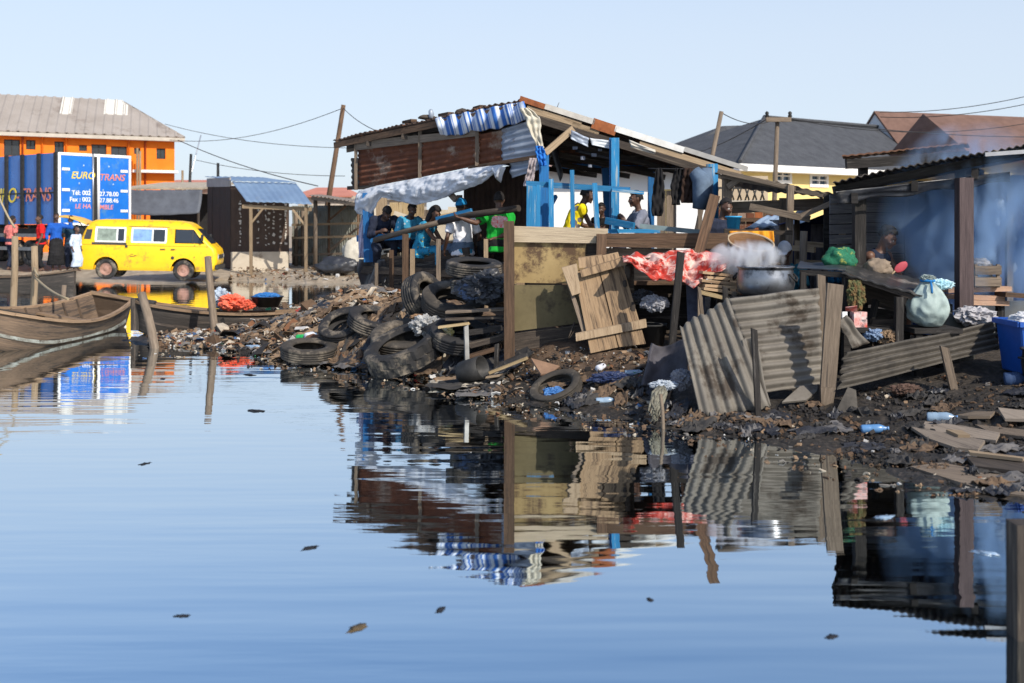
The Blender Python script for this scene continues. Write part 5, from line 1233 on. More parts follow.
    part('tie_beam', W_BLUED, t, 'beam', P(560, 165.5, 22.2), P(708, 163, 19.4), .12, .06); part('wind_brace', W_GREY, t, 'beam', wl(447, 188, .05), wl(458, 200, .05), .10, .05)
    post(459.5, 195, 244, 20.0, .10, W_GREY)
    # tin scraps hanging under the verge
    for (a, b, c, d), m in (((571, 130), (589, 138), (571, 139), (588, 147), ), GALV_B), (((590, 138), (612, 141), (592, 145), (612, 149)), M('crumpled_pale_sheet', (.55, .58, .60), (.4, .42, .44))), (((629, 140), (655, 150), (631, 147), (655, 154)), M('cream_board', (.62, .58, .50), (.5, .46, .4))):
        MB().corr(P(*a, 18.0), P(*c, 18.0), P(*b, 18.05), .06, .008, .006, c=P(*d, 18.05), dent=.05, rag=.04).build('tin_scrap', m, roof)
    # inner wall, hung bits, black sheets added to darken the roof underside
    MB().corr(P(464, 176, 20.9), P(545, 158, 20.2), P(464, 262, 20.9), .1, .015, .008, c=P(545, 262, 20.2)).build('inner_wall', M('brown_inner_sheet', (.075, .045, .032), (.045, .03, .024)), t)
    for px, y, s_ in ((583, 158, .10), (594, 155, .09), (600, 150, .06), (575, 148, .08), (590, 166, .07)): MB().box(P(px, y, 18.6), (s_, .03, s_ * .6), rnd.random()).build('hung_scrap', M('bluish_grey_scrap', (.30, .34, .42), (.2, .22, .28)), roof)
    for p0, p1 in (((548, 128), (560, 170)), ((560, 120), (548, 150)), ((575, 140), (620, 150))):
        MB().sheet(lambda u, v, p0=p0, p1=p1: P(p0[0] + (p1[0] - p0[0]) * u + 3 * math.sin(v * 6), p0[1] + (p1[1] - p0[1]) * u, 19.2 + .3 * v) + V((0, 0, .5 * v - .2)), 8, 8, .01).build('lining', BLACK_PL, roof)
    # deck and what carries it
    dk = MB(); dz = DECK
    n_ = 26; d = (SW1 - SW0); back = V((.62, 2.6, 0))
    for i in range(9): a, b = SW0 + back * (i / 9), SW1 + back * (i / 9); m = MB(); m.hexa([a + V((0, 0, dz - .05)), a + back / 9.3 + V((0, 0, dz - .05)), a + back / 9.3 + V((0, 0, dz)), a + V((0, 0, dz)), b + V((0, 0, dz - .05)), b + back / 9.3 + V((0, 0, dz - .05)), b + back / 9.3 + V((0, 0, dz)), b + V((0, 0, dz))]); m.build('deck_board', W_BROWN, t)
    for i in range(14): y = 14.3 + i * .59; MB().box((1.35, y + .28, dz - .03), (2.3, .56, .05)).build('deck_board', W_BROWN, t)
    part('bearer', W_DARK, t, 'beam', SW0 + V((0, -.05, dz - .12)), SW1 + V((0, -.05, dz - .12)), .14, .10); part('bearer', W_DARK, t, 'beam', V((.2, 14.35, dz - .14)), V((2.5, 14.5, dz - .14)), .15, .1)
    MB().sheet(lambda u, v: wl(362 + 26 * u, 259 + (26 + 3 * math.sin(u * 5)) * v, .06 + .05 * math.sin(u * 9 + v * 4)), 14, 10, .012).build('plastic_skirt', BLACK_PL, t)
    for (a, b, c_, e) in (((383, 262), (470, 252), 8, W_DARK), ((385, 271), (470, 262), 9, W_BLACK), ((383, 280), (470, 272), 8, W_DARK), ((370, 290), (470, 282), 9, W_BLACK)):
        part('skirt_board', e, t, 'beam', wl(*a, .02), wl(*b, .02), .16, .04)
    for px, y0, y1, Y, wd, m in ((376.5, 263, 294, 20.0, .055, W_GREY), (391.5, 250, 292, 19.4, .075, W_BROWN), (405.5, 234, 296, 18.9, .10, W_BROWN), (412.5, 249, 284, 18.9, .075, W_PALE), (438.5, 239, 268, 18.6, .07, W_GREY), (486, 239, 266, 17.2, .065, W_PALE), (528, 262, 290, 17.6, .1, W_DARK), (462, 255, 285, 18.4, .08, W_DARK)): post(px, y0, HY + F * (H - hz((px - 512) * Y / F, Y) + .1) / Y, Y, wd, m)
    for x, y in ((.4, 15), (2.45, 15), (3.5, 18.6), (1.9, 14.6)): part('pile', W_DARK, t, 'tube', [(x, y, dz - .06), (x, y, hz(x, y) - .2)], .08, 8)
    # bench under the left rail
    part('bench', W_DARK, t, 'beam', wl(372, 252, -.45), wl(528, 240, -.45), .05, .34, up=V((0, 0, 1)))
    part('bench', W_DARK, t, 'beam', P(545, 236, 18.9), P(660, 236, 18.7), .05, .34, up=V((0, 0, 1)))
shack_build()

def cloth_sheet(name, label, cat, fn, mat, nu=36, nv=24, th=.008, group=None, us=1, vs_=1, parent=None):
    mb = MB(); mb.sheet(fn, nu, nv, th, us=us, vs_=vs_); o = mb.build(name, mat, parent); 
    return tag(o, label, cat, group)
def lerp_tab(tab, x):
    if x <= tab[0][0]: return tab[0][1:]
    for a, b in zip(tab, tab[1:]):
        if a[0] <= x <= b[0]: k = (x - a[0]) / (b[0] - a[0]); return [p + (q - p) * k for p, q in zip(a[1:], b[1:])]
    return tab[-1][1:]
STRIPE = M('blue_white_striped_tarpaulin', (.03, .13, .42), (.62, .66, .72), 9, .7, 0, .2, pattern=stripes_pattern(.085, 0, .05), var=0)
def striped():
    tab = [(435, 118.5, 134), (450, 115, 136), (470, 111.5, 131), (490, 107.5, 129), (508, 104.5, 124), (524, 101.5, 119)]
    def fn(u, v):
        px = 435 + 89 * u; y0, y1 = lerp_tab(tab, px); px2 = px + 5 * v
        Y = 19.65 - 1.45 * u - .04 * math.sin(v * 3.1) * 3 - .05
        return P(px2, y0 + (y1 - y0) * v + .9 * math.sin(u * 31) * v, Y) + V((0, -.05 * math.sin(u * 40 + v * 3), 0))
    cloth_sheet('striped_tarpaulin', 'blue and white striped tarpaulin hanging under the eave above the rusty wall', 'tarpaulin', fn, STRIPE, 60, 14, .012, us=1.9, vs_=.3)
striped()
def white_sheet():
    tab = [(363, 191, 214), (373, 188, 217), (381, 186, 206), (387, 185, 197), (401, 182.5, 201), (421, 178.5, 205), (443, 174.5, 200), (463, 170.5, 192), (487, 167, 183.5), (501, 165.5, 173), (505, 165, 184), (510, 165, 168)]
    def fn(u, v):
        px = 363 + 147 * u; y0, y1 = lerp_tab(tab, px); y = y0 + (y1 - y0) * v
        o = .10 + .10 * math.sin(v * 3.0) * (1 + .4 * mnoise.noise(V((u * 5, 0, 3)))) + .06 * mnoise.noise(V((u * 16, v * 3, 1))) + .03 * mnoise.noise(V((u * 40, v * 8, 2)))
        return wl(px, y, o)
    cloth_sheet('plastic_sheet', 'dirty white plastic sheet slung under the rusty wall above the seated people', 'sheet', fn, WHITE_PL, 110, 26, .008)
    def roll(u, v):
        px = 386 + 116 * u; y = lerp_tab(tab, px)[1]; a = v * 2 * math.pi
        return wl(px, y - .5, .13) + V((0, .045 * math.cos(a), .045 * math.sin(a) + .02 * math.sin(u * 30)))
white_sheet()
def rag(name, label, pts, wd, mat, cat='rag', Y=17.85, seed=0, group=None):
    """a hanging strip of cloth along a pixel path"""
    n = len(pts) - 1
    def fn(u, v):
        k = min(int(v * n), n - 1); f_ = v * n - k; x = pts[k][0] + (pts[k + 1][0] - pts[k][0]) * f_; y = pts[k][1] + (pts[k + 1][1] - pts[k][1]) * f_
        w_ = wd[k] + (wd[min(k + 1, n)] - wd[k]) * f_
        return P(x + w_ * (u - .5) * (1 + .3 * mnoise.noise(V((v * 5, seed, 0)))), y, Y) + V((0, .018 * math.sin(u * 15 + seed + v * 5) + .05 * mnoise.noise(V((u * 4, v * 7, seed))), 0))
    return cloth_sheet(name, label, cat, fn, mat, 14, 26, .01, group)
rag('rag', 'cream rag hanging from the top corner of the big shack', [(524, 108), (533, 118), (535, 132), (541, 148)], [9, 15, 11, 6], M('cream_rag', (.60, .55, .44), (.42, .38, .30)), seed=1)
rag('rag', 'bright blue rag at the corner post below the cream rag', [(539, 146), (541, 155), (543, 166)], [7, 10, 6], M('bright_blue_cloth', (.02, .18, .58), (.015, .12, .42)), seed=2, Y=17.82)
rag('rag', 'grey and pink rag beside the blue rag above the short blue railing posts', [(533, 158), (531, 172), (528, 186)], [7, 8, 9], M('dirty_pink_rag', (.45, .38, .38), (.26, .22, .22)), seed=3, Y=17.8)
rag('rag', 'pale cloth strip hanging outside the leftmost blue post', [(367, 205), (364, 222), (363, 240), (362, 258)], [5, 8, 9, 7], M('pale_lilac_cloth', (.55, .50, .60), (.42, .38, .46)), seed=4, Y=20.95)
CL = 'clothes hanging to dry in the shack'
rag('hanging_garment', 'long black garment hanging beside the thin blue post', [(659, 168), (659, 185), (658, 200), (657, 216)], [5, 11, 13, 9], C_BLACKC, 'garment', 18.2, 5, CL)
rag('hanging_garment', 'short black garment hanging second along the clothes line', [(678, 168), (677, 185), (676, 205)], [6, 12, 9], C_BLACKC, 'garment', 18.2, 6, CL)
rag('hanging_garment', 'dark brown shirt hanging between the black garment and the jeans', [(688, 168), (688, 184), (687, 203)], [8, 14, 11], cloth('dark_brown_cloth', (.045, .028, .022)), 'garment', 18.15, 7, CL)
def jeans():
    c = P(701, 168, 18.1); mb = MB(); pts = [P(697, 170, 18.1), P(701, 180, 18.05), P(700, 195, 18.05), P(698, 208, 18.05)]
    mb.tube([P(694, 171, 18.1), P(702, 180, 18.05), P(701, 195, 18.0), P(699, 209, 18.0)], [.10, .15, .13, .11], 14); mb.tube([P(706, 169, 18.15), P(706, 182, 18.1), P(705, 196, 18.1), P(704, 206, 18.1)], [.08, .12, .11, .09], 14)
    for v in mb.bm.verts: v.co += V((1, 1, .3)) * .02 * mnoise.noise(v.co * 9)
    one('hanging_jeans', mb, C_DENIM, 'faded grey blue jeans hanging beside the round blue post', 'jeans', CL)
jeans()
one('clothes_line', MB().tube([P(648, 168.5, 18.2), P(680, 169, 18.2), P(712, 167.5, 18.3)], .008, 5), WIRE, 'thin line the garments hang from inside the shack', 'line')

# ---- behind the shack
def white_house():
    t = thing('white_house', 'plain white house wall seen through the open shack', 'house', PX(622, 29, .3)); f = frame(PX(549, 27, 0), (1, 0), (0, 1)); L = PX(708, 27, 0).x - PX(549, 27, 0).x
    xd = PX(657, 27, 0).x - PX(549, 27, 0).x; zt = 3.2
    mb = MB(); wall_holes(mb, f, L, .2, zt, [(xd, xd + .46, .2, 2.75)], .2); mb.hexa([f(0, .2, .2), f(.2, .2, .2), f(.2, .2, zt), f(0, .2, zt), f(0, 4, .2), f(.2, 4, .2), f(.2, 4, zt), f(0, 4, zt)]); mb.hexa([f(L - .2, .2, .2), f(L, .2, .2), f(L, .2, zt), f(L - .2, .2, zt), f(L - .2, 4, .2), f(L, 4, .2), f(L, 4, zt), f(L - .2, 4, zt)]); mb.build('wall', M('sunlit_white_wall', (.82, .81, .79), (.74, .73, .70), 1, .8, 0, .05, var=0), t)
    d = MB()
    d.beam(f(xd + .11, .1, .25), f(xd + .11, .1, 2.72), .04, .21, up=V((0, 1, 0))); d.build('door', W_GREY, t); part('door', W_GREY, t, 'beam', f(xd + .34, .1, .25), f(xd + .34, .1, 2.72), .04, .21, up=V((0, 1, 0)))
    m = MB(); slab(m, [f(-.2, -.5, zt + .02), f(L + .2, -.5, zt + .02), f(L + .2, 4.3, zt + .7), f(-.2, 4.3, zt + .7)], .06); m.build('roof', M('pinkish_roof_sheet', (.42, .26, .20), (.3, .19, .15)), t)
white_house()
def plank_wall():
    t = thing('plank_wall', 'pale patched plank wall behind the seated people on the left', 'wall', PX(420, 24, .3)); x0 = PX(371, 24, 0).x; w_ = .245
    for i in range(15):
        z1 = 2.35 + rnd.uniform(-.2, .15); x = x0 + i * w_; part('plank', (W_PALE, W_TAN, W_GREY, M('cream_plank', (.62, .54, .42), (.48, .41, .31)))[rnd.randrange(4)], t, 'beam', (x, 24 + rnd.uniform(-.03, .03), .3), (x + rnd.uniform(-.04, .04), 24, z1), w_ * .95, .03, up=V((1, 0, 0)))
    for z in (.9, 1.5, 2.0): part('rail', W_PALE, t, 'beam', (x0 - .1, 23.94, z), (x0 + 3.6, 23.94, z + rnd.uniform(-.1, .1)), .12, .04)
    for i in range(9): a = V((x0 + rnd.uniform(0, 1.6), 23.85, rnd.uniform(1.0, 2.2))); part('patch_board', (W_PALE, W_TAN, M('cream_plank', (.62, .54, .42)))[rnd.randrange(3)], t, 'beam', a, a + V((rnd.uniform(.3, .9), 0, rnd.uniform(-.3, .3))), .09, .03)
plank_wall()

# ---- people in the shack
GP = 'people seated in the shack'
def sitter(label, px, yhip, Y, yaw, pose, wear, s=1.0, drop=.33, **k):
    p = dict(footL=(.12, -.42, -.42), footR=(-.12, -.42, -.42), kneeL=(.1, -.4, 1), kneeR=(-.1, -.4, 1)); p.update(pose)
    at = P(px, yhip, Y); return person(label, at, R(yaw), p, wear, s, vox=.0105, group=GP, sit=at.z - .44, **k)
WY = lambda px: wl(px, 225).y
sitter('person in dark clothes doubled over the rail at the left end of the bench', 381, 240, WY(381) + .25, 20, dict(lean=62, hpitch=60, handL=(.14, -.52, .12), handR=(-.14, -.5, .16), footL=(.12, -.30, -.46), footR=(-.1, -.1, -.46)), dict(shirt=C_NAVY, sleeve=1.6, legs=cloth('dark_blue_trousers', (.035, .042, .065))), 1.0)
sitter('person in a light blue printed shirt leaning beside the dark clothed figure', 407, 243, WY(407) + .45, 25, dict(lean=35, hpitch=30, fem=True, handL=(.2, -.4, .1), handR=(-.2, -.42, .1)), dict(shirt=C_PRINTB, sleeve=.8, legs=C_NAVY), .95)
sitter('long-haired person in a blue patterned dress with bare arms reaching to the right', 421, 250, WY(421) + .05, 68, dict(lean=32, hpitch=32, hyaw=-10, fem=True, handL=(.15, -.50, .04), handR=(-.10, -.55, .10), elbowL=(.3, .2, -1), elbowR=(-.3, .2, -1)), dict(hair='long', shirt=C_PRINT, sleeve=.25, skirt=C_PRINT, skirt_len=1.0), 1.0, skin=SKIN2)
sitter('person in a white T-shirt and bright blue cap with back turned', 463, 248, WY(463) + .12, 205, dict(lean=8, hyaw=-60, hpitch=-4, handL=(.30, -.1, -.02), handR=(-.33, -.12, -.02), twist=8, footL=(.12, -.4, -.42)), dict(shirt=[C_WHITE, C_PRINTB], print=(0, .15, .0), hem=-.12, sleeve=.75, legs=C_DENIM, cap=cloth('bright_blue_cap', (.02, .22, .46)), brim=-1), 1.0)
sitter('person in a bright green jersey with one arm along the rail', 497, 245, WY(497) + .22, 195, dict(lean=-4, side=-5, hyaw=-20, hpitch=8, handR=(.10, .1, .1), handL=(.62, .18, .42), elbowL=(.4, .4, -.4), elbowR=(-.7, .2, -.2), handR_=0), dict(shirt=[C_GREEN, C_LOGO], print=(0, .14, .37), sleeve=.7, legs=C_BLACKC), 1.06)
sitter('person in a yellow and grey wrap bending over a table behind the blue railing', 570, 235, 18.6, 100, dict(lean=38, hpitch=14, fem=True, handL=(.2, -.50, .10), handR=(-.05, -.52, .10)), dict(shirt=C_YEL, sleeve=.3, skirt=C_YEL, skirt_len=.9), 1.0)
sitter('small child seated facing out between the blue posts', 603, 240, 19.0, -25, dict(lean=10, kid=True, hpitch=10), dict(shirt=C_BLACKC, sleeve=.7, legs=C_NAVY), .72)
sitter('boy in a grey blue shirt eating with both hands raised beside the dark beam', 643, 241, 17.9, -78, dict(lean=14, kid=True, hpitch=6, handL=(.06, -.34, .34), handR=(-.08, -.36, .36), elbowL=(.5, -.3, -.8), elbowR=(-.5, -.3, -.8), hdirL=(-.2, -.5, .8), hdirR=(.2, -.5, .8)), dict(shirt=C_GREY, sleeve=.95, legs=C_NAVY), .92)
def low_table():
    t = thing('low_table', 'low blue grey table between the wrapped person and the boy', 'table', P(604, 240, 18.2)); z = 1.72
    part('tabletop', W_BLUED, t, 'box', (1.45, 18.25, z), (.62, .7, .04))
    for dx in (-.26, .26):
        for dy in (-.3, .3): part('leg', W_BLUED, t, 'box', (1.45 + dx, 18.25 + dy, (z + DECK) / 2 - .01), (.05, .05, z - DECK - .03))
low_table()

# ================================================================== plank fence at the front of the deck
def plank_fence():
    FY = 13.6; t = thing('plank_fence', 'patched fence of stained planks and ply on the earth bank before the shack', 'fence', PX(560, FY, .4))
    part('post', W_BROWN, t, 'beam', P(509, 221, FY - .12), PX(509.5, FY - .12, .15), .125, .10, up=V((1, 0, 0))); part('post', W_BROWN, t, 'beam', P(601.5, 234, FY - .1), P(600, 320, FY - .1), .115, .09, up=V((1, 0, 0)))
    def board(q, m, dy=0, th=.035, name='board'):
        a = [P(x, y, FY + dy) for x, y in q]; b = [p + V((0, th, 0)) for p in a]; mb = MB()
        mb.hexa([a[0], b[0], b[3], a[3], a[1], b[1], b[2], a[2]]); mb.build(name, m, t)
    board([(513, 242), (608, 243.5), (608, 228.5), (513, 226)], wood('pale_top_plank', (.40, .32, .22), (.28, .22, .15), spots=(.16, .12, .085), amt=.2), -.03)
    PLY = M('stained_ply', (.33, .235, .105), (.235, .16, .068), 2.2, .85, 0, .25, spots=(.085, .05, .028), spot_scale=3.2, spot_amt=.52, var=0)
    board([(512, 282.5), (586, 284), (586, 243), (512, 241)], PLY, .03, name='ply_panel'); board([(584, 262), (603, 262), (603, 243), (584, 243)], W_DARK, .06)
    board([(509, 332), (604, 320), (604, 285), (509, 285)], M('olive_stained_ply', (.15, .12, .06), (.095, .075, .038), 2.2, .85, 0, .25, spots=(.06, .045, .028), spot_scale=2.5, spot_amt=.5, var=0), .05, name='ply_panel')  # stained lower panel, tinted darker for the shade it stands in
    board([(509, 352), (602, 338), (602, 322), (509, 334)], W_DARK, .07)
    board([(606, 247), (728, 249), (728, 233), (606, 233.5)], W_BROWN, -.05, .07, 'rail_board'); board([(604, 258), (672, 259), (672, 248.5), (604, 248)], W_GREY, .06); board([(668, 262), (728, 262), (728, 250), (668, 250)], W_BROWN, .08)
    part('leaning_plank', W_BROWN, t, 'beam', P(715, 195, FY - .25), P(698.5, 254, FY - .25), .12, .03, up=V((1, 0, 0)))
    board([(604, 330), (700, 330), (700, 262), (604, 262)], W_BLACK, .9, .04, 'backing_board')  # black board added to fill the shaded void under the rail
plank_fence()
def pallet():
    t = thing('wooden_pallet', 'broken door of raw planks leaning against the fence', 'door panel', PX(615, 13.0, .42)); Yb, Yt = 12.9, 13.35
    def Yof(y): return Yb + (Yt - Yb) * (352 - y) / 98
    def brd(q, m, off=0, th=.03, name='plank'):
        a = [P(x, y, Yof(y) - off) for x, y in q]; b = [p + V((0, th, .008)) for p in a]; mb = MB(); mb.hexa([a[0], a[1], b[1], b[0], a[3], a[2], b[2], b[3]]); mb.build(name, m, t, bevel=.003)
    WP = wood('raw_door_plank', (.33, .225, .13), (.23, .15, .085), spots=(.10, .066, .042), amt=.55)
    brd([(590.5, 353.5), (618, 347.5), (598, 268), (574, 272)], WP); brd([(618.8, 347.3), (646, 344), (622, 262), (599, 268)], WP, .004)
    brd([(584, 339), (589, 337), (566, 270), (562, 268)], W_GREY, -.04, .06); brd([(572, 296), (581, 293), (577, 264), (561.5, 268)], W_PALE, .035)
    brd([(579, 268.5), (604.5, 266), (602, 255), (578, 258)], WP, .05, .025, 'batten'); brd([(605, 266), (621, 262.5), (618, 252.5), (602.5, 256)], WP, .055, .025, 'batten')
    brd([(581.5, 277.5), (628, 264.5), (625, 257), (580, 270.5)], WP, .09, .035, 'batten'); brd([(576, 341.5), (647, 327.5), (646, 319.5), (575.5, 334)], W_PALE, .045, .04, 'batten')
    for px, y, a, b in ((628, 272, .07, .16), (633, 309, .06, .14), (625, 285, .04, .1)):
        MB().blob(P(px, y, Yof(y) - .012), (a * .55, .006, b * .6), .5, 2, 2).build('rot_hole', W_DARK, t)
pallet()
# ================================================================== right side: lean-to, tarp shack, dark shed
def quad(q, th, name, mat, parent, back=V((0, 1, 0)), **k):
    a = [V(p) for p in q]; b = [p + back * th for p in a]; mb = MB(); mb.hexa([a[0], b[0], b[3], a[3], a[1], b[1], b[2], a[2]]); return mb.build(name, mat, parent, **k)
def to_ground(px, Y): return PX(px, Y, hz((px - 512) * Y / F, Y) - .05)
def lean_to():
    t = thing('lean_to', 'open lean-to of grey poles under a sagging sheet roof right of the big shack', 'shelter', PX(775, 16.5, .42))
    MB().corr(P(716, 168, 15.9), P(836, 194, 15.2), P(722, 183, 19), .13, .009, .008, c=P(822, 200, 18), dent=.10, rag=.03, nv=14).build('roof', M('dull_brown_roof', (.20, .165, .13), (.12, .10, .08), 4, .85, 0, .3, spots=(.28, .24, .19), spot_amt=.3), t)
    for p0, p1, wd in ((P(718, 171, 15.85), P(796, 189, 15.4), .06), (P(722, 208, 16.2), P(824, 204, 15.6), .16), (P(750, 206.5, 15.5), P(810, 219, 15.2), .09), (P(722, 176, 15.9), P(834, 197, 15.2), .06)): part('beam', W_GREY, t, 'beam', p0, p1, wd, .05)
    for px, y, Y, wd, p1 in ((727, 172, 16, .12, 726), (790.5, 185, 15.4, .085, 787), (783.5, 198, 15.8, .10, 783)): part('post', W_GREY, t, 'beam', P(px, y, Y), to_ground(p1, Y), wd, wd, up=V((1, 0, 0)))
    part('brace', W_GREY, t, 'beam', P(728, 187, 15.9), P(744, 176, 15.8), .08, .05)
    for a, b in (((795, 243), (848, 247)), ((793, 248), (815, 250)), ((796, 262), (842, 264))): part('rail', W_PALE, t, 'beam', P(*a, 15.2), P(*b, 15.0), .07, .05)
    part('post', W_GREY, t, 'tube', [P(804, 231, 14.9), to_ground(800, 14.9)], .05, 8); part('post', W_PALE, t, 'beam', P(843, 226, 14.9), P(840.5, 252, 14.9), .08, .04, up=V((1, 0, 0)))
lean_to()
def rust_fence():
    t = thing('board_fence', 'rusty orange and brown board fence far back under the lean-to', 'fence', PX(742, 22, .42)); x = PX(716, 22, 0).x
    for i in range(9): part('board', (RUST, RUST_OR, W_BROWN, RUST)[i % 4], t, 'beam', (x + i * .165, 22, .42), (x + i * .165, 22, 2.2 + rnd.uniform(-.1, .1)), .155, .03, up=V((1, 0, 0)))
    for z in (1.2, 2.0): part('rail', W_BROWN, t, 'beam', (x - .1, 21.95, z), (x + 1.5, 21.95, z), .07, .04)
rust_fence()
def balcony():
    t = thing('balcony', 'balcony with a dark patterned railing on a beige wall far behind the lean-to', 'balcony', PX(738, 34, .4))
    quad([PX(706, 34.4, .35), PX(768, 34.4, .35), P(768, 176, 34.4), P(706, 176, 34.4)], .3, 'wall', M('beige_wall', (.50, .40, .28), (.42, .33, .23), 1), t)
    quad([P(708, 203, 33.4), P(766, 203, 33.4), P(766, 200, 33.4), P(708, 200, 33.4)], 1.0, 'floor', CONC, t)
    part('rail', IRON, t, 'beam', P(709, 188, 33.4), P(765, 188, 33.4), .06, .05)
    for i in range(15): part('baluster', IRON, t, 'tube', [P(711 + i * 3.8, 188, 33.4), P(711 + ((i + 1) if i % 2 else (i - 1)) * 3.8, 200, 33.4)], .025, 5)
balcony()
def far_tin():
    t = thing('tin_roof_stall', 'low stall with a pale blue tin roof behind the lean-to poles', 'stall', PX(778, 19, .42))
    MB().corr(P(745, 229, 18), P(803, 226, 18), P(766, 216, 20.5), .15, .012, .008, c=P(810, 213, 20.5)).build('roof', M('pale_blue_tin', (.30, .38, .48), (.22, .29, .38), 2, .5, .1), t)
    quad([PX(760, 18.8, .42), PX(812, 18.8, .42), P(812, 227, 18.8), P(760, 227, 18.8)], .1, 'wall', M('dark_green_grey_boards', (.07, .075, .075), (.04, .04, .045)), t)
    for px in (747, 801): part('post', W_GREY, t, 'tube', [P(px, 228, 18.05), to_ground(px, 18.05)], .04, 6)
far_tin()
def bucket(name, label, c, r, h, mat, taper=.8, wall=.01, lip=True, cat='bucket', handle=True):
    t = thing(name, label, cat, c); k = r * taper
    MB().lathe([(0, 0), (k, 0), (r, h), (r + (.015 if lip else 0), h), (r + (.015 if lip else 0), h + .02), (r - wall, h + .02), (k - wall, .02), (0, .02)], c, V((0, 0, 1)), 28).build('pail', mat, t)
    if handle: part('handle', IRON, t, 'tube', [V(c) + V((r * math.cos(a), -.02, h + r * .35 * math.sin(a) - .03)) for a in [k_ * math.pi / 10 for k_ in range(11)]], .006, 5)
    return t
bucket('bucket', 'light blue plastic bucket on the beam behind the leaning plank', P(733.5, 232, 15), .095, .19, M('light_blue_plastic', (.04, .32, .58), (.03, .26, .48), 3, .45, 0, .05))
NAVY_T = M('navy_tarpaulin', (.012, .022, .085), (.008, .014, .05), 3, .55, 0, .5, bump_scale=5, var=.1)
def tarp(a, b, c, d, fold=.05, n=7, name='tarp', mat=None, parent=None, seed=0, nu=40, nv=16):
    a, b, c, d = map(V, (a, b, c, d)); nn = (b - a).cross(d - a).normalized()
    mb = MB(); mb.sheet(lambda u, v: (a * (1 - u) + b * u) * (1 - v) + (d * (1 - u) + c * u) * v + nn * fold * (math.sin(u * n * 2 + seed + v) * v + .8 * mnoise.noise(V((u * 4, v * 4, seed)))), nu, nv, .008)
    return mb.build(name, mat or NAVY_T, parent)
def tarp_shack():
    t = thing('tarp_shack', 'low shack of dark navy tarpaulin with a bright blue curtain beside the plank wall', 'shack', PX(815, 16, .42))
    tarp(P(778, 225, 15.6), P(852, 197, 15.0), P(850, 198, 18.5), P(770, 222, 18.5), .04, name='roof_tarp', parent=t, seed=1)
    tarp(P(794, 226, 16.2), P(848, 205, 16.2), PX(848, 16.2, .45), PX(790, 16.2, .45), .05, name='wall_tarp', parent=t, seed=2)
    tarp(P(770, 226, 18.4), P(796, 224, 16.2), PX(794, 16.2, .45), PX(770, 18.4, .45), .05, name='wall_tarp', parent=t, seed=3)
    part('edge_board', W_GREY, t, 'beam', P(801, 216, 15.1), P(846, 197, 14.9), .07, .04)
    tarp(P(811, 224, 15.9), P(827, 224, 15.9), PX(827, 15.9, .9), PX(810, 15.9, .9), .03, 6, 'door_cloth', M('grey_brown_cloth', (.13, .12, .13), (.09, .08, .09)), t, 4, 16)
    tarp(P(828, 226, 15.8), P(842, 226, 15.8), PX(842, 15.8, 1.1), PX(828, 15.8, 1.1), .03, 8, 'curtain', M('bright_blue_curtain', (.02, .25, .48), (.015, .18, .38)), t, 5, 20)
    for px, Y in ((797, 16.1), (846, 16.0)): part('post', W_GREY, t, 'tube', [P(px, 214 if px < 800 else 200, Y), to_ground(px, Y)], .04, 7)
tarp_shack()

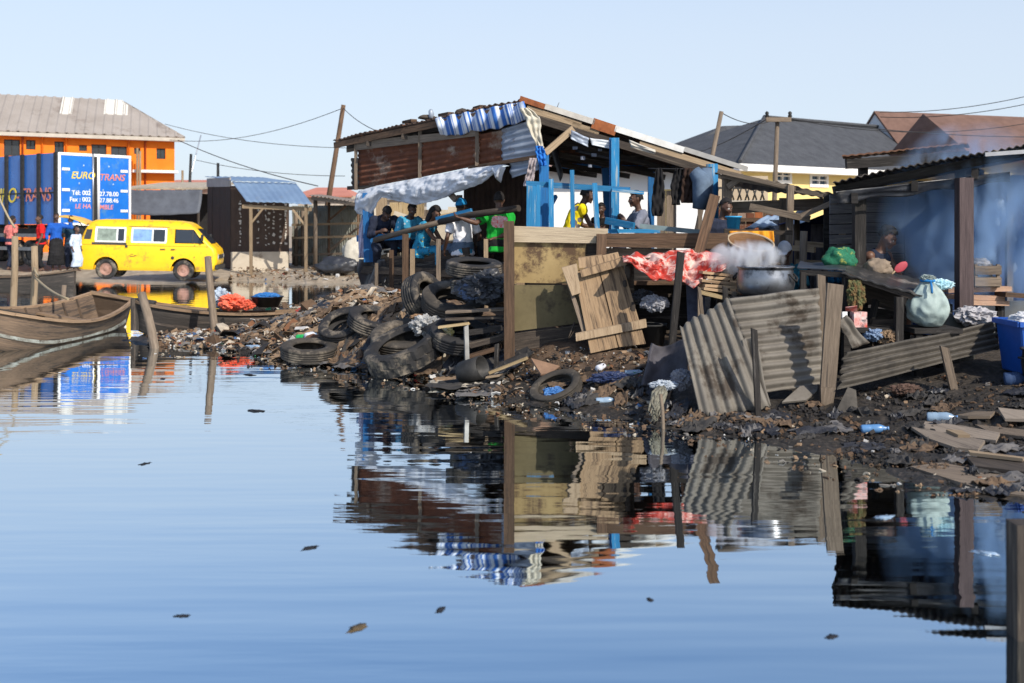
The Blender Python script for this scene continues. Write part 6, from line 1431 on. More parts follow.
SHED_W = wood('sooty_shed_planks', (.19, .18, .18), (.11, .105, .11), spots=(.30, .27, .24), amt=.22)  # plain grey plank tone with paler spots
def dark_shed():
    t = thing('dark_shed', 'smoky dark shed with a sloping tin roof, plank wall and navy tarpaulins at the right', 'shed', PX(940, 14.2, .42))
    A, B = P(833, 183.5, 12.9), P(1075, 134, 12.9); C_, D_ = P(1075, 142, 17.5), P(838, 186, 17.0)
    RM = M('sooty_tin_roof', (.06, .052, .046), (.03, .027, .025), 4, .8, 0, .3, spots=(.34, .28, .2), spot_scale=4, spot_amt=.12)
    def fnk(u): return V((0, 0, .06 * math.sin(u * 9) * (1 - u)))
    roof = MB().corr(A, B, D_, .085, .011, .008, c=C_, rag=.012, dent=.07, nv=14).build('roof', RM, t)
    for k in (0.10, .5, .97): part('purlin', W_BLACK, t, 'beam', A.lerp(D_, k) + V((0, 0, -.08)), B.lerp(C_, k) + V((0, 0, -.08)), .10, .08)
    for k in (.1, .35, .6, .85): part('rafter', W_BLACK, t, 'beam', A.lerp(B, k) + V((0, .1, -.22)), D_.lerp(C_, k) + V((0, 0, -.22)), .12, .07)
    part('fascia_board', M('pale_verge_sheet', (.42, .42, .43), (.3, .3, .31)), t, 'beam', P(985, 154.5, 12.85), P(1075, 148, 12.85), .045, .02)
    tarp(P(836, 192, 13.0), P(1010, 172, 13.1), P(1010, 182, 13.2), P(838, 203, 13.1), .03, 9, 'eave_tarp', BLACK_PL, t, 3, 40, 8)
    # second brown roof behind and above
    MB().corr(P(842, 156, 16.4), P(968, 143, 16.4), P(846, 160, 19.5), .11, .007, .02, c=P(970, 147, 19.5), dent=.06).build('upper_roof', M('brown_rust_roof', (.17, .085, .05), (.10, .05, .032), 4, .85, 0, .3), t)
    part('beam', W_BLACK, t, 'beam', P(846, 164, 16.5), P(968, 156, 16.5), .14, .1); part('beam', W_GREY, t, 'beam', P(886, 160, 16.6), P(922, 161, 16.6), .05, .06)
    for px in (863, 960): part('post', W_BLACK, t, 'beam', P(px, 158, 16.6), to_ground(px, 16.6), .12, .1, up=V((1, 0, 0)))
    # plank wall
    yy = 195
    for i in range(9):
        y0, y1 = 192 + i * 10.2, 192 + i * 10.2 + 9.6
        quad([P(864, y1, 15 + rnd.uniform(-.02, .02)), P(925, y1 + .6, 15), P(925, y0 + .8, 15), P(864, y0, 15)], .03, 'plank', SHED_W, t)
        if i < 6: quad([P(830, y1 + 2, 14.6), P(858, y1 + 1, 14.9), P(858, y0 + 1.5, 14.9), P(830, y0 + 2.4, 14.6)], .03, 'plank', SHED_W, t)
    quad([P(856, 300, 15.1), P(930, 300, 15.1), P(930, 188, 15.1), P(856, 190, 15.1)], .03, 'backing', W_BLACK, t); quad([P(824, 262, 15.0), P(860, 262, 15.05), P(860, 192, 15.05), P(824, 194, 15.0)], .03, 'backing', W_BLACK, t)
    part('batten', M('pale_batten', (.55, .54, .52), (.42, .41, .40)), t, 'beam', P(906.5, 198, 14.9), P(906.5, 218, 14.9), .045, .03, up=V((1, 0, 0))); part('batten', SHED_W, t, 'beam', P(906, 218, 14.92), P(906, 275, 14.92), .04, .03, up=V((1, 0, 0)))
    quad([P(908, 199, 14.97), P(918, 199, 14.97), P(918, 194, 14.97), P(908, 194, 14.97)], .03, 'vent_board', WHITE, t)
    for px, y, Y, wd, m in ((859, 186, 13.4, .13, W_BLACK), (964, 178, 13.0, .16, wood('reddish_dark_post', (.085, .06, .058), (.05, .036, .036))), (1050, 160, 13.1, .15, W_BLACK), (925, 186, 15.1, .08, W_BLACK), (1009, 176, 15.0, .08, SHED_W)): part('post', m, t, 'beam', P(px, y, Y), to_ground(px, Y), wd, wd, up=V((1, 0, 0)))
    BT = M('blue_tarpaulin', (.012, .035, .13), (.008, .023, .085), 3, .6, 0, .5, bump_scale=4, var=.1, spots=(.05, .10, .22), spot_amt=.2)
    tarp(P(918, 186, 15.15), P(968, 180, 15.15), PX(968, 15.1, .45), PX(914, 15.1, .45), .07, 7, 'wall_tarp', BT, t, 1); tarp(P(966, 180, 15.25), P(1012, 176, 15.3), PX(1012, 15.2, .45), PX(966, 15.25, .45), .06, 6, 'wall_tarp', BT, t, 2); tarp(P(1008, 178, 15.35), P(1085, 170, 15.4), PX(1085, 15.3, .45), PX(1010, 15.35, .45), .07, 7, 'wall_tarp', BT, t, 3)
    quad([P(1012, 182, 15.2), P(1024, 181, 15.2), P(1024, 175, 15.2), P(1012, 175, 15.2)], .03, 'vent_board', W_GREY, t)
    for px, y, a in ((1000, 204, .07), (1004, 212, .05), (997, 222, .04), (1014, 240, .04), (1013, 268, .05), (1001, 197, .04)): MB().blob(P(px, y, 15.0), (a, .02, a * 1.4), .6, 2, 2).build('tear', M('pale_tear', (.42, .5, .6)), t)
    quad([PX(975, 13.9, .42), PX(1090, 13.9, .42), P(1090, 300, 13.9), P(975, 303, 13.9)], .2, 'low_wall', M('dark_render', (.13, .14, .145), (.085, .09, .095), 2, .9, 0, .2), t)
dark_shed()
# bench of planks in the shed, crate on it
def shed_bench():
    t = thing('work_bench', 'bench of loose tan planks in the dark shed', 'bench', PX(980, 13.5, .42))
    LW = wood('fresh_tan_plank', (.44, .28, .19), (.34, .21, .14), spots=(.2, .12, .08), amt=.15)
    for a, b, m in (((945, 290), (1008, 288.5), LW), ((943, 296), (1000, 298), LW), ((960, 302), (1004, 303), LW), ((1000, 294), (1040, 297), W_BROWN), ((935, 288), (962, 291), W_GREY)): part('plank', m, t, 'beam', P(*a, 13.3 + rnd.uniform(-.1, .1)), P(*b, 13.4), .055, .2)
    for px in (948, 1000): part('leg', W_BLACK, t, 'beam', P(px, 304, 13.4), to_ground(px, 13.4), .08, .08, up=V((1, 0, 0)))
shed_bench()
def crate(name, label, c, w_, d, h, m, n=3):
    t = thing(name, label, 'crate', c); c = V(c)
    for sx in (-1, 1):
        for sy in (-1, 1): part('corner_post', m, t, 'box', c + V((sx * (w_ / 2 - .02), sy * (d / 2 - .02), h / 2)), (.035, .035, h))
    for i in range(n):
        z = h * (i + .5) / n
        for sy in (-1, 1): part('slat', m, t, 'box', c + V((0, sy * (d / 2 + .008), z)), (w_, .015, h / n * .75))
        for sx in (-1, 1): part('slat', m, t, 'box', c + V((sx * (w_ / 2 + .008), 0, z)), (.015, d, h / n * .75))
    part('bottom', m, t, 'box', c + V((0, 0, .012)), (w_ - .06, d - .06, .016)); return t
crate('crate', 'small grey slatted crate on the plank bench in the smoky shed', P(983, 287, 13.35), .30, .25, .27, W_GREY, 2)
sack('bundle', P(979, 263, 13.35), (.11, .1, .07), M('grey_cloth_bundle', (.38, .36, .36), (.26, .25, .25)), 'pale cloth bundle on top of the small crate', seed=2, cat='bundle')
sitter('person in a navy top bent forward beside the dark plank wall', 872, 292, 13.9, 35, dict(lean=22, hpitch=32, fem=True, hyaw=15, handL=(.22, -.42, -.02), handR=(-.15, -.42, -.02)), dict(hair='braid', shirt=C_NAVY, sleeve=0, skirt=C_BLACKC), 1.0, skin=SKIN2)
sitter('person in a white cap and teal patterned shirt behind the steaming pot', 787, 303, 15.0, -25, dict(lean=14, hpitch=22, handL=(.2, -.38, .1), handR=(-.2, -.38, .1)), dict(shirt=C_TEAL, sleeve=.8, legs=C_NAVY, cap=cloth('white_cap', (.62, .62, .64)), brim=1), .98)
stander('person whose dark head shows just behind the leaning brown plank', 719, 15.6, .62, R(35), dict(lean=12, hpitch=20, handL=(.2, -.1, -.05)), dict(shirt=C_NAVY, sleeve=.8, legs=C_BLACKC), .93)

# ---- the market table with the slanting top
def market_table():
    t = thing('market_table', 'black rickety table with a slanting top in front of the plank wall', 'table', PX(875, 12.4, .4))
    tarp(P(797, 268, 12.5), P(846, 270.5, 12.25), P(846, 262, 13.4), P(800, 262, 13.4), .015, 4, 'top', BLACK_PL, t, 1); 
    MB().corr(P(842, 272, 12.1), P(932, 300, 11.85), P(848, 262, 13.4), .12, .006, .012, c=P(946, 285, 13.1), dent=.03).build('top', M('black_sheet_top', (.035, .033, .032), (.02, .02, .02), 4, .5, 0, .3, spots=(.16, .14, .12), spot_amt=.3), t)
    part('apron', W_BLACK, t, 'beam', P(800, 272.5, 12.45), P(846, 275, 12.2), .06, .04); part('apron', W_DARK, t, 'beam', P(846, 275, 12.15), P(930, 303, 11.9), .05, .04)
    for px, y, Y, wd in ((899, 297, 11.9, .08), (846, 276, 12.2, .07), (803, 272, 12.4, .06), (940, 290, 13, .07), (850, 268, 13.3, .07)): part('leg', W_BLACK, t, 'beam', P(px, y, Y), to_ground(px - 1, Y), wd, wd, up=V((1, 0, 0)))
    part('back_board', W_DARK, t, 'beam', P(856, 287, 12.7), P(900, 300, 12.5), .28, .03); part('back_board', W_BLACK, t, 'beam', P(846, 330, 13), P(905, 335, 13), .55, .03)
    part('brace', W_BLACK, t, 'beam', P(876, 300, 12.4), P(868, 338, 12.3), .07, .05)
market_table()
crate('crate', 'dark crate of grey boards under the slanting market table', PX(884, 12.45, .58), .36, .3, .32, W_DARK, 3)
NET = M('green_net', (.02, .17, .09), (.012, .09, .045), 30, .8, 0, .8, spots=(.45, .42, .08), spot_scale=6, spot_amt=.25)
sack('net_bag', P(840, 259, 13), (.19, .16, .14), NET, 'green and yellow net bag of produce on the market table', seed=5, cat='bag')
sack('sackcloth', P(878, 268, 12.9), (.16, .12, .11), M('brown_sackcloth', (.25, .19, .14), (.17, .13, .09), 20, .95, 0, .4), 'brown sackcloth bundle in front of the bent person', seed=6, cat='sack')
def paddle():
    t = thing('fan', 'flat red hand fan lying tilted at the edge of the market table', 'fan', P(899, 268, 12.9)); q = Quaternion((0, 1, 0), R(-35))
    MB().blob(P(901, 267, 12.85), (.085, .012, .05), .05, 2, 3, q).build('blade', M('faded_pink_red', (.40, .06, .075), (.33, .045, .06), 4, .6), t); part('handle', W_PALE, t, 'tube', [P(895, 271, 12.85), P(889, 277, 12.85)], .01, 6)
paddle()
def green_sack():
    c = P(927.5, 327, 12.0); t = thing('sack', 'bulging pale green woven sack tied with blue string beside the market table', 'sack', c)
    mb = MB(); mb.blob(c + V((0, 0, .22)), (.225, .20, .235), .14, 1.4, 5, 0, 4, flat=-.21)
    for v in mb.bm.verts:
        p = v.co - c - V((0, 0, .22)); an = math.atan2(p.y, p.x); hgt01 = max(0, min(1, (p.z + .1) / .33))
        k = 1 - .55 * hgt01 ** 3 + .05 * hgt01 * math.sin(an * 11 + 3 * mnoise.noise(p * 5)) - .07 * abs(mnoise.noise(p * 7))
        v.co.x = c.x + p.x * k; v.co.y = c.y + p.y * k; v.co.z += .06 * hgt01 ** 4
    mb.build('bag', M('pale_green_woven_plastic', (.40, .48, .44), (.22, .28, .27), 6, .6, 0, .7, spots=(.15, .18, .17), spot_amt=.25, bump_scale=10), t)
    crumple(c + V((0, 0, .515)), (.075, .07, .045), .5, 7).build('tied_neck', M('pale_green_woven_plastic', (.40, .48, .44)), t)
    part('string', M('blue_string', (.02, .20, .50)), t, 'lathe', [(.06, .475), (.078, .48), (.078, .50), (.06, .505)], c, V((0, 0, 1)), 14, closed=True); part('string', M('blue_string', (.02, .20, .50)), t, 'tube', [c + V((.0, -.09, .48)), c + V((-.02, -.17, .44)), c + V((-.03, -.21, .37))], .012, 6)
green_sack()
def stand(name, label, px, Y, ztop, w_, d, m):
    x = PX(px, Y, 0).x; zg = hz(x, Y); t = thing(name, label, 'stand', (x, Y, zg)); part('top', m, t, 'box', (x, Y, ztop - .025), (w_, d, .05))
    for sx in (-1, 1):
        for sy in (-1, 1): part('leg', m, t, 'box', (x + sx * (w_ / 2 - .06), Y + sy * (d / 2 - .06), (ztop - .055 + zg - .05) / 2), (.07, .07, ztop - .055 - zg + .05))
    return t
stand('stand', 'low dark stand carrying the green sack behind the slumped sheet', 930, 12.05, P(927.5, 327, 12).z - .002, .5, .5, W_BLACK)
CP = M('crumpled_clear_plastic', (.60, .66, .68), (.42, .50, .54), 6, .35, 0, .6, bump_scale=14)
one('plastic_bag', crumple(P(939, 284, 12.1), (.15, .10, .06), .5, 3), M('white_teal_plastic', (.62, .70, .72), (.22, .45, .52), 5, .4, 0, .5, bump_scale=12), 'white and teal plastic bag on the neck of the green sack', 'bag')
one('plastic_bag', crumple(P(975, 316, 12.3), (.22, .16, .11), .5, 5), M('greyish_plastic', (.44, .42, .43), (.30, .29, .30), 5, .5, 0, .5, bump_scale=12), 'grey plastic bag beyond the top of the slumped sheet', 'bag')
sack('sack', PX(955, 12.5, .62), (.25, .2, .3), M('dark_olive_sack', (.09, .085, .07), (.05, .048, .04)), 'dark sack behind the slumped sheet under the grey bag', seed=12)
# things under the market table
def small_box():
    c = P(858.5, 327, 12.0); t = thing('carton', 'small red white and black carton under the market table', 'carton', c)
    mb = MB(); mb.box(c + V((0, 0, .08)), (.15, .09, .16), .2); mb.build('box', M('carton_print', (.62, .58, .54), (.5, .07, .05), 9, .7, 0, 0, spots=(.04, .04, .045), spot_scale=9, spot_amt=.45), t); part('flap', M('carton_print', (.6, .58, .55)), t, 'beam', c + V((-.07, .02, .163)), c + V((-.09, -.05, .22)), .12, .006, up=V((1, 0, 0)))
small_box()
stand('shelf', 'low dark shelf under the market table', 862, 12.15, P(858.5, 327, 12).z - .002, .55, .45, W_BLACK)
one('plastic_bag', crumple(P(873, 334, 11.95), (.10, .09, .07), .5, 21), M('blue_grey_plastic', (.20, .28, .42), (.14, .2, .3), 5, .4, 0, .5, bump_scale=12), 'blue grey bag beside the small carton', 'bag')
one('plastic_bag', crumple(P(888, 336, 11.95), (.12, .09, .08), .5, 22), M('brown_paper', (.22, .15, .09), (.14, .09, .055), 5, .8), 'crumpled brown bag under the front edge of the market table', 'bag')
one('card', MB().box(P(844.5, 316, 11.9), (.055, .02, .09), .2), WHITE, 'small white card leaning under the left end of the market table', 'card')
one('wilted_greens', crumple(P(856, 294, 12.1), (.09, .07, .20), .6, 31), M('wilted_green_brown', (.06, .10, .04), (.16, .07, .03), 16, .9, 0, .6), 'bunch of wilted greens hanging at the corner of the market table', 'greens')

# ---- cooking place: plank pile, pot, basket, cloths
def cooking_table():
    x0, Yc = PX(735, 12.9, 0).x, 12.9; zt = P(765, 296, 12.5).z - .004
    stand('cooking_stand', 'sooty low stand carrying the big pot', 768, 12.5, zt, .80, .60, W_BLACK)
    t = thing('side_table', 'small table of thin legs under the loose tan planks', 'table', PX(716, 12.9, .3)); z = P(716, 289, 12.9).z
    quad([P(698, 290, 12.6), P(736, 299, 12.6), P(738, 293, 13.3), P(700, 284, 13.3)], .04, 'tabletop', W_TAN, t, V((0, 0, -1)))
    for px, Y in ((700, 12.65), (734, 12.65), (702, 13.25), (736, 13.25)): part('leg', W_GREY, t, 'beam', P(px, 292, Y), to_ground(px, Y), .05, .05, up=V((1, 0, 0)))
cooking_table()
FP = wood('fresh_board', (.48, .33, .20), (.36, .24, .14), spots=(.2, .13, .08), amt=.2)
for i, (a, b) in enumerate((((701, 288), (737, 293)), ((702, 285), (735, 287)), ((699, 280), (736, 284)), ((704, 277), (733, 279)), ((700, 272), (737, 276)))):
    q = ('lowest', 'second lowest', 'middle', 'second highest', 'topmost')[i]
    one('board', MB().beam(P(*a, 12.75 + .04 * i), P(*b, 12.8 + .04 * i), .03, .24), FP, f'{q} board of the small plank pile left of the big pot', 'board', 'boards piled by the pot')
def pot():
    c = P(765.5, 296, 12.5); t = thing('cooking_pot', 'big black bottomed aluminium pot steaming behind the grey sheet', 'pot', c); r = .315
    prof = [(0, 0), (r * .75, .0), (r * .94, .05), (r, .13), (r * .985, .22), (r * .93, .285), (r * .93, .30), (r * 1.0, .315), (r * 1.0, .328), (r * .88, .325), (r * .9, .22), (r * .85, .06), (0, .03)]
    m = M('sooty_aluminium', (.32, .33, .35), (.18, .185, .20), 3, .32, .85, .1, spots=(.015, .015, .017), spot_amt=.45, spot_scale=1.7)
    MB().lathe(prof, c, V((0, 0, 1)), 48).build('body', m, t)
    for a in (-38, 150):
        d = V((math.cos(R(a)), math.sin(R(a)), 0)); e = V((-d.y, d.x, 0)); q = c + d * r * .96 + V((0, 0, .22)); part('handle', IRON, t, 'tube', [q - e * .06 + V((0, 0, .03)), q - e * .05 + d * .05 - V((0, 0, .02)), q + d * .06 - V((0, 0, .05)), q + e * .05 + d * .05 - V((0, 0, .02)), q + e * .06 + V((0, 0, .03))], .011, 8)
    crumple(c + V((0, 0, .27)), (.25, .25, .05), .3, 3).build('contents', M('pale_food', (.5, .47, .42), (.36, .33, .28)), t)
pot()
WICK = M('wicker', (.25, .135, .06), (.15, .075, .034), 3, .8, 0, .0, spots=(.10, .05, .03), spot_amt=.25)
def wicker_bump(m):
    n, L = m.node_tree.nodes, m.node_tree.links; tc = n.new('ShaderNodeTexCoord'); mp = n.new('ShaderNodeMapping'); mp.inputs['Scale'].default_value = (24, 9, 1); L.new(tc.outputs['UV'], mp.inputs[0]); ck = n.new('ShaderNodeTexBrick'); ck.inputs['Scale'].default_value = 1; L.new(mp.outputs[0], ck.inputs[0]); bp = n.new('ShaderNodeBump'); bp.inputs['Distance'].default_value = .02; bp.inputs['Strength'].default_value = .9; L.new(ck.outputs[1], bp.inputs['Height']); bp.invert = True; L.new(bp.outputs[0], n['Principled BSDF'].inputs['Normal'])
wicker_bump(WICK)
def basket():
    c = P(747, 261, 13.7); ax = V((.10, -.42, 1)).normalized(); t = thing('basket', 'round brown wicker basket tipped towards the water above the pot', 'basket', c)
    MB().lathe([(0, 0), (.15, 0), (.21, .08), (.25, .17), (.268, .235), (.275, .25), (.262, .25), (.24, .18), (.20, .09), (.14, .02), (0, .02)], c, ax, 40).build('bowl', WICK, t)
    MB().lathe([(.262, .238), (.285, .24), (.285, .262), (.262, .262)], c, ax, 40, closed=True).build('rim', wood('pale_wicker_rim', (.5, .40, .28), (.36, .26, .16)), t)
basket()
stand('stand', 'dark plank stand under the wicker basket', 750, 13.75, P(747, 261, 13.7).z - .012, .62, .5, W_DARK)
cloth_sheet('cloth', 'orange yellow cloth hung over the rail behind the wicker basket', 'cloth', lambda u, v: P(729 + 44 * u, 231 + (13 + 2 * math.sin(u * 7)) * v, 14.6) + V((0, -.05 * math.sin(v * 1.6) - .03 * math.sin(u * 26), 0)), M('orange_yellow_cloth', (.72, .32, .02), (.55, .20, .015), 6, .9), 40, 12)
part('rail', W_DARK, bpy.data.objects['lean_to'], 'beam', P(724, 231, 14.68), P(792, 233, 14.68), .06, .06)
def red_cloth():
    lo = [(623, 256, 262), (630, 255, 265), (645, 254, 273), (655, 253, 279), (663, 252, 285), (672, 251, 281), (679, 250, 274), (685, 250, 281), (692, 250.5, 289), (700, 251, 287), (707, 252, 277), (716, 253, 270), (726, 256, 268), (738, 262, 267)]
    def fn(u, v):
        px = 623 + 115 * u; y0, y1 = lerp_tab(lo, px); 
        return P(px, y0 + (y1 - y0) * v, 13.15 - .35 * v ** .6 + .25 * (1 - v)) + V((0, .06 * math.sin(u * 31 + v * 4) * (.3 + v) + .09 * mnoise.noise(V((u * 11, v * 5, 2))) + .05 * mnoise.noise(V((u * 26, v * 12, 3))), .03 * math.sin(u * 22) * v + .05 * mnoise.noise(V((u * 13, v * 6, 9)))))
    m = M('red_and_cream_cloth', (.44, .028, .018), (.38, .045, .03), 5, .9, 0, .3, var=0, spots=(.62, .44, .38), spot_scale=5.0, spot_amt=.62)
    cloth_sheet('cloth', 'red and cream patterned cloth draped over the edge between pallet and pot', 'cloth', fn, m, 110, 40, .008)
red_cloth()
def cloth_table():
    t = thing('trestle_table', 'dark trestle table under the red and cream cloth', 'table', PX(680, 13.4, .45)); z = 1.50
    part('tabletop', W_DARK, t, 'box', (1.95, 13.55, z), (1.25, .55, .04))
    for x in (1.4, 2.5):
        for y in (13.35, 13.75): part('leg', W_DARK, t, 'box', (x, y, (z - .02 + .35) / 2), (.06, .06, z - .02 - .35))
cloth_table()
bucket('bucket', 'black bucket holding rubbish bags in the dark under the red cloth', PX(650, 13.25, .47), .19, .26, BLACK)
one('plastic_bag', crumple(P(655, 303, 13.2), (.16, .13, .10), .55, 41), M('grey_white_plastic', (.34, .34, .36), (.2, .2, .22), 5, .4, 0, .5, bump_scale=12), 'grey white plastic bag in the black bucket', 'bag')
one('plastic_bag', crumple(P(643, 297, 13.35), (.14, .12, .10), .55, 42), BLACK_PL, 'black plastic bag behind the grey one in the bucket', 'bag')
quad([P(688, 330, 12.9), P(706, 330, 12.9), P(704, 275, 13.1), P(686, 275, 13.1)], .02, 'hanging_cloth', cloth('dark_blue_grey_cloth', (.10, .11, .15), (.05, .055, .08)), None)
tag(bpy.data.objects['hanging_cloth'], 'dark blue grey cloth hanging under the red cloth beside the black post', 'cloth')
# ================================================================== sheets, stakes and bank at the right
def loose_sheet(label, tl, tr, br, bl, Ys, along_u, m, pitch=.118, amp=.02, dent=.06, rag=.02, bend=0):
    a, b, c, d = P(*tl, Ys[0]), P(*tr, Ys[1]), P(*br, Ys[2]), P(*bl, Ys[3]); mb = MB()
    if along_u: mb.corr(a, b, d, pitch, amp, .008, c=c, rag=rag, dent=dent, nv=16, seg=8, bend=bend)     # ridges run downwards
    else: mb.corr(a, d, b, pitch, amp, .008, c=c, rag=rag, dent=dent, nv=20, seg=8, bend=bend)           # ridges run sideways
    return one('corrugated_sheet', mb, m, label, 'roof sheet', 'old roof sheets fencing the cooking place')
loose_sheet('grey corrugated sheet leaning with its ridges upright, nearest the pallet', (680, 326), (728, 299), (770, 408), (701, 418), (11.25, 11.3, 10.85, 10.75), True, CEMENT_SHEET, pitch=.088, amp=.021, rag=.04)
loose_sheet('large grey corrugated sheet with level ridges in front of the big pot', (727, 299), (819, 288), (823, 384), (764, 392), (11.75, 11.7, 11.4, 11.35), False, CEMENT_SHEET, pitch=.088, amp=.021, rag=.025)
loose_sheet('long sooty corrugated sheet slumped between the tall post and the blue bin', (845, 353), (993, 322), (1000, 349), (838, 389), (11.35, 12.0, 11.9, 11.1), False, SHEET_DK, pitch=.082, amp=.024, rag=.035)
loose_sheet('small sheet scrap with slanting ridges behind the tall pointed post', (838, 322), (846, 315), (869, 343), (852, 349), (11.6, 11.65, 11.65, 11.6), True, CEMENT_SHEET, pitch=.05, amp=.01)
loose_sheet('narrow sheet strip peeping out between two sheets left of the thin dark post', (741, 340), (753, 337), (771, 406), (757, 408), (11.1, 11.15, 10.95, 10.95), True, CEMENT_SHEET, pitch=.06)
def plank_post(label, px0, y0, px1, y1, Y, w0, w1, m, th=.05):
    a, b = P(px0, y0, Y), P(px1, y1, Y); g = hz(b.x, b.y) - .15; d = (b - a).normalized()
    if b.z > g: b = b + d * ((b.z - g) / max(-d.z, .3))
    mb = MB(); c = []
    for p, wd in ((a, w0), (a.lerp(b, .75), w0 * .95)): c += [p + V((-wd / 2, -th / 2, 0)), p + V((wd / 2, -th / 2, 0)), p + V((wd / 2, th / 2, 0)), p + V((-wd / 2, th / 2, 0))]
    c[0].z += .02; c[3].z += .02; c2 = c[4:]
    mb.hexa(c); e = []
    for p, wd in ((a.lerp(b, .751), w0 * .95), (b, w1)): e += [p + V((-wd / 2, -th / 2, 0)), p + V((wd / 2, -th / 2, 0)), p + V((wd / 2, th / 2, 0)), p + V((-wd / 2, th / 2, 0))]
    mb.hexa(e); return one('post', mb, m, label, 'post', 'posts holding the sheets')
plank_post('broad weathered post tapering downwards between the two big sheets', 835, 285, 827, 398, 11.15, .155, .08, W_GREY)
plank_post('thin post standing just behind the broad tapering one', 821, 276, 822, 340, 11.75, .08, .07, W_GREY)
plank_post('thin black post in front of the upright sheet', 754, 330, 758, 412, 10.72, .055, .065, W_BLACK)
plank_post('short stub post in front of the slumped sooty sheet', 944, 348, 952, 382, 11.2, .08, .07, W_GREY)
plank_post('black slim post beside the red cloth', 681, 253, 672, 345, 12.3, .075, .07, W_BLACK, .07)
plank_post('pale thin stick right of the black post', 699, 288, 704, 330, 12.4, .035, .03, W_GREY)
plank_post('short charred stick behind the upright sheet', 725, 288, 727, 330, 12.0, .05, .05, W_BLACK)
def slab_piece(name, label, q, Y, m, th=.02, cat='board', group=None):
    a = [P(x, y, Y + dy) for x, y, dy in q]; n = len(a); c = sum(a, V()) / n
    mb = MB(); nn = (a[1] - a[0]).cross(a[2] - a[0]).normalized(); nn = nn if nn.y < 0 else -nn
    v1 = [mb.bm.verts.new(p) for p in a]; v2 = [mb.bm.verts.new(p - nn * th) for p in a]; mb.face(v1, [(p.x * 1.0, p.z + p.y) for p in a]); mb.face(v2[::-1])
    for i in range(n): mb.face([v1[i], v1[(i + 1) % n], v2[(i + 1) % n], v2[i]])
    return one(name, mb, m, label, cat, group)
slab_piece('slab', 'torn grey sheet scrap on the mud below the level-ridged sheet', [(782, 402, -.1), (800, 386, .1), (819, 384, .12), (817, 391, .05), (806, 400, -.05)], 11.2, CEMENT_SHEET, cat='slab')
slab_piece('slab', 'dark triangular sheet scrap at the foot of the broad post', [(836, 411, -.1), (848, 387, .15), (856, 390, .12), (858, 412, -.1), (846, 414, -.15)], 10.95, SHEET_DK, cat='slab')
def terr(px, py):
    """the ground point under a pixel"""
    lo, hi = 5.0, 45.0; k = (px - 512) / F
    Y = lo
    while Y < hi:
        z = H + (HY - py) * Y / F
        if z <= max(hz(k * Y, Y), 0.0): break
        Y += .04
    return V((k * Y, Y, max(hz(k * Y, Y), 0)))
def ground_plank(label, q, m, th=.025, lift=.03, name='plank', cat='plank'):
    a = [terr(x, y) + V((0, 0, lift)) for x, y in q]; n = len(a); mb = MB()
    cx = sum(a, V()) / n
    v1 = [mb.bm.verts.new(p) for p in a]; v2 = [mb.bm.verts.new(p - V((0, 0, th))) for p in a]
    d = (a[n // 2] - a[0]).normalized(); e = V((-d.y, d.x, 0))
    mb.face(v1, [((p - a[0]).dot(d), (p - a[0]).dot(e)) for p in a]); mb.face(v2[::-1])
    for i in range(n): mb.face([v1[i], v1[(i + 1) % n], v2[(i + 1) % n], v2[i]])
    return one(name, mb, m, label, cat, 'washed up planks on the near bank')
W_SLAT = wood('bleached_slab_wood', (.29, .235, .18), (.20, .16, .125), spots=(.10, .08, .065), amt=.3)
ground_plank('bleached plank with a pointed end, lowest dry one by the water', [(911, 434), (945, 440), (985, 448), (978, 457), (955, 455), (928, 446)], W_SLAT, lift=.06)
ground_plank('broad bleached plank just above the pointed one', [(925, 428), (960, 432), (1000, 439), (996, 447), (960, 442), (922, 435)], W_SLAT, lift=.05)
ground_plank('short split sliver between the two bleached planks', [(946, 440), (962, 441), (970, 445), (958, 445)], W_PALE, lift=.085)
ground_plank('flat pale plank lying farther up the bank left of the right edge', [(956, 421), (975, 417), (995, 418), (990, 422), (968, 423)], W_GREY, lift=.05)
ground_plank('rectangular bleached board cut by the right edge of the bank', [(998, 416), (1040, 421), (1040, 428), (1005, 427)], W_SLAT, lift=.07)
ground_plank('long dull plank running to the right edge above the blue bottle bank', [(975, 429), (1040, 436), (1040, 443), (990, 436)], W_GREY, lift=.03)
ground_plank('dark wet plank with a white edge half in the water', [(966, 463), (1040, 470), (1040, 482), (975, 473)], W_DARK, lift=.05)
ground_plank('thin white edged slat on the dark wet plank', [(968, 461.5), (1024, 469), (1023, 471), (970, 464)], W_PALE, lift=.085)
ground_plank('long grey waterlogged plank lowest in the shallows', [(910, 469), (942, 466), (1040, 484), (1040, 501), (985, 493)], W_GREY, lift=.02)
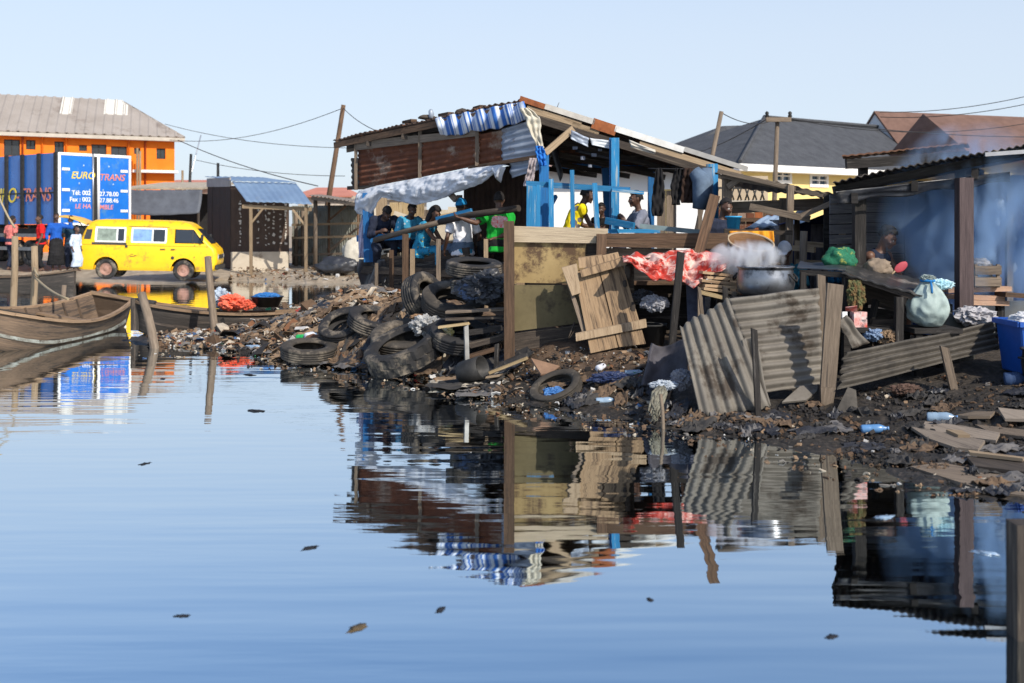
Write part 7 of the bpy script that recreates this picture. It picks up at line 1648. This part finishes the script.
# blue bin and black pot at the right edge
def bin_():
    c = terr(1042, 373); t = thing('bin', 'bright blue plastic bin at the right edge of the bank', 'bin', c); m = M('bright_blue_plastic', (.010, .085, .40), (.008, .07, .32), 4, .42, 0, .04, var=0, spec=.5)
    x, y, z = c; w0, w1, h = .60, .70, .52
    mb = MB(); 
    def ring(w_, zz): return [V((x + sx * w_ / 2, y + sy * w_ * .42, zz)) for sx, sy in ((-1, -1), (1, -1), (1, 1), (-1, 1))]
    o0, o1, i1, i0 = ring(w0, z), ring(w1, z + h), ring(w1 - .03, z + h), ring(w0 - .03, z + .03)
    rr = [[mb.bm.verts.new(p) for p in q] for q in (o0, o1, i1, i0)]
    for a, b in zip(rr, rr[1:]):
        for k in range(4): mb.face([a[k], a[(k + 1) % 4], b[(k + 1) % 4], b[k]])
    mb.face(rr[0][::-1]); mb.face(rr[3]); mb.build('body', m, t, bevel=.015)
    mb = MB(); 
    for k in range(4):
        a, b = ring(w1 + .03, z + h - .01)[k], ring(w1 + .03, z + h - .01)[(k + 1) % 4]; mb.beam(a, b, .05, .035)
    mb.build('rim', m, t); part('latch', WHITE, t, 'box', (x - .18, y - .31, z + h - .16), (.03, .02, .035))
    crumple(V((x - .12, y - .02, z + h + .01)), (.22, .2, .10), .4, 3).build('contents', M('white_bag_plastic', (.6, .6, .6), (.45, .45, .46), 5, .45, 0, .5), t); part('plank', W_TAN, t, 'beam', V((x - .2, y - .2, z + h + .07)), V((x + .3, y - .15, z + h + .02)), .03, .12)
bin_()
def black_pot():
    c = terr(1032, 376) + V((0, -.42, 0)); t = thing('pot', 'round black pot standing before the blue bin', 'pot', c)
    MB().lathe([(0, 0), (.20, 0), (.26, .06), (.275, .17), (.26, .29), (.285, .30), (.285, .315), (.25, .31), (.24, .06), (0, .03)], c, V((0, 0, 1)), 36).build('body', IRON, t)
    for s_ in (-1, 1): part('handle', IRON, t, 'tube', [c + V((s_ * .26, -.05, .22)), c + V((s_ * .32, 0, .23)), c + V((s_ * .26, .05, .22))], .012, 6)
black_pot()
def jar(name, label, p, ax, L, r, m, cap, cat='bottle', group='plastic bottles washed up on the bank'):
    p, ax = V(p), V(ax).normalized(); t = thing(name, label, cat, p, group)
    MB().lathe([(0, 0), (r * .9, 0), (r, L * .06), (r, L * .3), (r * .93, L * .36), (r, L * .42), (r, L * .66), (r * .75, L * .78), (r * .35, L * .9), (r * .35, L * .94), (0, L * .94)], p + V((0, 0, r * .9)), ax, 16).build('body', m, t)
    MB().lathe([(0, L * .94), (r * .42, L * .94), (r * .42, L), (0, L)], p + V((0, 0, r * .9)), ax, 12).build('cap', cap, t)
BOT = M('pale_blue_bottle_plastic', (.38, .52, .66), (.27, .38, .52), 5, .2, 0, .3, trans=.35, spec=.6); BOT_B = M('blue_bottle_plastic', (.10, .24, .46), (.07, .16, .32), 5, .25, 0, .3, spec=.6); BOT_W = M('milky_plastic', (.66, .68, .72), (.5, .52, .58), 5, .3, 0, .3); BOT_G = M('green_plastic', (.02, .38, .10), (.02, .28, .07), 5, .35, 0, .2)
def bottle(label, px, py, ang, L=.24, r=.036, m=None, cap=None, lift=.0):
    jar('plastic_bottle', label, terr(px, py) + V((0, 0, lift)), (math.cos(R(ang)), math.sin(R(ang)), .06), L, r, m or BOT, cap or BOT_B)
bottle('pale blue bottle with a white label on the mud above the bleached planks', 927, 424, -20, .26, .05, BOT)
bottle('flattened blue bottle on the mud left of the bleached planks', 861, 434, -8, .24, .04, BOT_B)
bottle('pale bottle at the waterline right of the half-sunk tyre', 596, 406, 0, .21, .038, BOT)
bottle('blue and white bottle lying under the pallet foot', 625, 377, 5, .22, .035, BOT)
bottle('clear bottle at the waterline left of the tyre that holds rubbish', 246, 351, -5, .26, .045, BOT)
bottle('white milky bottle lying inside the leftmost tyre', 306, 348, 60, .22, .05, BOT_W, lift=.12)
bottle('green bottle lying inside the leftmost tyre', 297, 349, -20, .18, .045, BOT_G, BOT_W, lift=.12)
bottle('blue bottle floating in front of the big lugged tyre', 350, 369, 8, .26, .04, BOT_B)
bottle('pale blue bottle right of the big lugged tyre', 420, 370, 0, .28, .04, BOT_B, BOT_W)
bottle('small white bottle standing out on the brown slope below the pallet', 598, 372, 60, .2, .04, BOT_W)
jar('jar', 'dark blue jar lying before the black pot', terr(1004, 387), (1, -.3, .1), .2, .07, M('navy_jar', (.03, .06, .14)), IRON, 'jar', None)

# ================================================================== tyres
TG = 'old tyres dumped on the bank'
def tyre(label, c, ax, r, w_, m=None, lug=False, hole=.56, squash=1.0):
    c = V(c); ax = V(ax).normalized(); h = w_ / 2; ri = r * hole
    G_ = []
    for q in (-.46, -.16, .16, .46):
        e = .035; G_ += [(r, h * (q - e - .01)), (r * .965, h * (q - e)), (r * .965, h * (q + e)), (r, h * (q + e + .01))]
    if lug: G_ = [(r, -h * .45), (r, -h * .05), (r, h * .05), (r, h * .45)]
    prof = [(ri, -h * .62), (ri * 1.10, -h * .86), (r * .78, -h), (r * .90, -h * .96), (r * .95, -h * .86), (r * .955, -h * .855), (r * .99, -h * .78)] + G_ + [(r * .99, h * .78), (r * .955, h * .855), (r * .95, h * .86), (r * .90, h * .96), (r * .78, h), (ri * 1.10, h * .86), (ri, h * .62), (ri * 1.04, h * .5), (r * .90, h * .7), (r * .93, 0), (r * .90, -h * .7), (ri * 1.04, -h * .5)]
    lo_, hi_ = 6, 7 + len(G_)
    n = 72 if lug else 64; sd_ = rnd.random() * 20
    def mod(k, i, t):
        q = 1 + .018 * mnoise.noise(V((math.cos(t) * 1.5, math.sin(t) * 1.5, sd_)))
        if lug and lo_ <= i <= hi_: q *= (1.0 if (k + (2 if i > 8 else 0)) % 4 < 2 else .95)
        elif lo_ <= i <= hi_ and k % 2: q *= .988
        return q
    mb = MB(); mb.lathe(prof, c, ax, n, mod, closed=True, smooth=not lug)
    if squash != 1:
        for v in mb.bm.verts: v.co.z = c.z + (v.co.z - c.z) * squash
    return one('tyre', mb, m or RUBBER, label, 'tyre', TG)
def TP(px, py, Y): return P(px, py, Y)
tyre('big upright tyre leaning back with its worn tread towards the left', TP(424, 297.5, 15.4), (.78, -.52, .38), .345, .27, RUBBER)
tyre('pale muddy tyre lying tilted right of the big leaning tyre', TP(453, 302, 15.0), (.12, -.42, .9), .42, .24, RUBBER_G)
tyre('dark tyre ring tilted to show its round hole, left of the pile', TP(344, 326, 16.0), (-.22, -.50, .82), .36, .20, RUBBER)
tyre('black tyre lying behind the tilted ring', TP(376, 322, 15.8), (.25, -.25, .95), .40, .22, RUBBER)
tyre('wide muddy tyre lying flat in the middle of the pile', TP(408, 338, 15.0), (-.05, -.30, .95), .50, .22, RUBBER_G)
tyre('large lugged truck tyre at the water edge, tipped towards the water', TP(405, 349, 14.35), (-.34, -.30, .90), .52, .30, RUBBER, True, .62)
tyre('muddy tyre holding a green bottle, farthest left in the shallows', TP(309, 351, 15.6), (.05, -.16, .98), .39, .20, RUBBER_G)
tyre('tyre with a whitish rim lying on top of the pile under the bench', TP(474, 268, 14.8), (.05, -.14, .99), .37, .19, RUBBER, False)
tyre('worn black tyre second from the top under the whitish one', TP(478, 283, 14.7), (-.1, -.10, .98), .36, .19, RUBBER)
tyre('half-sunk tyre ring tilted in the shallows below the pallet', TP(556, 388, 12.25), (-.34, -.36, .87), .29, .13, RUBBER_G, False, .66)
tyre('dark tyre half buried beneath the broken slats right of the lugged one', TP(460, 336, 14.2), (.1, -.35, .93), .38, .22, RUBBER)
# rags, slats and scraps in the pile
def pile_slat(label, a, b, wd, m, Y, th=.03, name='slat'): one(name, MB().beam(P(*a, Y), P(*b, Y - .05), th, wd, jit=.02), m, label, 'slat', 'broken slats in the tyre pile')
pile_slat('long flat grey slat sticking out under the pale muddy tyre', (446, 312), (503, 309), .22, W_GREY, 14.1)
pile_slat('dark flat slat below the long grey slat', (445, 319), (503, 317), .2, W_DARK, 14.05)
pile_slat('brown slat ending at the fence post', (440, 327), (470, 323), .14, W_TAN, 14.0)
pile_slat('charred slat slanting down to the fence post', (466, 333), (504, 327), .2, W_BLACK, 13.9, .06)
pile_slat('dark board low in the heap left of the fence post', (470, 345), (506, 336), .22, W_DARK, 13.8, .07)
pile_slat('splintered board lowest in the heap left of the fence post', (468, 357), (500, 347), .2, W_BROWN, 13.7, .05)
pile_slat('thin upright pale stick in the heap left of the fence post', (466, 326), (467, 362), .05, GALV, 13.6, .05)
pile_slat('dark upright stick close to the foot of the fence post', (497, 345), (496, 372), .05, W_BLACK, 13.4, .04)
pile_slat('tan slat sloping on the earth at the foot of the fence post', (489, 373), (527, 358), .10, W_TAN, 13.0, .03)
pile_slat('pale chip of board at the tip of the tan slat', (488, 377), (502, 375), .10, W_PALE, 12.9, .02)
one('plastic_sheet', crumple(P(486, 286, 14.35), (.36, .2, .22), .55, 51), BLACK_PL, 'crumpled black plastic sheet on the tyre pile against the fence post', 'sheet')
one('cloth', crumple(P(471, 290, 14.3), (.15, .10, .13), .5, 52), M('blue_grey_denim_rag', (.09, .13, .22), (.06, .085, .15), 8, .9), 'blue grey rag stuffed in the tyre pile', 'cloth')
one('plastic_bag', crumple(P(427, 325, 14.6), (.20, .14, .14), .7, 53), M('dirty_white_plastic', (.44, .44, .43), (.20, .19, .18), 9, .5, 0, .6, bump_scale=14), 'torn dirty white plastic bag between the tyres', 'bag')
one('plastic_bag', crumple(P(446, 331, 14.2), (.09, .08, .08), .6, 54), M('yellow_white_plastic', (.62, .52, .12), (.6, .58, .5), 9, .5, 0, .4), 'small yellow and white packet among the tyres', 'packet')
one('cardboard', crumple(P(423, 317, 14.9), (.17, .12, .05), .5, 55), M('wet_cardboard', (.33, .20, .11), (.22, .13, .07), 5, .9), 'crumpled brown cardboard on the pale bag among the tyres', 'cardboard')
one('drum', MB().lathe([(0, 0), (.13, 0), (.14, .02), (.14, .30), (.125, .30), (.12, .03), (0, .03)], P(462, 374, 13.2), V((.75, -.45, .3)), 24), IRON, 'small rusty drum lying open at the waterline left of the fence post', 'drum')
one('rubber_sheet', MB().sheet(lambda u, v: P(652 + 36 * u - 10 * v * (1 - u), 343 + 42 * v + 4 * math.sin(u * 5), 11.9 - .25 * v + .12 * math.sin(u * 4)) + V((0, .06 * mnoise.noise(V((u * 4, v * 4, 4))), 0)), 18, 18, .02), M('dark_grey_rubber_sheet', (.075, .07, .08), (.04, .037, .043), 5, .75, 0, .3, spots=(.14, .12, .11), spot_amt=.2), 'stiff dark grey rubber sheet propped at the foot of the black slim post', 'sheet')
one('plastic_bag', crumple(P(681, 379, 11.3), (.10, .08, .11), .55, 57), M('grey_plastic', (.24, .24, .27), (.15, .15, .17), 5, .5, 0, .4), 'grey plastic bag at the left foot of the upright sheet', 'bag')
def frayed():
    mb = MB(); rr = random.Random(5)
    for k in range(26):
        x = 663 - 8 * rr.random(); a = P(x + 2, 386 + 6 * rr.random(), 11.0 + .1 * rr.random()); b = P(x - 6 + 8 * rr.random(), 402, 10.9); c = P(x - 9 + 9 * rr.random(), 410 + 12 * rr.random(), 10.75)
        mb.tube([a, (a + b) / 2 + V((rr.uniform(-.03, .03), -.04, .02)), b, c], [.014, .018, .014, .006], 5)
    one('frayed_sack', mb, M('frayed_fibre', (.22, .21, .16), (.10, .09, .07), 25, .95, 0, .8), 'frayed sack fibres hanging into the water left of the upright sheet', 'sack')
frayed()
one('plastic_bag', crumple(P(663, 385, 11.2), (.13, .08, .05), .7, 59), M('bluish_white_scrap', (.40, .44, .48), (.28, .31, .35), 8, .6), 'bluish white plastic scrap above the frayed sack', 'bag')
one('plastic_bag', crumple(terr(555, 399) + V((0, 0, .05)), (.12, .08, .08), .6, 60), M('blue_bag_plastic', (.06, .18, .42), (.04, .12, .3), 8, .4, 0, .5), 'blue plastic bag at the waterline below the half-sunk tyre', 'bag')
one('plastic_bag', crumple(terr(612, 384) + V((0, 0, .05)), (.22, .12, .07), .6, 61), M('navy_plastic', (.03, .045, .11), (.02, .03, .07), 8, .4, 0, .5), 'navy plastic bag on the black mud below the pallet', 'bag')
one('cloth', crumple(terr(905, 396) + V((0, 0, .06)), (.14, .10, .055), .7, 62), M('brown_pink_rag', (.11, .065, .048), (.06, .038, .028), 8, .9), 'brown pink rag on the mud under the slumped sheet', 'cloth')
def planky(label, q): return slab_piece('board_scrap', label, q, 12.6, M('earthy_board', (.26, .16, .10), (.17, .10, .065), 6, .9), .02, 'board')
planky('flat torn board scrap on the brown slope between fence post and half-sunk tyre', [(531, 358, .1), (560, 366, .15), (551, 373, -.1), (541, 374, -.15)])
one('branch', MB().tube([terr(575, 350) + V((0, .1, .3)), P(569, 338, 13.1), P(578, 325, 13.2)], [.012, .01, .006], 6), W_GREY, 'thin stick standing in the slope left of the pallet', 'stick')

# ================================================================== litter and mud lumps: too many to count
def litter(name, label, spots_, n, mats, smin, smax, seed, lift=.012, blob=.25):
    rr = random.Random(seed); mb = MB(); mb.bm.verts.ensure_lookup_table()
    for _ in range(n):
        x0, x1, f0, f1, wgt = rr.choices(spots_, [s_[4] for s_ in spots_])[0]
        px = rr.uniform(x0, x1); k = (px - x0) / (x1 - x0); ya, yb = f0(px), f1(px); py = ya + (yb - ya) * rr.random()
        p = terr_fast(px, py)
        if p is None: continue
        s_ = smin + (smax - smin) * rr.random() ** 3; mb.m = rr.choices(range(len(mats)), [q[1] for q in mats])[0]
        a = rr.uniform(0, 6.28); tl, tw = rr.uniform(-.7, .7), rr.uniform(-.7, .7)
        ex = V((math.cos(a), math.sin(a), tl)).normalized(); ey = V((-math.sin(a), math.cos(a), tw)).normalized(); w_ = s_ * rr.uniform(.18, .8); p = p + V((0, 0, lift + s_ * .12))
        if rr.random() < blob:
            m_ = [ex * s_ * .35, ey * w_ * .5, ex.cross(ey).normalized() * s_ * .25]
            vs = [mb.bm.verts.new(p + m_[0] * (i * rr.uniform(.6, 1.2)) + m_[1] * (j * rr.uniform(.6, 1.2)) + m_[2] * (l * rr.uniform(.5, 1.2))) for i, j, l in ((-1, -1, -1), (1, -1, -1), (1, 1, -1), (-1, 1, -1), (-1, -1, 1), (1, -1, 1), (1, 1, 1), (-1, 1, 1))]
            for q in ((0, 3, 2, 1), (4, 5, 6, 7), (0, 1, 5, 4), (1, 2, 6, 5), (2, 3, 7, 6), (3, 0, 4, 7)): mb.face([vs[i] for i in q])
        else:
            up = ex.cross(ey).normalized(); b1, b2 = rr.uniform(-.3, .3) * s_, rr.uniform(-.3, .3) * s_; th = up * .004
            g = [[p + ex * s_ * (i - 1) * .5 + ey * w_ * (j - 1) * .5 * rr.uniform(.7, 1.1) + up * (b1 * (i == 1) + b2 * (j == 1) * .6 + rr.uniform(-.05, .05) * s_) for j in range(3)] for i in range(3)]
            T_ = [[mb.bm.verts.new(q + th) for q in row] for row in g]; B_ = [[mb.bm.verts.new(q - th) for q in row] for row in g]
            for i in range(2):
                for j in range(2): mb.face([T_[i][j], T_[i + 1][j], T_[i + 1][j + 1], T_[i][j + 1]]); mb.face([B_[i][j + 1], B_[i + 1][j + 1], B_[i + 1][j], B_[i][j]])
            ring = [(0, 0), (1, 0), (2, 0), (2, 1), (2, 2), (1, 2), (0, 2), (0, 1)]
            for (i, j), (k_, l) in zip(ring, ring[1:] + ring[:1]): mb.face([T_[i][j], B_[i][j], B_[k_][l], T_[k_][l]])
    o = mb.build(name, [q[0] for q in mats], None, origin=V(), fix=False); tag(o, label, None, None, 'stuff'); return o
# fast ground lookup along the pixel rays
_ys = np.concatenate([np.arange(8, 24, .05), np.arange(24, 46, .25)])
_pxs = np.arange(120, 1290, 4); _gz = np.maximum(np.stack([hgt((q - 512) / F * _ys, _ys) for q in _pxs]), 0)
def terr_fast(px, py):
    i = int(round((px - 120) / 4))
    if not 0 <= i < len(_pxs): return None
    z = H + (HY - py) * _ys / F; ok = np.nonzero(z <= _gz[i])[0]
    if not len(ok): return None
    j = ok[0]; return V(((px - 512) / F * _ys[j], _ys[j], _gz[i][j]))
def tab(*pts): return lambda x: float(np.interp(x, [p[0] for p in pts], [p[1] for p in pts]))
heap_top = tab((150, 337), (220, 322), (270, 312), (320, 300), (345, 289), (400, 290), (450, 300), (505, 330)); heap_bot = tab(*[(x, y + 1) for x, y in shore_px[:11]])
slope_top = tab((480, 360), (520, 352), (600, 345), (650, 340), (680, 360)); slope_bot = tab(*[(x, y - 2) for x, y in shore_px[9:16]])
mud_top = tab((640, 385), (700, 415), (760, 412), (830, 400), (880, 385), (960, 375), (1024, 385)); mud_bot = tab(*[(x, y - 1) for x, y in shore_px[14:]])
C_ = lambda n_, a, b=None, r_=.85: M(n_, a, b, 8, r_, 0, .2, var=0)
PAPER = [(C_('litter_tan', (.27, .18, .11)), 9), (C_('litter_brown', (.13, .08, .048)), 11), (C_('litter_cream', (.50, .42, .32)), 7), (C_('litter_white', (.58, .56, .53)), 2.6), (C_('litter_dark', (.03, .026, .024)), 10), (C_('litter_rust', (.21, .095, .045)), 3), (C_('litter_grey', (.17, .155, .14)), 6), (C_('litter_blue', (.07, .14, .28)), .55), (C_('litter_red', (.36, .05, .035)), .25), (C_('litter_green', (.04, .19, .08)), .12)]
litter('litter', 'thick mixed litter covering the rubbish spit', [(150, 505, heap_top, heap_bot, 1)], 9500, PAPER, .025, .17, 3, .008)
litter('litter', 'large flattened scraps of card and cloth on the rubbish spit', [(200, 430, heap_top, heap_bot, 1)], 300, PAPER, .14, .36, 11, .02, .05)
litter('litter', 'scattered chips and scraps on the brown slope', [(478, 685, slope_top, slope_bot, 1)], 1900, [(m_, w_ * (1.5 if 'brown' in m_.name or 'dark' in m_.name else .6)) for m_, w_ in PAPER], .015, .10, 5, .004)
litter('litter', 'small scraps and mud clods on the black bank', [(640, 1280, mud_top, mud_bot, 1)], 7500, [(m_, w_ * (9 if 'dark' in m_.name else 2.2 if 'brown' in m_.name else .22)) for m_, w_ in PAPER], .012, .085, 6, .002, .7)
litter('litter', 'sparse rubbish along the far bank', [(230, 366, lambda x: 268.0, lambda x: 281.0, 1)], 300, [(m_, w_) for m_, w_ in PAPER if 'dark' not in m_.name], .05, .22, 8, .01)
edge_y = tab(*[(x, y) for x, y in shore_px])
litter('floating_litter', 'small scraps and scum floating along the edge of the water', [(125, 700, edge_y, lambda x: edge_y(x) + 15, 5), (700, 1036, edge_y, lambda x: edge_y(x) + 24, 2)], 900, [(m_, w_ * (3 if 'dark' in m_.name or 'brown' in m_.name else 1)) for m_, w_ in PAPER], .012, .07, 21, -.004, .05)
def matted(name, label, n, x0, x1, f0, f1, mats, smin, smax, seed, lift=.03):
    """rags, sheets and mats trodden into the heap, each lying on what is under it"""
    rr = random.Random(seed); mb = MB()
    for _ in range(n):
        px = rr.uniform(x0, x1); py = f0(px) + (f1(px) - f0(px)) * rr.random(); p = terr_fast(px, py)
        if p is None: continue
        a = rr.uniform(0, 6.28); L = rr.uniform(smin, smax); w_ = L * rr.uniform(.35, .8); ex, ey = V((math.cos(a), math.sin(a), 0)), V((-math.sin(a), math.cos(a), 0)); sd_ = rr.random() * 90; mb.m = rr.randrange(len(mats)); up = rr.uniform(.02, .08)
        def fn(u, v):
            e = 1 + .5 * mnoise.noise(V((u * 3, v * 3, sd_))); q = p + ex * (u - .5) * L * e + ey * (v - .5) * w_ * (1 + .4 * mnoise.noise(V((v * 3, u * 3, sd_ + 5))))
            z = max(hz_fast(q.x, q.y), 0) + lift + up * abs(mnoise.noise(V((u * 3.2, v * 3.2, sd_)))) + .03 * mnoise.noise(V((u * 11, v * 11, sd_))); return V((q.x, q.y, z))
        mb.sheet(fn, 9, 7, .006, smooth=False)
    o = mb.build(name, mats, None, origin=V(), fix=False); tag(o, label, None, None, 'stuff')
_iy, _ix = gy, gx
def hz_fast(x, y):
    i = int(np.clip(np.searchsorted(gx, x), 1, len(gx) - 1)); j = int(np.clip(np.searchsorted(gy, y), 1, len(gy) - 1)); return float(ZZ[j, i])
RAGM = [M('matted_black_plastic', (.02, .02, .023), (.035, .035, .04), 6, .4, 0, .5), M('matted_brown_sack', (.15, .10, .062), (.08, .052, .034), 12, .95), M('matted_tan_card', (.30, .205, .125), (.2, .13, .08), 7, .9), M('matted_grey_cloth', (.15, .14, .135), (.08, .075, .073), 10, .95), M('matted_cream_sheet', (.45, .40, .32), (.3, .26, .2), 6, .6), M('matted_dark_rubber', (.03, .028, .027), (.05, .045, .04), 8, .8)]
matted('matted_rubbish', 'rags, cards and plastic trodden into the rubbish spit', 150, 230, 500, heap_top, heap_bot, [RAGM[k_] for k_ in (1, 2, 2, 3, 4, 1, 2, 0, 3)], .18, .62, 31)
matted('matted_rubbish', 'dark rags and rubber scraps packed between the tyres', 45, 320, 505, tab((320, 315), (400, 300), (505, 320)), heap_bot, [RAGM[0], RAGM[5], RAGM[1], RAGM[5]], .25, .75, 37, .05)
matted('matted_rubbish', 'rags and plastic pressed into the black bank', 120, 560, 1260, tab((560, 385), (640, 385), (700, 415), (760, 412), (830, 400), (960, 378), (1040, 385)), tab(*[(x, y - 1) for x, y in shore_px[12:]]), [RAGM[0], RAGM[5], RAGM[1], RAGM[3], RAGM[0]], .10, .40, 33, .012)
# floating bits
def float_bit(label, px, py, s_, m, flat=.12): p = G(px, py); one('floating_scrap', MB().blob(p, (s_, s_ * .5, s_ * flat), .9, 2.6, 3, rnd.random() * 3), m, label, 'scrap', 'scraps floating on the water')
LEAF = C_('dead_leaf', (.12, .085, .045)); DKF = C_('dark_float', (.02, .022, .028))
for lb, px, py, s_, m in (('curled brown leaf floating alone at the bottom of the water', 357, 628, .055, LEAF), ('dark leaf floating near the bottom right of the water', 832, 637, .035, DKF), ('black lump floating left of the mirrored shack, the nearer of two', 256, 411, .09, DKF), ('black lump floating left of the mirrored shack, the farther of two', 249, 375, .09, DKF), ('yellow container floating beside the canoe', 174, 326, .13, C_('yellow_plastic', (.72, .42, .02))),
                          ('blue scrap floating in front of the bank at the right', 884, 517, .07, BOT), ('pale scrap floating under the mirrored dark shed', 985, 553, .07, BOT), ('dark speck floating mid-water at the left', 145, 464, .05, DKF), ('dark flake floating below the mirrored fence', 440, 610, .04, DKF), ('blackish flake floating left of the shack reflection end', 310, 548, .05, DKF), ('dark fleck floating between the stake reflections', 163, 379, .06, DKF), ('blue black flake floating at the lower left', 182, 616, .035, DKF), ('small dark flake floating below the bottom leaf at right', 650, 600, .03, DKF)): float_bit(lb, px, py, s_, m)
# broken stakes and bits in the shallows
stake(P(661, 394, 10.6), P(663, 424, 10.6), .02, W_GREY, 'thin stick in the shallows left of the upright sheet')
def near_post():
    a = P(1025.5, 522, 5.25); b = V((a.x + .005, a.y, -.6)); one('stake', MB().beam(a, b, .13, .12, up=V((1, 0, 0))), W_DARK, 'thick weathered stake in the near water at the right edge', 'stake', 'mooring stakes in the water')
near_post()

# ================================================================== smoke and steam
def smoke(name, label, c, size, dens, col, seed, scale=2.2, thr=.48, aniso=.2):
    mb = MB(); mb.blob(c, size, .12, 1.2, 3, 0, seed)
    m = bpy.data.materials.new(name); m.use_nodes = True; n, L = m.node_tree.nodes, m.node_tree.links; n.remove(n['Principled BSDF']); out = n['Material Output']
    pv = n.new('ShaderNodeVolumePrincipled'); pv.inputs['Color'].default_value = (*col, 1); pv.inputs['Anisotropy'].default_value = aniso
    tc = n.new('ShaderNodeTexCoord'); mp = n.new('ShaderNodeMapping'); mp.inputs['Scale'].default_value = (1, 1, .55); L.new(tc.outputs['Object'], mp.inputs[0])
    nz = n.new('ShaderNodeTexNoise'); nz.inputs['Scale'].default_value = scale; nz.inputs['Detail'].default_value = 4; nz.inputs['Distortion'].default_value = .8; L.new(mp.outputs[0], nz.inputs['Vector'])
    mr = n.new('ShaderNodeMapRange'); mr.inputs[1].default_value = thr; mr.inputs[2].default_value = thr + .25; mr.inputs[3].default_value = 0; mr.inputs[4].default_value = dens; L.new(nz.outputs[0], mr.inputs[0])
    # thins out to nothing towards the edge of the plume
    sc = n.new('ShaderNodeVectorMath'); sc.operation = 'MULTIPLY'; sc.inputs[1].default_value = tuple(1 / q for q in size); L.new(tc.outputs['Object'], sc.inputs[0])
    of = n.new('ShaderNodeVectorMath'); of.operation = 'SUBTRACT'; of.inputs[1].default_value = (0, 0, 0); L.new(sc.outputs[0], of.inputs[0])
    ln = n.new('ShaderNodeVectorMath'); ln.operation = 'LENGTH'; L.new(of.outputs[0], ln.inputs[0])
    fo = n.new('ShaderNodeMapRange'); fo.inputs[1].default_value = .35; fo.inputs[2].default_value = .95; fo.inputs[3].default_value = 1; fo.inputs[4].default_value = 0; L.new(ln.outputs['Value'], fo.inputs[0])
    mu = n.new('ShaderNodeMath'); mu.operation = 'MULTIPLY'; L.new(mr.outputs[0], mu.inputs[0]); L.new(fo.outputs[0], mu.inputs[1]); L.new(mu.outputs[0], pv.inputs['Density'])
    L.new(pv.outputs[0], out.inputs['Volume']); o = mb.build(name, m, None, origin=V(c)); tag(o, label, None, None, 'stuff'); return o
smoke('smoke', 'thin blue wood smoke drifting through the dark shed', P(972, 222, 13.6), (1.2, .75, 1.3), 17.0, (.50, .71, 1.0), 4, 2.1, .46)
smoke('steam', 'white steam curling off the big pot', P(746, 259, 12.8), (.48, .30, .25), 42, (.97, .98, 1.0), 7, 6, .46)
